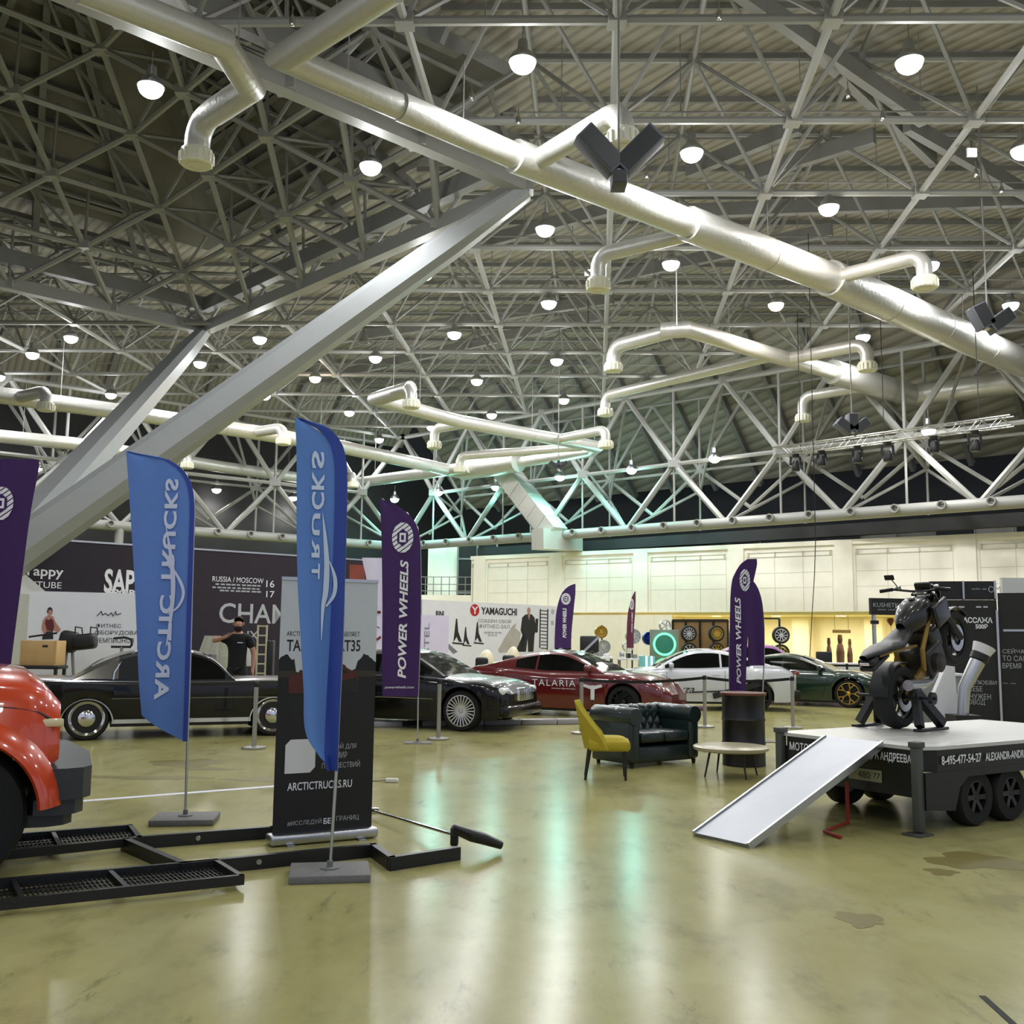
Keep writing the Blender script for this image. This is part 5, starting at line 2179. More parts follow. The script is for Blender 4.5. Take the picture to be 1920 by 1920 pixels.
def build_sofa():
    p = G(1182, 1443)
    q = G(1314, 1431)
    rz = math.atan2(q.y - p.y, q.x - p.x)
    W, Dp, SH, BH = 1.22, 0.76, 0.36, 0.73
    root = thing('chesterfield_sofa', 'dark green buttoned leather sofa behind the yellow chair', 'sofa', p, rz)
    # origin front left corner; x along the front, y to the back
    b = MB()
    b.rbox((W / 2, Dp / 2 + .02, 0.15), (W - .04, Dp - .06, 0.2), 0.03, 3)
    b.build('base', M_leather, root)
    for x0 in (0.0, W - 0.2):
        a = MB()
        a.rbox((x0 + .1, Dp / 2, 0.34), (0.17, Dp - .02, 0.56), 0.05, 4)
        r = 0.115
        a.lathe([(0, -.0), (r * .9, 0.0), (r, .02), (r, Dp - .02), (r * .9, Dp), (0, Dp)], c=(x0 + .1, 0.0, BH - r), axis='Y', seg=24)
        a.build('arm', M_leather, root)
    bk = MB()
    # buttoned back: diamond tufting
    nb, rowsn = 7, 4

    def tuft(u, v):
        x = 0.16 + (W - .32) * u
        z = 0.30 + (BH - .33) * v
        cell_u, cell_v = u * nb, v * rowsn
        s = abs(math.sin(PI * (cell_u + cell_v * .5))) * abs(math.sin(PI * (cell_u - cell_v * .5)))
        y = Dp - 0.22 - 0.05 * math.sqrt(max(s, 0)) + 0.03 * (1 - v) * 0 + 0.06 * v
        return Vector((x, y, z))
    bk.grid(tuft, 84, 40)
    r = 0.1

    def roll(u, v):
        x = 0.05 + (W - .1) * u
        t = -0.6 + 4.1 * v
        s = abs(math.sin(PI * u * nb))
        rr = r - 0.018 * (1 - math.sqrt(s))
        return Vector((x, Dp - 0.12 - math.cos(t) * rr, BH - r + math.sin(t) * rr))
    bk.grid(roll, 84, 18)
    bk.rbox((W / 2, Dp - .07, 0.36), (W - .12, 0.14, 0.58), 0.04, 3)
    bk.build('backrest', M_leather, root)
    bu = MB()
    for j in range(1, rowsn + 1):
        for i in range(nb + 1):
            u = (i + (0.5 if j % 2 else 0)) / nb
            if 0.02 < u < .98:
                c = tuft(u, j / rowsn)
                bu.lathe([(0, -.012), (0.008, -.01), (.012, 0)], c=c, axis='Y', seg=8)
    bu.build('buttons', M_leather, root)
    for k in range(2):
        s = MB()
        w = (W - .4) / 2
        s.rbox((0.2 + w * (k + .5), 0.28, SH), (w - .008, 0.54, 0.13), 0.04, 4)
        s.build('seat_cushion', M_leather, root)
    for x, y in ((.08, .06), (W - .08, .06), (.08, Dp - .08), (W - .08, Dp - .08)):
        f = MB()
        f.lathe([(0.02, 0), (0.03, .05), (0, .06)], c=(x, y, 0), seg=12)
        f.build('foot', M_darkwood, root)


def build_chair():
    c = G(1137, 1459)
    root = thing('upholstered_chair', 'mustard yellow upholstered chair on dark wooden legs, side on beside the green sofa', 'chair', c, math.radians(-4))
    # faces +x
    st = MB()

    def seat(u, v):
        x = -0.2 + 0.46 * u
        y = -0.22 + 0.44 * v
        e = (1 - abs(2 * v - 1) ** 4) * (1 - max(0, 2 * u - 1) ** 5)
        return Vector((x, y, 0.40 + 0.075 * e))
    st.grid(seat, 16, 14)
    st.rbox((0.03, 0, 0.375), (0.47, 0.45, 0.12), 0.045, 4)
    st.build('seat', M_mustard, root)
    bk = MB()

    def shell(u, v):
        # u up the back, v round from arm front to arm front
        a = (v - .5) * 2
        h = 0.34 + u * 0.53 * (1 - 0.70 * abs(a) ** 1.7)
        x = -0.22 - 0.115 * u + (a * a) * (0.24 + 0.03 * u)
        y = a * (0.235 - .015 * u)
        return Vector((x, y, h))
    bk.slab(lambda u, v: shell(v, u), 22, 16, 0.065)
    bk.build('backrest', M_mustard, root)
    for x, y, dx in ((-.19, -.18, -.05), (-.19, .18, -.05), (.2, -.18, .01), (.2, .18, .01)):
        l = MB()
        l.tube([(x, y, 0.33), (x + dx, y, 0)], [0.024, 0.014], 10)
        l.build('leg', M_darkwood, root)


def build_table():
    c = G(1371, 1455)
    root = thing('coffee_table', 'low round coffee table with a beige stone top in front of the barrel', 'table', c)
    t = MB()
    t.lathe([(0, .345), (.42, .345), (.435, .335), (.43, .305), (.40, .29), (0, .29)], seg=48)
    t.build('tabletop', mat('beige_stone_top', (176, 168, 138), 0.3, noise=6, var=0.14), root)
    for k in range(4):
        a = 0.3 + k * PI / 2
        l = MB()
        l.tube([(math.cos(a) * .27, math.sin(a) * .27, .29), (math.cos(a) * .34, math.sin(a) * .34, 0)], [.014, .009], 8)
        l.build('leg', M_black, root)


def build_barrel():
    c = G(1402, 1438) + Vector((0, 0.2, 0))
    root = thing('steel_barrel', 'black oil barrel with a brown wooden lid behind the coffee table', 'barrel', c)
    b = MB()
    prof = [(0, 0.0), (.262, 0.0), (.272, .01), (.268, .03)]
    for k in range(2):
        z = 0.28 + k * 0.29
        prof += [(.266, z - .025), (.277, z), (.266, z + .025)]
    prof += [(.266, .84), (.273, .86), (.273, .875), (.26, .875)]
    b.lathe(prof, seg=40)
    b.build('drum', mat('black_barrel_paint', (20, 17, 15), 0.4), root)
    t = MB()
    t.lathe([(.285, .872), (.29, .875), (.29, .9), (.285, .905), (0, .905)], seg=40)
    t.build('wooden_lid', mat('brown_wood_lid', (104, 58, 38), 0.5, noise=9, var=.2), root)


build_sofa()
build_chair()
build_table()
build_barrel()


# ================================================================== BARRIER POSTS
def build_posts():
    M_post = mat('brushed_post', (168, 166, 158), 0.35, 0.7)
    M_belt = mat('black_belt', (14, 14, 15), 0.8)
    L = [((476, 1404), 'silver barrier post between the black vintage car and the roll up banner'),
         ((822, 1387), 'silver barrier post beside the wheel of the black coupe'),
         ((1090, 1376), 'silver barrier post behind the yellow chair'),
         ((1322, 1364), 'silver barrier post between the sofa and the barrel'),
         ((1487, 1366), 'silver barrier post left of the trailer, before the green supercar')]
    P = []
    for (x, y), lab in L:
        c = G(x, y)
        root = thing('barrier_post', lab, 'post', c, group='retractable belt barrier posts')
        b = MB()
        b.lathe([(0, 0), (.165, 0), (.17, .012), (.165, .03), (.05, .045), (0, .045)], seg=28)
        b.build('base_disc', M_post, root)
        s = MB()
        s.lathe([(.032, .04), (.032, .84), (0, .84)], seg=16)
        s.build('post_tube', M_post, root)
        h = MB()
        h.lathe([(.036, .84), (.038, .85), (.038, .90), (.03, .915), (0, .915)], seg=16)
        h.build('belt_cassette', M_black, root)
        P.append((c, root))
    for i, j in ((2, 3), (3, 4)):
        a, b = P[i][0] + Vector((0, 0, .87)), P[j][0] + Vector((0, 0, .87))
        e_ = (b - a).normalized() * .042
        a, b = a + e_, b - e_
        m = MB()
        pts = [a.lerp(b, k / 8) - Vector((0, 0, .05 * math.sin(PI * k / 8))) for k in range(9)]
        for u, v in zip(pts, pts[1:]):
            m.bar(u, v, 0.004, 0.05, up=(0, 0, 1))
        m.build('belt', M_belt, P[i][1], world=True)
    # far fence of the stand on the right
    for k, (x, y) in enumerate(((1590, 1322), (1640, 1322))):
        c = D(x, y, 26.9)
        root = thing('barrier_post', 'thin black barrier post behind the green supercar, %s' % ('left one' if k == 0 else 'right one beside the reception counter'), 'post', (c.x, c.y, 0), group='black posts behind the green car')
        s = MB()
        s.lathe([(.15, 0), (.15, .03), (.03, .05), (.03, .95), (0, .95)], seg=12)
        s.build('post_tube', M_black, root)
        if k == 0:
            m = MB()
            d = D(1480, y, 26.9)
            d2 = D(1640, y, 26.9)
            m.bar(Vector((d.x, d.y, .9)), Vector((d2.x, d2.y, .9)), .005, .05, up=(0, 0, 1))
            m.build('belt', M_belt, root, world=True)


build_posts()


def build_plinth():
    a, b = G(690, 1363), G(1108, 1357)
    M = wall_frame(a, b)
    L = (b - a).length
    root = thing('floor_cable_cover', 'low pale grey floor strip running under the black coupe to the red car', 'floor strip', a)
    mb = MB()
    n = 6
    for k in range(n):
        mb.rbox((L * (k + .5) / n, 0.05, 0), (L / n - 0.01, 0.1, 0.2), 0.02, 2, M)
    mb.build('strip', mat('pale_grey_vinyl', (160, 156, 160), 0.4), root, world=True)
    mb = MB()
    mb.box((0.75, 0.055, 0.102), (0.35, 0.085, 0.004), M)
    mb.build('dark_patch', M_darkwall, root, world=True)


build_plinth()


def build_power_strip():
    c = G(735, 1467)
    root = thing('power_strip', 'white power strip with a cable on the floor right of the roll up banner', 'power strip', c, -0.1)
    m = MB()
    m.rbox((0, 0, .022), (.14, .06, .044), .012, 3)
    m.build('socket_body', mat('white_plastic', (222, 222, 212), 0.4), root)
    w = MB()
    w.tube([(-.07, 0, .02), (-.16, .03, .008), (-.26, .02, .008), (-.4, .1, .008)], .006, 6)
    w.build('cable', mat('grey_cable', (120, 120, 112), 0.5), root)


build_power_strip()


# ================================================================== TRAILER WITH RAMP AND REARING MOTORCYCLE
TR0 = G(1724, 1566)
TL = G(1462, 1366, 0.71)
TX = Vector((0.84, 0.543, 0)).normalized()
TY = Vector((-TX.y, TX.x, 0))
TRZ = math.atan2(TX.y, TX.x)
TW, TLEN, TH = 1.48, 3.3, 0.71
M_checker = mat('aluminium_checker_plate', (208, 208, 203), 0.38, 0.5, bump=(30, 0.25))
M_trailer = mat('black_trailer_panel', (10, 10, 10), 0.42)


def build_trailer():
    root = thing('flatbed_trailer', 'black flatbed trailer with white lettering carrying the motorcycle', 'trailer', TR0, TRZ)
    # local: x along the length (away right), y towards the left end of the tail
    dk = MB()
    dk.prism([(0, 0.02), (0.22, -0.06), (TLEN, -0.06), (TLEN, TW + .06), (0.22, TW + .06), (0, TW - .02)], TH - 0.03, TH)
    dk.build('deck', M_checker, root)
    bd = MB()
    bd.prism([(0.02, 0.06), (.2, -.05), (TLEN, -.05), (TLEN, TW + .05), (.2, TW + .05), (.02, TW - .06)], 0.5, TH - .03)
    # tail skirt
    bd.box((0.04, TW / 2, 0.44), (0.05, TW - .06, 0.3))
    # side skirts with wheel cut-out
    for y in (-.05, TW + .03):
        skirt = [(0.03, 0.5), (0.03, 0.2), (0.42, 0.17), (0.5, 0.36), (0.62, 0.44), (1.5, 0.44), (1.62, 0.36), (1.7, 0.25), (TLEN, 0.25), (TLEN, 0.5)]
        Mx = basis(Vector((1, 0, 0)), Vector((0, 0, 1)), Vector((0, -1, 0)), Vector((0, y + .02, 0)))
        bd.prism(skirt, 0, 0.025, Mx)
    bd.build('body', M_trailer, root)
    for x in (0.8, 1.32):
        for y, s in ((0.08, -1), (TW - .08, 1)):
            wheel(root, (x, y, 0.245), 0.245, 0.14, 0.18, s, 'spoke', M_rimblack, spokes=6)
    ax = MB()
    for x in (0.8, 1.32):
        ax.tube([(x, .1, .245), (x, TW - .1, .245)], .03, 8)
    ax.build('axle', M_black, root)
    for y in (0.0, TW):
        s = MB()
        s.rbox((0, y, 0.39), (0.075, 0.075, 0.72), .008)
        s.rbox((0, y, 0.73), (0.1, 0.1, 0.05), .01)
        s.rbox((-.02, y, 0.008), (0.2, 0.17, 0.016), .004)
        s.build('corner_leg', mat('dull_grey_leg', (84, 86, 82), 0.55, 0.3) if y == 0 else MATS['dull_grey_leg'], root)
    ML = basis(Vector((0, -1, 0)), Vector((0, 0, 1)), Vector((-1, 0, 0)), Vector((0.012, TW, 0)))   # tail face, reads left to right
    t = MB()
    t.text('МОТОШКОЛА', ML @ Matrix.Translation((0.1, 0.555, 0.004)), w=0.52, h=0.075, depth=0, bold=.02)
    t.build('lettering', M_whiteink, root)
    t = MB()
    t.text('АЛЕКСАНДРА АНДРЕЕВА', ML @ Matrix.Translation((0.70, 0.555, 0.004)), w=0.72, h=0.085, depth=0, bold=.02)
    t.build('lettering', M_whiteink, root)
    pl = MB()
    pl.box((0.95, 0.425, 0.004), (0.34, 0.1, 0.01), ML)
    pl.build('number_plate', mat('dull_plate', (150, 148, 120), 0.6), root)
    t = MB()
    t.text('480', ML @ Matrix.Translation((0.88, 0.395, 0.011)), w=0.13, h=0.06, depth=0)
    t.build('plate_lettering', M_blackink, root)
    t = MB()
    t.text('77', ML @ Matrix.Translation((1.04, 0.405, 0.011)), w=0.07, h=0.045, depth=0)
    t.build('plate_lettering', M_blackink, root)
    MR = basis(Vector((1, 0, 0)), Vector((0, 0, 1)), Vector((0, -1, 0)), Vector((0, -0.06, 0)))
    t = MB()
    t.text('8-495-477-54-27', MR @ Matrix.Translation((0.24, 0.555, 0.006)), w=0.56, h=0.075, depth=0, bold=.02)
    t.build('lettering', M_whiteink, root)
    t = MB()
    t.text('ALEXANDR-ANDREEV.RU', MR @ Matrix.Translation((0.86, 0.555, 0.006)), w=0.8, h=0.07, depth=0, bold=.02)
    t.build('lettering', M_whiteink, root)
    # ramp (lifts off: its own thing)
    g1, g2 = G(1300, 1568), G(1402, 1591)

    def tail_pt(px, py):
        r_ = ray(px, py)
        t_ = (TR0 - Vector((0, 0, CAMZ))).dot(TX) / r_.dot(TX)
        w_ = Vector((0, 0, CAMZ)) + r_ * t_
        return TR0 + TY * (w_ - TR0).dot(TY) - TX * 0.012 + Vector((0, 0, TH + 0.012))
    k1, k2 = tail_pt(1549, 1372), tail_pt(1656, 1383)
    rp = thing('loading_ramp', 'long bright aluminium ramp sloping from the trailer tail to the floor', 'ramp', g1)
    m = MB()
    up = Vector((0, 0, 1))
    a, b, c, d = g1 + up * .03, g2 + up * .03, k2, k1
    n = (b - a).cross(d - a).normalized()
    t_ = n * -0.03
    vs = [a, b, c, d, a + t_, b + t_, c + t_, d + t_]
    m.add(vs, [(0, 1, 2, 3), (7, 6, 5, 4), (0, 4, 5, 1), (1, 5, 6, 2), (2, 6, 7, 3), (3, 7, 4, 0)])
    m.build('ramp_plate', mat('bright_ramp_aluminium', (150, 152, 157), 0.4, 0.7, noise=5, bump=(8, 0.06)), rp, world=True)
    e_ = MB()
    for p0, p1 in ((b, c), (a, d)):
        e_.bar(p0 + t_ * .6, p1 + t_ * .6, .02, .06, up=n)
    e_.build('side_flange', M_alu, rp, world=True)
    # red trolley jack handle under the trailer
    j = thing('red_jack', 'red jack with an angled foot standing under the trailer tail', 'jack', G(1590, 1546))
    m = MB()
    p = G(1590, 1546)
    m.tube([p + Vector((0, 0, .36)), p + Vector((0, 0, .01))], .018, 8)
    m.tube([p + Vector((0, 0, .02)), G(1546, 1559, .02), G(1577, 1570, .015)], .014, 8)
    m.build('jack_frame', mat('faded_red_paint', (150, 44, 28), 0.5), j, world=True)


build_trailer()


def build_motorcycle():
    c0 = G(1690, 1371, TH)
    c0 = c0 + Vector((0.08, 0.32, 0))
    az = math.radians(49)
    pitch = math.radians(26)
    R = 0.315
    f = Vector((math.sin(az), math.cos(az), 0))
    left = Vector((-f.y, f.x, 0))
    rz = math.atan2(f.y, f.x)
    root = thing('motorcycle', 'black naked motorcycle rearing up on its rear wheel on the trailer', 'motorcycle', c0, rz)
    Rm = Matrix.Translation((0, 0, R)) @ Matrix.Rotation(-pitch, 4, 'Y') @ Matrix.Translation((0, 0, -R))
    B = lambda: MB(Rm)
    pt = lambda x, y, z: Vector((x, y, z))

    def wh(cx, cz, rr, w, nm):
        t = B()
        t.lathe([(rr * .68, -w * .42), (rr * .88, -w * .5), (rr * .96, -w * .36), (rr, -w * .12), (rr, w * .12), (rr * .96, w * .36), (rr * .88, w * .5), (rr * .68, w * .42), (rr * .68, -w * .42)], c=(cx, 0, cz), axis='Y', seg=40)
        ty = t.build(nm, M_rubber, root)
        r = B()
        r.lathe([(rr * .7, -w * .3), (rr * .62, -w * .2), (rr * .62, w * .2), (rr * .7, w * .3)], c=(cx, 0, cz), axis='Y', seg=32)
        r.lathe([(0, -w * .45), (.045, -w * .45), (.05, w * .45), (0, w * .45)], c=(cx, 0, cz), axis='Y', seg=16)
        for k in range(5):
            a = 2 * PI * k / 5
            r.bar((cx + .04 * math.cos(a), 0, cz + .04 * math.sin(a)), (cx + rr * .64 * math.cos(a), 0, cz + rr * .64 * math.sin(a)), .03, .04, up=(0, 1, 0))
        r.build('rim', M_rimblack, ty)
        d = B()
        for s in (-1, 1):
            d.lathe([(.08, s * w * .48), (.145, s * w * .48), (.145, s * (w * .48 + .005)), (.08, s * (w * .48 + .005))], c=(cx, 0, cz), axis='Y', seg=24)
        d.build('brake_disc', M_alu, ty)
    wh(0, R, R, 0.20, 'rear_wheel')
    wh(1.36, R, R * .97, 0.13, 'front_wheel')
    a = B()
    for s in (-1, 1):
        a.bar((0, s * .125, R), (.5, s * .1, R + .08), .035, .09, up=(0, 0, 1))
    a.build('swingarm', mat('gold_anodised', (150, 122, 62), 0.4, 0.7), root)
    e = B()
    e.rbox((.66, 0, .42), (.36, .36, .30), .05, 3)
    e.rbox((.80, 0, .58), (.22, .30, .24), .04, 3)
    for s in (-1, 1):
        e.lathe([(0, 0), (.1, 0), (.1, s * .05), (.07, s * .07), (0, s * .07)], c=(.6, s * .18, .40), axis='Y', seg=20)
    e.build('engine', mat('dark_engine_metal', (60, 58, 54), 0.4, 0.6), root)
    fr = B()
    for s in (-1, 1):
        fr.tube([(.42, s * .13, .40), (.46, s * .15, .62), (.86, s * .12, .86), (1.0, s * .04, .90)], .026, 8)
        fr.tube([(.98, s * .05, .82), (.9, s * .12, .55), (.76, s * .12, .3)], .02, 8)
        fr.tube([(.45, s * .1, .66), (.05, s * .08, .80), (-.2, s * .06, .86)], .016, 8)
    fr.build('frame', MATS['gold_anodised'], root)
    tk = B()

    def tank(u, v):
        t = 2 * PI * v
        x = 0.42 + 0.56 * u
        k = math.sin(PI * min(1, max(0.02, u * .92 + .05))) ** .45
        w = (.11 + .09 * u) * k
        h = .15 * k
        return Vector((x, math.copysign(abs(math.cos(t)) ** .7, math.cos(t)) * w, .86 + .05 * u + math.copysign(abs(math.sin(t)) ** .75, math.sin(t)) * h))
    tk.grid(tank, 20, 28)
    for s in (-1, 1):
        tk.rbox((.92, s * .2, .82), (.3, .05, .24), .024, 3)
    tk.build('fuel_tank', mat('satin_black_tank', (9, 9, 10), 0.35, coat=0.4), root)
    cp = B()
    cp.lathe([(0.035, 0), (.04, .01), (0, .014)], c=(.78, 0, 1.04), seg=14)
    cp.build('filler_cap', M_chrome, root)
    st = B()

    def seat(u, v):
        t = 2 * PI * v
        x = .48 - .86 * u
        w = interp([(0, .10), (.35, .15), (.75, .12), (1, .04)], u)
        h = interp([(0, .06), (.5, .05), (1, .025)], u)
        z = interp([(0, .82), (.35, .80), (.6, .87), (1, .93)], u)
        return Vector((x, math.cos(t) * w, z + math.sin(t) * h))
    st.grid(seat, 22, 20)
    st.build('seat', M_black, root)
    tl = B()
    tl.rbox((-.30, 0, .86), (.14, .17, .07), .025, 3)
    tl.rbox((-.2, 0, .80), (.35, .16, .05), .02, 3)
    tl.build('tail_unit', M_black, root)
    l = B()
    l.rbox((-.385, 0, .865), (.02, .1, .03), .008)
    l.build('tail_light', mat('pale_tail_lens', (225, 205, 200), .2), root)
    fg = B()

    def fender(u, v):
        t = PI * (.30 + .55 * u)
        rr = R + .03
        return Vector((math.cos(t) * rr, (v - .5) * .2, R + math.sin(t) * rr))
    fg.slab(fender, 14, 4, .008)
    fg.build('rear_hugger', M_black, root)
    fk = B()
    top = Vector((1.02, 0, .98))
    bot = Vector((1.36, 0, R))
    for s in (-1, 1):
        o = Vector((0, s * .105, 0))
        fk.tube([top + o, top.lerp(bot, .5) + o], .027, 10)
        fk.tube([top.lerp(bot, .45) + o, bot + o], .033, 10)
    fk.box((1.03, 0, .95), (.08, .25, .035))
    fk.box((1.1, 0, .80), (.08, .25, .035))
    fk.build('front_fork', M_black, root)
    ff = B()

    def ffn(u, v):
        t = PI * (.12 + .6 * u)
        rr = R * .97 + .025
        return Vector((1.36 + math.cos(t) * rr, (v - .5) * .15, R + math.sin(t) * rr))
    ff.slab(ffn, 14, 4, .008)
    ff.build('front_fender', P_black, root)
    hb = B()
    hb.tube([(.86, .36, 1.10), (.90, .26, 1.10), (.98, .10, 1.04), (1.0, 0, 1.03), (.98, -.10, 1.04), (.90, -.26, 1.10), (.86, -.36, 1.10)], .013, 8)
    hb.build('handlebar', M_blacksteel, root)
    for s in (-1, 1):
        g = B()
        g.tube([(.90, s * .25, 1.10), (.855, s * .38, 1.10)], .019, 10)
        g.build('grip', M_rubber, root)
        v = B()
        v.tube([(.95, s * .22, 1.09), (.93, s * .36, 1.085)], .006, 6)
        v.box((.94, s * .21, 1.1), (.04, .04, .04))
        v.build('lever', M_alu, root)
        if s < 0:
            continue
        m = B()
        m.tube([(.93, s * .2, 1.1), (.9, s * .24, 1.22)], .006, 6)
        m.rbox((.895, s * .255, 1.24), (.02, .11, .06), .01)
        m.build('mirror', M_black, root)
    da = B()
    da.rbox((1.06, 0, 1.05), (.05, .18, .11), .02)
    da.build('dash', M_black, root)
    cl = B()
    for s in (-1, 1):
        cl.lathe([(.028, 0), (.03, .02), (0, .025)], c=(1.02, s * .105, .985), seg=12)
    cl.rbox((.98, 0, 1.02), (.07, .14, .03), .01)
    cl.build('bar_clamp', M_chrome, root)
    hl = B()
    hl.lathe([(0, .1), (.06, .09), (.1, .03), (.105, 0), (0, -.02)], c=(1.17, 0, .93), axis='X', seg=20)
    hl.build('headlight', M_black, root)
    ex = B()
    ex.tube([(.75, -.14, .3), (.45, -.15, .26), (.2, -.2, .36), (-.1, -.22, .5)], [.025, .03, .05, .055], 14)
    ex.build('exhaust', M_alu, root)
    # stand: two black A frames holding the axle
    sd = thing('wheel_stand', 'black twin legged stand holding the rear wheel of the motorcycle', 'stand', c0, rz)
    for s in (-1, 1):
        m = MB()
        y = s * .30
        m.bar((0, s * .2, R + .06), (-.16, y + s * .02, 0.045), .08, .07, up=(0, 1, 0))
        m.bar((0, s * .2, R + .06), (.26, y + s * .04, 0.05), .09, .08, up=(0, 1, 0))
        m.rbox((0, s * .2, R + .05), (.14, .09, .14), .02)
        m.rbox((.05, y + s * .03, .014), (.56, .09, .024), .006)
        m.build('side_frame', M_blacksteel, sd)
    ax = MB()
    ax.tube([(0, -.42, R), (0, .42, R)], .016, 10)
    ax.lathe([(0, -.02), (.06, -.02), (.06, .02), (0, .02)], c=(0, -.38, R), axis='Y', seg=20)
    ax.build('axle_bar', M_blacksteel, sd)


build_motorcycle()
# ================================================================== BACKGROUND STANDS
def panel(name, label, cat, pa, pb, ztop, m, zbot=0.0, t=0.06, group=None):
    """upright printed panel between two floor points; returns its root, frame and a pixel-to-sheet function"""
    p, q = Vector((pa.x, pa.y, 0)), Vector((pb.x, pb.y, 0))
    M = wall_frame(p, q)
    L = (q - p).length
    root = thing(name, label, cat, p, 0, group)
    mb = MB()
    mb.box((L / 2, (zbot + ztop) / 2, -t / 2), (L, ztop - zbot, t), M)
    mb.build('sheet', m, root, world=True)
    n = M.to_3x3().col[2]
    ux = M.to_3x3().col[0]

    def S(px, py):
        d = ray(px, py)
        tt = (p - Vector((0, 0, CAMZ))).dot(n) / d.dot(n)
        w = Vector((0, 0, CAMZ)) + d * tt
        return (w - p).dot(ux), w.z

    def text(s, x0, yb, x1, yt, ink, nm='lettering', **kw):
        a, b = S(x0, yb)
        _, d = S(x0, yt)
        c = S(x1, yb)[0]
        tm = MB()
        tm.text(s, M @ Matrix.Translation((a, b, 0.008)), w=c - a, h=d - b, depth=0, **kw)
        tm.build(nm, ink, root, world=True, sharp=None)

    def poly(pts, ink, nm, h=0.006):
        pm = MB()
        pm.prism([S(x, y) for x, y in pts], 0.001, h, M)
        pm.build(nm, ink, root, world=True)

    def lines(rows, ink, nm='small_print'):
        pm = MB()
        for x0, x1, y, w in rows:
            a, b = S(x0, y)
            c, _ = S(x1, y)
            k = w
            n_ = max(2, int((c - a) / 0.16))
            rr = random.Random(int(x0 * 7 + y))
            for i in range(n_):
                u0 = a + (c - a) * i / n_
                u1 = a + (c - a) * (i + 0.62 + .25 * rr.random()) / n_
                pm.box(((u0 + u1) / 2, b, 0.005), (u1 - u0, k, 0.004), M)
        pm.build(nm, ink, root, world=True)
    return root, M, L, S, text, poly, lines


def ellipse(cx, cy, rx, ry, n=20, a0=0.0):
    return [(cx + rx * math.cos(a0 + 2 * PI * k / n), cy + ry * math.sin(a0 + 2 * PI * k / n)) for k in range(n)]


def build_black_wall():
    a, b = G(-40, 1004, 4.0), G(694, 1052, 4.0)
    root, M, L, S, text, poly, lines = panel('black_banner_wall', 'long tall black banner wall with white lettering behind the vintage car', 'banner', a, b, 4.0, M_plum, t=0.1)
    rail = MB()
    rail.box((L / 2, 4.02, 0), (L, 0.05, 0.05), M)
    rail.build('top_rail', M_alu, root, world=True)
    text('Yappy', 42, 1084, 118, 1060, M_whiteink, bold=.015)
    text('RUTUBE', 42, 1101, 115, 1089, M_whiteink)
    text('SAPE', 194, 1112, 268, 1066, M_whiteink, bold=.03)
    text('SPORT', 200, 1116, 268, 1104, M_whiteink, bold=.03)
    text('RUSSIA / MOSCOW', 398, 1090, 494, 1080, M_whiteink)
    lines([(404, 492, 1095, .045), (398, 490, 1101, .045), (412, 491, 1107, .045)], M_greyink2)
    text('16', 499, 1101, 514, 1088, M_whiteink)
    text('17', 499, 1120, 514, 1108, M_whiteink)
    text('CHAMPIONS', 410, 1168, 660, 1130, M_greyink2, bold=.01)
    text('IX', 463, 1199, 484, 1183, M_greyink2, bold=.01)
    fr = MB()
    # portrait print at the far right end
    poly([(655, 1058), (684, 1060), (684, 1092), (655, 1090)], mat('rust_print', (120, 50, 34), .6, noise=2.5, var=.5), 'rust_print')


def build_white_board():
    a, b = D(56, 1110, 20.2), D(262, 1122, 21.0)
    root, M, L, S, text, poly, lines = panel('white_fitness_board', 'white board with a woman in red top and fitness lettering behind the wooden crate', 'board', a, b, D(56, 1108, 20.2).z, M_white)
    text('ФИТНЕС', 180, 1177, 227, 1169, M_blackink)
    text('ОБОРУДОВАНИЕ', 178, 1191, 285, 1182, M_blackink)
    text('ЧЕМПИОНОВ', 178, 1205, 251, 1196, M_blackink)
    sg = MB()
    pts = [(182, 1155), (190, 1146), (192, 1153), (198, 1150), (203, 1154), (209, 1149), (212, 1155), (217, 1146), (218, 1153), (227, 1150)]
    W = [M @ Vector((*S(x, y), 0.006)) for x, y in pts]
    sg.tube(W, 0.008, 5)
    sg.build('signature', M_blackink, root, world=True)
    skin = mat('printed_skin', (176, 128, 110), .6)
    poly([(80, 1165), (84, 1158), (91, 1153), (100, 1156), (104, 1166), (114, 1180), (110, 1186), (100, 1182), (94, 1192), (83, 1190), (78, 1178)], skin, 'printed_woman')
    poly(ellipse(94, 1147, 4.6, 7), skin, 'printed_woman')
    poly([(90, 1140), (94, 1138), (98, 1141), (99, 1147), (96, 1143), (91, 1144), (90, 1151), (88, 1147)], M_blackink, 'printed_hair', .0075)
    poly([(84, 1168), (87, 1160), (91, 1163), (96, 1159), (100, 1164), (102, 1174), (99, 1184), (88, 1182)], mat('printed_red_top', (96, 26, 34), .6), 'printed_top', .0075)
    poly([(80, 1192), (88, 1184), (99, 1184), (100, 1198), (79, 1199)], M_blackink, 'printed_trousers', .0075)


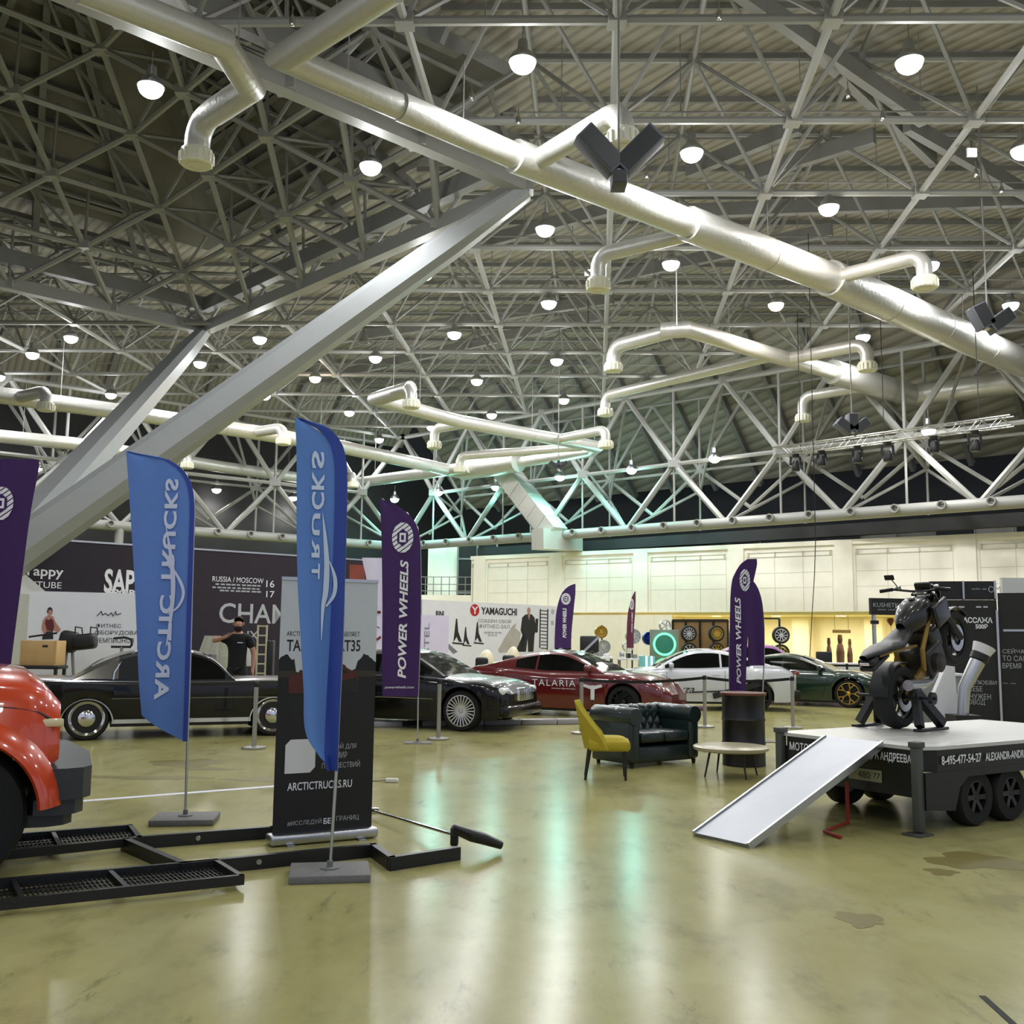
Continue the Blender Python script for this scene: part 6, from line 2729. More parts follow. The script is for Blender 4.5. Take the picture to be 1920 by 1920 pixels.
def build_left_stand():
    # wooden crate on a low black table
    c = D(69, 1248, 18.9)
    t = thing('low_table', 'low black table under the pale wooden crate', 'table', (c.x, c.y, 0))
    m = MB()
    m.rbox((-.2, 0.18, c.z - .033), (1.2, .46, .06), .01)
    m.build('tabletop', M_black, t)
    for x, y in ((-.75, 0), (.35, 0), (-.75, .36), (.35, .36)):
        l = MB()
        l.box((x, y, (c.z - .06) / 2), (.05, .05, c.z - .06))
        l.build('leg', M_black, t)
    k = thing('wooden_crate', 'pale plywood crate with a hand hole in front of the white fitness board', 'crate', (c.x, c.y + .22, c.z))
    m = MB()
    w = 68 / 1925 * 18.9
    h = 46 / 1925 * 18.9
    m.rbox((0, 0, h / 2), (w, .4, h), .008)
    for s in (-1, 1):
        m.box((s * (w / 2 - .02), -.203, h / 2), (.03, .01, h))
    m.build('box_body', mat('birch_plywood', (196, 160, 104), .55, noise=5, var=.14), k)
    hh = MB()
    hh.rbox((w * .18, -.2, h * .78), (.1, .012, .04), .005)
    hh.build('hand_hole', M_darkwood, k)
    # padded machine on a stand
    c = D(138, 1250, 19.75)
    g = thing('padded_fitness_machine', 'black padded fitness machine on a steel leg in front of the white board', 'fitness machine', (c.x, c.y, 0), 0.1)
    z0 = D(138, 1205, 19.75).z
    m = MB()
    m.rbox((-.12, 0, z0 + .02), (.34, .3, .40), .09, 4, Matrix.Translation((-.12, 0, z0)) @ Matrix.Rotation(.2, 4, 'Y') @ Matrix.Translation((.12, 0, -z0)))
    m.rbox((.18, 0, z0 + .02), (.42, .34, .3), .08, 4, Matrix.Translation((.18, 0, z0)) @ Matrix.Rotation(-.12, 4, 'Y') @ Matrix.Translation((-.18, 0, -z0)))
    m.build('padding', M_black, g)
    m = MB()
    m.tube([(-.14, 0, z0 - .1), (-.22, 0, 0.02)], .03, 8)
    m.tube([(-.05, 0, z0 - .1), (.05, 0, 0.4), (.2, 0, 0.02)], .03, 8)
    m.box((0, 0, .02), (.7, .4, .04))
    m.build('support_leg', M_steel2, g)
    for x in (.02, .3):
        m = MB()
        m.tube([(x, -.1, z0 + .14), (x, -.1, z0 + .3), (x + .12, -.1, z0 + .28), (x + .14, -.1, z0 + .14)], .012, 6)
        m.build('handle', M_black, g)
    m = MB()
    m.tube([(-.34, 0, z0 + .18), (-.86, 0.02, z0 + .1)], .018, 8)
    m.build('lever_bar', M_black, g)
    # bent black handle rising behind the vintage car roof
    c = D(236, 1250, 19.8)
    b = thing('exercise_bar', 'bent black exercise bar on a post rising behind the vintage car roof', 'exercise bar', (c.x, c.y, 0))
    z1, z2 = D(236, 1213, 19.8).z, D(236, 1199, 19.8).z
    m = MB()
    m.tube([(-.3, 0, z1), (.06, 0, z1), (.09, 0, z1 + .04), (.08, 0, z2), (-.05, 0, z2 + .04), (-.26, 0, z2 + .02)], .022, 8)
    m.build('bar', M_black, b)
    m = MB()
    m.tube([(-.1, 0, z1), (-.1, 0, 0)], .03, 8)
    m.box((-.1, 0, .02), (.4, .4, .04))
    m.build('post', M_steel2, b)
    # grey box and wrapped thing left of the man
    c = D(385, 1240, 20.6)
    b = thing('grey_equipment_box', 'dark grey tilted equipment box behind the windscreen of the vintage car', 'box', (c.x, c.y, 0))
    z = D(385, 1236, 20.6).z
    m = MB()
    m.rbox((0, 0, z), (.36, .35, .22), .03)
    m.build('box_body', mat('grey_plastic', (74, 76, 84), .5), b)
    m = MB()
    m.box((0, 0, z / 2 - .06), (.3, .3, z - .12))
    m.build('stand', M_blacksteel, b)
    # pale draped sheet left of the man
    c = D(398, 1240, 21.4)
    b = thing('plastic_covered_machine', 'machine under crumpled translucent plastic sheeting left of the man', 'covered machine', (c.x, c.y, 0))
    zt = D(398, 1192, 21.4).z

    def sheet(u, v):
        a = 2 * PI * v
        r = .28 + .16 * (1 - u) + .03 * math.sin(9 * a + 3 * u) + .02 * math.sin(17 * a)
        return Vector((math.cos(a) * r + .28 * (u - .5), math.sin(a) * r * .7, zt * u))
    m = MB()
    m.grid(sheet, 16, 60)
    m.add([sheet(1, k / 30) for k in range(30)], [list(range(30))])
    m.build('sheeting', mat('crumpled_plastic_sheet', (186, 186, 168), .25, bump=(14, .5)), b)
    # pale wooden ladder-like rack right of the man
    c = D(492, 1250, 21.0)
    b = thing('gym_rack', 'tall pale and black exercise rack between the man and the roll up banner', 'rack', (c.x, c.y, 0))
    zt = D(492, 1172, 21.0).z
    for x in (-.12, .06):
        m = MB()
        m.box((x, 0, zt / 2), (.03, .04, zt))
        m.build('upright', mat('pale_rack_paint', (190, 184, 150), .5) if x < 0 else MATS['pale_rack_paint'], b)
    m = MB()
    for k in range(8):
        m.box((-.03, 0, zt - .02 - .19 * k), (.18, .03, .03))
    m.build('rungs', MATS['pale_rack_paint'], b)
    m = MB()
    m.rbox((.14, .1, zt * .42), (.12, .2, zt * .8), .02)
    m.tube([(.1, 0, .3), (-.2, -.1, .8)], .03, 6)
    m.build('weight_stack', M_black, b)
    m = MB()
    m.rbox((-.26, 0, D(480, 1226, 21).z), (.16, .1, .5), .02)
    m.build('white_pad', M_white, b)
    # black sports bench row between the man and the banner
    

def skin_body(verts, edges, radii, root_i, sub=2):
    me = bpy.data.meshes.new('sk')
    me.from_pydata(verts, edges, [])
    ob = bpy.data.objects.new('sk', me)
    COL.objects.link(ob)
    sk = ob.modifiers.new('s', 'SKIN')
    for i, v in enumerate(me.skin_vertices[0].data):
        r = radii[i]
        v.radius = r if isinstance(r, tuple) else (r, r)
        v.use_root = (i == root_i)
    sb = ob.modifiers.new('u', 'SUBSURF')
    sb.levels = sub
    sb.render_levels = sub
    dg = bpy.context.evaluated_depsgraph_get()
    m2 = bpy.data.meshes.new_from_object(ob.evaluated_get(dg))
    vs = [v.co.copy() for v in m2.vertices]
    fs = [list(p.vertices) for p in m2.polygons]
    bpy.data.objects.remove(ob)
    bpy.data.meshes.remove(me)
    bpy.data.meshes.remove(m2)
    mb = MB()
    mb.add(vs, fs, True)
    return mb


def build_man():
    c = D(444, 1250, 18.9)
    root = thing('person', 'bearded man in a black t-shirt with one arm raised, standing behind the vintage car', 'person', (c.x, c.y, 0), 0.12)
    skin = mat('skin', (176, 128, 104), .55)
    k = 1.0
    V = [(0, 0, .98), (0, .01, 1.16), (0, .015, 1.36), (0, .02, 1.50), (0, 0.01, 1.60), (0, -.01, 1.69), (0, -.005, 1.80),
         # right side of the man = viewer's left, raised arm
         (-.20, .02, 1.50), (-.44, -.04, 1.43), (-.22, -.17, 1.49), (-.15, -.18, 1.52),
         # other arm hanging
         (.20, .02, 1.48), (.29, .03, 1.20), (.29, -.03, .95), (.285, -.05, .87),
         # legs
         (-.10, 0, .92), (-.12, -.01, .50), (-.13, .02, .08), (-.14, -.13, .04),
         (.10, 0, .92), (.12, -.01, .50), (.13, .02, .08), (.14, -.13, .04)]
    E = [(0, 1), (1, 2), (2, 3), (3, 4), (4, 5), (5, 6), (3, 7), (7, 8), (8, 9), (9, 10), (3, 11), (11, 12), (12, 13), (13, 14),
         (0, 15), (15, 16), (16, 17), (17, 18), (0, 19), (19, 20), (20, 21), (21, 22)]
    Rr = [(.15, .11), (.145, .105), (.17, .115), (.11, .08), (.058, .058), (.078, .09), (.085, .10), .07, .048, .034, .036, .07, .05, .036, .034,
          .095, .062, .045, .04, .095, .062, .045, .04]
    # fingers of both hands
    def hand(base_i, p, d, side):
        d = Vector(d).normalized()
        u, w = perp_pair(d)
        for j in range(4):
            o = u * (j - 1.5) * .02
            L = (.07, .085, .08, .06)[j]
            V.append(tuple(Vector(p) + o * 0.8 + d * .03))
            Rr.append(.012)
            E.append((base_i, len(V) - 1))
            V.append(tuple(Vector(p) + o + d * (.03 + L * .55) + w * .008))
            Rr.append(.010)
            E.append((len(V) - 2, len(V) - 1))
            V.append(tuple(Vector(p) + o + d * (.03 + L) + w * .03))
            Rr.append(.008)
            E.append((len(V) - 2, len(V) - 1))
        V.append(tuple(Vector(p) + u * .045 * side + d * .02 + w * .02))
        Rr.append(.012)
        E.append((base_i, len(V) - 1))
        V.append(tuple(Vector(p) + u * .05 * side + d * .055 + w * .035))
        Rr.append(.01)
        E.append((len(V) - 2, len(V) - 1))
    hand(14, V[14], (0, -.15, -1), 1)
    hand(10, V[10], (.9, -.05, .35), 1)
    body = skin_body(V, E, Rr, 0, 2)
    body.build('body', skin, root, sharp=None)
    # t-shirt, trousers, shoes
    sh = skin_body([(0, 0, .80), (0, .01, 1.16), (0, .015, 1.36), (0, .02, 1.505), (-.2, .02, 1.50), (-.34, -.01, 1.455), (.2, .02, 1.48), (.255, .025, 1.29)],
                   [(0, 1), (1, 2), (2, 3), (3, 4), (4, 5), (3, 6), (6, 7)], [(.185, .135), (.175, .13), (.20, .14), (.125, .098), .092, .075, .09, .078], 0, 2)
    sh.build('t_shirt', mat('black_cotton', (15, 15, 17), .85), root, sharp=None)
    lg = MB()
    lg.box((.06, -.128, 1.40), (.10, .01, .014))
    lg.build('chest_print', M_whiteink, root)
    tr = skin_body([(0, 0, 1.06), (-.10, 0, .9), (-.12, -.01, .5), (-.13, .02, .12), (.10, 0, .9), (.12, -.01, .5), (.13, .02, .12)],
                   [(0, 1), (1, 2), (2, 3), (0, 4), (4, 5), (5, 6)], [(.15, .11), .10, .08, .065, .10, .08, .065], 0, 2)
    tr.build('trousers', mat('charcoal_trousers', (34, 35, 36), .85), root, sharp=None)
    for s in (-1, 1):
        so = MB()
        so.rbox((s * .14, -.07, .05), (.1, .29, .1), .04, 3)
        so.build('shoe', M_black, root)
    hair = mat('dark_brown_hair', (34, 26, 22), .8)
    h = MB()

    def cap(u, v):
        a = 2 * PI * v
        t = u * PI * .52
        back = .5 + .5 * math.sin(a)
        t = t * (0.5 + .62 * back)
        return Vector((math.cos(a) * math.sin(t) * .09, .008 + math.sin(a) * math.sin(t) * .105, 1.785 + math.cos(t) * .10))
    h.grid(cap, 10, 24)
    h.build('hair', hair, root)
    b = MB()

    def beard(u, v):
        a = PI + PI * (0.08 + .84 * v)
        z = 1.692 - .085 * u
        r = .078 - .03 * u * u
        return Vector((math.cos(a) * r, -.012 + math.sin(a) * (r + .022), z))
    b.slab(beard, 8, 20, .02)
    b.build('beard', hair, root)
    for s in (-1, 1):
        e = MB()
        e.lathe([(0, -.004), (.006, 0), (0, .004)], c=(s * .034, -.102, 1.755), axis='Y', seg=10)
        e.build('eye', M_black, root)
        r = MB()
        r.rbox((s * .092, .0, 1.745), (.02, .04, .06), .009, 2)
        r.build('ear', skin, root)
    n = MB()
    n.rbox((0, -.108, 1.73), (.026, .035, .05), .01, 2)
    n.build('nose', skin, root)
    mo = MB()
    mo.rbox((0, -.1, 1.685), (.045, .02, .012), .004, 2)
    mo.build('mouth', mat('lips', (140, 80, 74), .5), root)


def build_posters():
    a, b = D(792, 1124, 30.5), D(1043, 1142, 36.0)
    root, M, L, S, text, poly, lines = panel('white_fitness_poster_wall', 'long white poster wall with red round emblem and black fitness lettering above the black coupe', 'poster', a, b, D(792, 1124, 30.5).z, M_white)
    poly(ellipse(890, 1144, 8.6, 11.4), M_redink, 'round_emblem')
    text('Y', 884, 1151, 896, 1137, M_whiteink, 'emblem_letter', bold=.02)
    text('YAMAGUCHI', 902, 1152, 969, 1138, M_blackink, bold=.03)
    text('СОБЕРИ СВОЙ', 896, 1167, 958, 1159, M_greyink)
    text('ФИТНЕС-ЗАЛ', 898, 1178, 955, 1170, M_greyink)
    lines([(908, 941, 1186, .06), (915, 934, 1191, .05)], M_greyink2)
    text('RINI', 817, 1156, 832, 1145, M_blackink, bold=.03)
    # printed machines
    for x, y, s in ((856, 1190, 1.0), (873, 1198, .75), (895, 1192, .85)):
        poly([(x - 6 * s, y + 14 * s), (x - 3 * s, y - 14 * s), (x - 1 * s, y - 30 * s), (x + 1 * s, y - 30 * s), (x + 3 * s, y - 6 * s), (x + 10 * s, y + 14 * s), (x + 4 * s, y + 13 * s), (x, y + 4 * s)], M_blackink, 'printed_machine')
        poly([(x - 8 * s, y + 14 * s), (x + 14 * s, y + 16 * s), (x + 14 * s, y + 19 * s), (x - 8 * s, y + 17 * s)], M_blackink, 'printed_machine')
    poly([(835, 1210), (840, 1206), (858, 1222), (850, 1226)], M_greyink, 'printed_machine')
    # printed man in a dark suit, massage chair, ladder rack
    poly([(979, 1158), (984, 1153), (990, 1151), (997, 1152), (1002, 1158), (1005, 1180), (1002, 1190), (1000, 1222), (990, 1222), (989, 1196), (986, 1222), (976, 1222), (980, 1192), (976, 1182)], M_blackink, 'printed_man')
    poly(ellipse(991.5, 1145, 3.2, 6.2), mat('printed_skin_tone', (170, 132, 116), .6), 'printed_face')
    poly([(989, 1152), (994, 1152), (992, 1163)], MATS['printed_skin_tone'], 'printed_shirt_front', .0075)
    poly([(934, 1218), (944, 1200), (956, 1180), (962, 1172), (968, 1168), (966, 1178), (976, 1186), (972, 1222), (936, 1224)], mat('printed_pale_chair', (176, 170, 160), .6, noise=3, var=.2), 'printed_chair', .005)
    poly([(966, 1222), (976, 1200), (982, 1186), (984, 1196), (978, 1222)], M_blackink, 'printed_chair')
    for k in range(12):
        y = 1144 + 6.4 * k
        poly([(1014, y), (1027, y + 1), (1027, y + 2.6), (1014, y + 1.6)], M_blackink, 'printed_ladder')
    poly([(1012, 1142), (1014, 1142), (1013, 1215), (1011, 1215)], M_blackink, 'printed_ladder')
    poly([(1026, 1142), (1028, 1142), (1027, 1219), (1025, 1219)], M_blackink, 'printed_ladder')
    poly([(1004, 1160), (1009, 1160), (1008, 1186), (1003, 1186)], M_blackink, 'printed_bag')
    poly(ellipse(1036, 1147, 3, 5), M_greyink2, 'printed_mark')
    poly([(1033, 1164), (1038, 1164), (1038, 1172), (1033, 1172)], M_greyink2, 'printed_mark')
    # small white stand with grey sideways letters
    a, b = D(788, 1153, 27.2), D(842, 1155, 27.8)
    root, M, L, S, text, poly, lines = panel('white_promo_stand', 'white promotion stand with grey sideways letters right of the middle purple flag', 'stand', a, b, D(788, 1153, 27.2).z, mat('lilac_white_print', (208, 200, 222), .6))
    x, z = S(804, 1226)
    t = MB()
    t.text('STEL', Matrix.Identity(4), w=S(804, 1168)[1] - z, h=.16, depth=0)
    m2 = MB()
    m2.add([M @ Vector((x - y, z + xx, .007)) for xx, y, _ in t.v], t.f)
    m2.build('lettering', M_greyink, root, world=True, sharp=None)
    # white brush-stroke flags left of the middle purple flag
    c = D(715, 1200, 26.0)
    r = feather_flag('white feather flag with dark red brush strokes half hidden by the purple flag', Vector((c.x, c.y, 0)), 0.0,
                     [(1236, 696, 736), (1180, 696, 738), (1120, 692, 740), (1080, 686, 740), (1058, 681, 738), (1046, 679, 730)], mat('white_flag_cloth', (206, 200, 220), .75), None, None, fold=.03)
    q = Vector((c.x, c.y, 0))
    for pts, w in (([(698, 1098), (702, 1120), (707, 1140)], .03), ([(694, 1148), (714, 1148)], .07), ([(699, 1171), (712, 1178)], .025), ([(696, 1196), (706, 1200), (714, 1194)], .06)):
        mb = MB()
        P = [D(x, y, c.y - .06) for x, y in pts]
        for u, v in zip(P, P[1:]):
            mb.bar(u, v, w, .004, up=(0, 1, 0))
        mb.build('brush_stroke', mat('dark_red_ink', (110, 26, 34), .6) if 'dark_red_ink' not in MATS else MATS['dark_red_ink'], r, world=True)
    # cream rounded massage chairs behind the black coupe
    for (px, py, s, lab) in ((905, 1232, 1.0, 'cream rounded massage chair peeping over the bonnet of the black coupe'), (955, 1226, .9, 'second cream massage chair just left of the red car roof')):
        c = D(px, py, 24.5)
        g = thing('massage_chair', lab, 'armchair', (c.x, c.y, 0), -.2, 'cream massage chairs behind the coupe')
        m = MB()
        ztop = D(px, py - 14, 24.5).z

        def hull(u, v):
            a = 2 * PI * v
            t = u * PI * .5
            return Vector((math.cos(a) * math.cos(t) * .29 * s + .1 * math.sin(t), math.sin(a) * math.cos(t) * .4 * s, .35 + (ztop - .35) * math.sin(t)))
        m.grid(hull, 12, 28)
        m.lathe([(.25, 0), (.29 * s, .35), (0, .35)], seg=20)
        m.build('shell', mat('cream_leather', (222, 212, 176), .35) if 'cream_leather' not in MATS else MATS['cream_leather'], g)
        m = MB()
        m.rbox((0.05, -.3, ztop * .7), (.3, .16, .4), .06, 3)
        m.build('seat_pad', M_black, g)


def rim_thing(px, py, rpx, dist, m, style, spokes, label, tyre=False, turn=0.0, group='wheel rims on the display stands'):
    c = D(px, py, dist)
    r = rpx / FPX * dist
    root = thing('wheel_exhibit', label, 'wheel', c, turn, group)
    if tyre:
        wheel(root, (0, 0, 0), r, r * .76, .2, -1, style, m, name='tyre', spokes=spokes)
    else:
        a = MB()
        w = .11
        a.lathe([(r * .93, w), (r, w), (r, w * .8), (r * .95, w * .5), (r * .95, -w * .6), (r, -w * .9), (r, -w), (r * .92, -w), (r * .9, -w * .5), (r * .9, w * .6), (r * .93, w)], axis='Y', seg=32)
        a.build('rim_barrel', m, root)
        b = MB()
        if style == 'dish':
            b.lathe([(r * .93, -w * .9), (r * .8, -w * .5), (r * .5, -w * .4), (r * .2, -w), (0, -w)], axis='Y', seg=28)
        for k in range(spokes):
            t = 2 * PI * k / spokes
            b.bar((math.cos(t) * r * .1, -w * .8, math.sin(t) * r * .1), (math.cos(t) * r * .94, -w * .9, math.sin(t) * r * .94), r * (.2 if spokes < 8 else .09), .05, up=(0, 1, 0))
        b.lathe([(r * .2, -w * .5), (r * .2, -w), (0, -w * 1.05)], axis='Y', seg=14)
        b.build('rim_face', m, root)
    return root


def build_wheel_stands():
    # brown board rack with four tyres
    dist = 41.5
    a, b = D(1262, 1200, dist), D(1366, 1200, dist - 1.5)
    root, M, L, S, text, poly, lines = panel('wheel_board', 'brown board with black frame carrying wheels, right of the green glowing ring', 'display board', a, b, D(1262, 1163, dist).z, mat('brown_display_board', (128, 100, 60), .6, noise=3, var=.2), zbot=.3)
    fr = MB()
    zt = D(1262, 1163, dist).z
    for u in (0, .24 * L, .5 * L, .74 * L, L):
        fr.box((u, (zt + .0) / 2, .03), (.06, zt, .06), M)
    fr.box((L / 2, zt, .03), (L, .08, .06), M)
    fr.build('steel_frame', M_black, root, world=True)
    W = [
        (1127, 1185, 11.5, 43, M_gold, 'dish', 12, 'gold wheel rim on top of the left rim stand', False),
        (1131, 1213, 13, 42.6, M_rimsilver, 'dish', 14, 'silver wheel rim below the gold one on the left rim stand', False),
        (1187, 1193, 14, 42, M_rimsilver, 'dish', 10, 'large polished rim on the second stand under the reddish flag', False),
        (1177, 1212, 10, 41.5, M_rimsilver, 'spoke', 10, 'smaller polished rim leaning below the large polished one', False),
        (1247, 1173, 10.5, 38, M_rimsilver, 'spoke', 5, 'white five spoke rim standing on top of the glowing panel', False),
        (1217, 1197, 12, 39, mat('blue_rim', (30, 50, 140), .3, .6), 'dish', 8, 'blue rim left of the glowing panel', False),
        (1291, 1188, 15, 40.4, M_rimsilver, 'spoke', 12, 'wheel with pale spokes, upper left on the brown board', True),
        (1292, 1220, 15, 40.4, M_rimsilver, 'spoke', 8, 'wheel with pale spokes, lower left on the brown board', True),
        (1343, 1188, 15, 39.5, M_gold, 'spoke', 16, 'gold wheel, upper right on the brown board', True),
        (1343, 1220, 15, 39.5, M_gold, 'spoke', 10, 'gold wheel, lower right on the brown board', True),
        (1464, 1191, 15.8, 34, M_rimsilver, 'spoke', 10, 'wheel on the tall stand right of the purple flags, upper one', True),
        (1464, 1224, 15.8, 34, M_gold, 'spoke', 8, 'wheel on the tall stand right of the purple flags, lower one', True),
    ]
    for x, y, r, d, m, st, n, lab, ty in W:
        rim_thing(x, y, r, d, m, st, n, lab, ty, turn=0.15 if x < 1400 else 0.0)
    # stands
    for px, d, x0, ptop, lab in ((1129, 43.3, 0, 1172, 'thin black stand holding the gold and silver rims'), (1186, 42.4, 0, 1180, 'thin black stand under the large polished rim'), (1464, 34.4, 0, 1160, 'tall black stand with two wheels right of the purple flags')):
        c = D(px, 1200, d)
        zt = D(px, ptop, d).z
        s = thing('rim_stand', lab, 'stand', (c.x, c.y + .14, 0), 0, 'black rim stands')
        m = MB()
        m.box((0, 0, zt / 2), (.06, .06, zt))
        m.build('post', M_black, s)
        m = MB()
        m.box((0, -.05, .02), (.7, .6, .04))
        m.build('foot', M_black, s)
        if px == 1464:
            m = MB()
            m.box((-.35, 0, zt), (.7, .05, .05))
            m.build('arm', M_black, s)
    # glowing ring panel
    d = 37.5
    c = D(1246, 1208, d)
    s = 27 / FPX * d
    g = thing('glowing_ring_panel', 'grey square panel with a glowing green ring like a wheel', 'light panel', (c.x, c.y, 0))
    m = MB()
    m.rbox((0, .06, c.z), (2 * s, .1, 2 * s), .02)
    m.box((0, .08, (c.z - s) / 2), (1.9 * s, .08, c.z - s))
    m.build('panel', mat('grey_green_panel', (110, 122, 112), .5), g)
    for zc, rr, nm in ((c.z, .78, 'light_ring'), (c.z - 1.75 * s, .78, 'light_ring')):
        m = MB()
        m.lathe([(s * .64, 0), (s * .66, -.05), (s * rr, -.05), (s * (rr + .02), 0)], c=(0, 0, zc), axis='Y', seg=40)
        m.build(nm, mat('green_glow', (110, 236, 170), .4, emit=1.1) if 'green_glow' not in MATS else MATS['green_glow'], g)
        m = MB()
        m.lathe([(0, -.03), (s * .2, -.04), (s * .5, -.015), (s * .64, -.01)], c=(0, 0, zc), axis='Y', seg=40)
        m.build('hub_disc', mat('dark_teal_disc', (16, 74, 66), .3) if 'dark_teal_disc' not in MATS else MATS['dark_teal_disc'], g)
    pl = bpy.data.lights.new('ring_light', 'AREA')
    pl.shape = 'DISK'
    pl.size = .8
    pl.energy = 2
    pl.color = (.3, 1, .6)
    lo = bpy.data.objects.new('ring_light', pl)
    lo.location = (c.x, c.y - .2, c.z)
    lo.rotation_euler = (PI / 2, 0, 0)
    COL.objects.link(lo)
    # small lit cabinet
    c = D(1213, 1245, 33)
    g = thing('lit_glass_cabinet', 'small glass cabinet with white light strips beside the green ring', 'cabinet', (c.x, c.y, 0))
    m = MB()
    zt = D(1213, 1230, 33).z
    m.box((0, .1, zt / 2), (.5, .3, zt))
    m.build('cabinet_body', mat('aqua_glass', (120, 190, 190), .1, coat=1), g)
    m = MB()
    for x in (-.02, .14):
        m.box((x, -.07, zt * .55), (.05, .03, zt * .9))
    m.build('light_strip', mat('white_strip', (235, 240, 255), .4, emit=1.5), g)
    # display tables with parts, and shiny boxes
    for (x0, x1, py, d, lab) in ((1085, 1150, 1233, 33.0, 'white display table with chrome parts behind the red car'), (1160, 1212, 1236, 35.0, 'second display table with tools behind the silver car')):
        p = D(x0, py, d)
        w = (x1 - x0) / FPX * d
        t = thing('display_table', lab, 'table', (p.x, p.y, 0))
        m = MB()
        m.rbox((w / 2, .3, p.z), (w, .6, .06), .01)
        m.build('tabletop', M_white, t)
        for x in (.05, w - .05):
            for y in (.05, .55):
                l = MB()
                l.box((x, y, p.z / 2), (.04, .04, p.z))
                l.build('leg', M_black, t)
        m = MB()
        m.box((w / 2, .3, p.z * .55), (w * .96, .5, .04))
        m.build('shelf', M_black, t)
        for k in range(4):
            b = MB()
            o = thing('car_part_box', 'small %s part lying on the %s' % (('chrome', 'black', 'grey', 'pale')[k], 'white display table' if x0 < 1100 else 'second display table'), 'car part', (p.x + w * (.15 + .23 * k), p.y + .3, p.z + .03), .3 * k, 'parts on the display tables')
            b.rbox((0, 0, (.2 - .03 * k) / 2 + .002), (.15, .13, .2 - .03 * k), .02)
            b.build('part_body', (M_chrome, M_black, M_steel2, M_white)[k], o)
    for (px, py, w, h, lab, m_) in ((1055, 1208, .55, .6, 'dark glossy box unit with silver corner left of the rims', M_glass), (1105, 1208, .6, .55, 'black tilted unit with a silver rail beside the rim stand', M_black)):
        d = 34
        c = D(px, py, d)
        g = thing('engine_display', lab, 'display unit', (c.x, c.y, 0))
        m = MB()
        m.rbox((0, 0, c.z), (w, .4, h), .05)
        m.build('unit_body', m_, g)
        m = MB()
        m.bar((-w * .4, -.22, c.z - h * .5), (w * .5, -.22, c.z + h * .45), .08, .05, up=(0, 1, 0))
        m.build('silver_rail', M_alu, g)
        m = MB()
        for x in (-.2, .2):
            m.box((x, 0, (c.z - h / 2) / 2), (.07, .07, c.z - h / 2))
        m.build('leg', M_alu, g)


def build_reception():
    a, b = D(1492, 1243, 30.6), D(1700, 1247, 29.8)
    p, q = Vector((a.x, a.y, 0)), Vector((b.x, b.y, 0))
    M = wall_frame(p, q)
    L = (q - p).length
    n = 3
    for k in range(n):
        root = thing('reception_counter', ('left', 'middle', 'right')[k] + ' section of the pale grey reception counter behind the green car', 'counter', p.lerp(q, k / n), 0, 'reception counter sections')
        m = MB()
        m.box((L * (k + .5) / n, .425, -.25), (L / n - .01, .85, .5), M)
        m.build('front', mat('pale_grey_counter', (196, 196, 190), .5) if 'pale_grey_counter' not in MATS else MATS['pale_grey_counter'], root, world=True)
        m = MB()
        m.box((L * (k + .5) / n, .87, -.25), (L / n - .01, .04, .56), M)
        m.build('worktop', M_white, root, world=True)
    for px, lab in ((1547, 'black chair back standing behind the reception counter, left one'), (1640, 'black chair back standing behind the reception counter, beside the booth post')):
        c = D(px, 1240, 32.0)
        g = thing('office_chair', lab, 'chair', (c.x, c.y, 0), 0, 'black chairs behind the reception counter')
        m = MB()
        m.rbox((0, .1, .98), (.5, .08, .42), .05, 3)
        m.build('backrest', M_black, g)
        m = MB()
        m.rbox((0, -.12, .5), (.46, .46, .1), .04, 3)
        m.build('seat', M_black, g)
        m = MB()
        m.tube([(0, -.1, .45), (0, -.1, .06)], .03, 8)
        m.bar((0, .1, .9), (0, .02, .45), .05, .03)
        m.box((0, -.1, .04), (.5, .06, .04))
        m.box((0, -.1, .04), (.06, .5, .04))
        m.build('pedestal', M_black, g)
    # carved dark totems in the passage
    br = mat('dark_carved_wood', (74, 44, 28), .6, noise=3, var=.5)
    for px, top, w, lab in ((1555, 1196, .32, 'small carved wooden figure, left in the passage'), (1576, 1190, .45, 'tall dark carved figure in the passage'), (1594, 1198, .3, 'small carved wooden figure, right of the tall one')):
        d = 46.0
        c = D(px, 1240, d)
        zt = D(px, top, d).z
        g = thing('carved_figure', lab, 'figure', (c.x, c.y, 0), 0, 'carved figures in the passage')
        m = MB()
        m.lathe([(w * .5, 0), (w * .5, .2), (w * .36, .4), (w * .42, zt * .55), (w * .3, zt * .74), (w * .2, zt * .78), (w * .26, zt * .88), (w * .2, zt), (0, zt)], seg=10)
        m.build('figure_body', br, g)
    c = D(1578, 1184, 45.5)
    g = thing('hanging_sign', 'thin hanging sign board above the carved figures', 'sign', c)
    m = MB()
    m.box((0, 0, 0), (.8, .04, .14))
    m.build('board', mat('pale_brown_sign', (150, 128, 84), .6), g)
    m = MB()
    m.tube([(.3, 0, .05), (.3, 0, 2.7 - c.z)], .008, 4)
    m.tube([(-.3, 0, .05), (-.3, 0, 2.7 - c.z)], .008, 4)
    m.build('hanger', M_black, g)
    c = D(1670, 1166, 44)
    g = thing('heart_balloon', 'dark red heart balloon on a string in the passage', 'balloon', c)
    m = MB()
    m.lathe([(0, -.2), (.13, -.02), (.16, .08), (.1, .16), (0, .14)], seg=14)
    m.build('balloon_body', mat('dark_red_foil', (84, 14, 22), .3), g)
    m = MB()
    m.tube([(0, 0, -.2), (.03, 0, -.8), (0, 0, -1.4)], .008, 4)
    m.build('string', M_black, g)


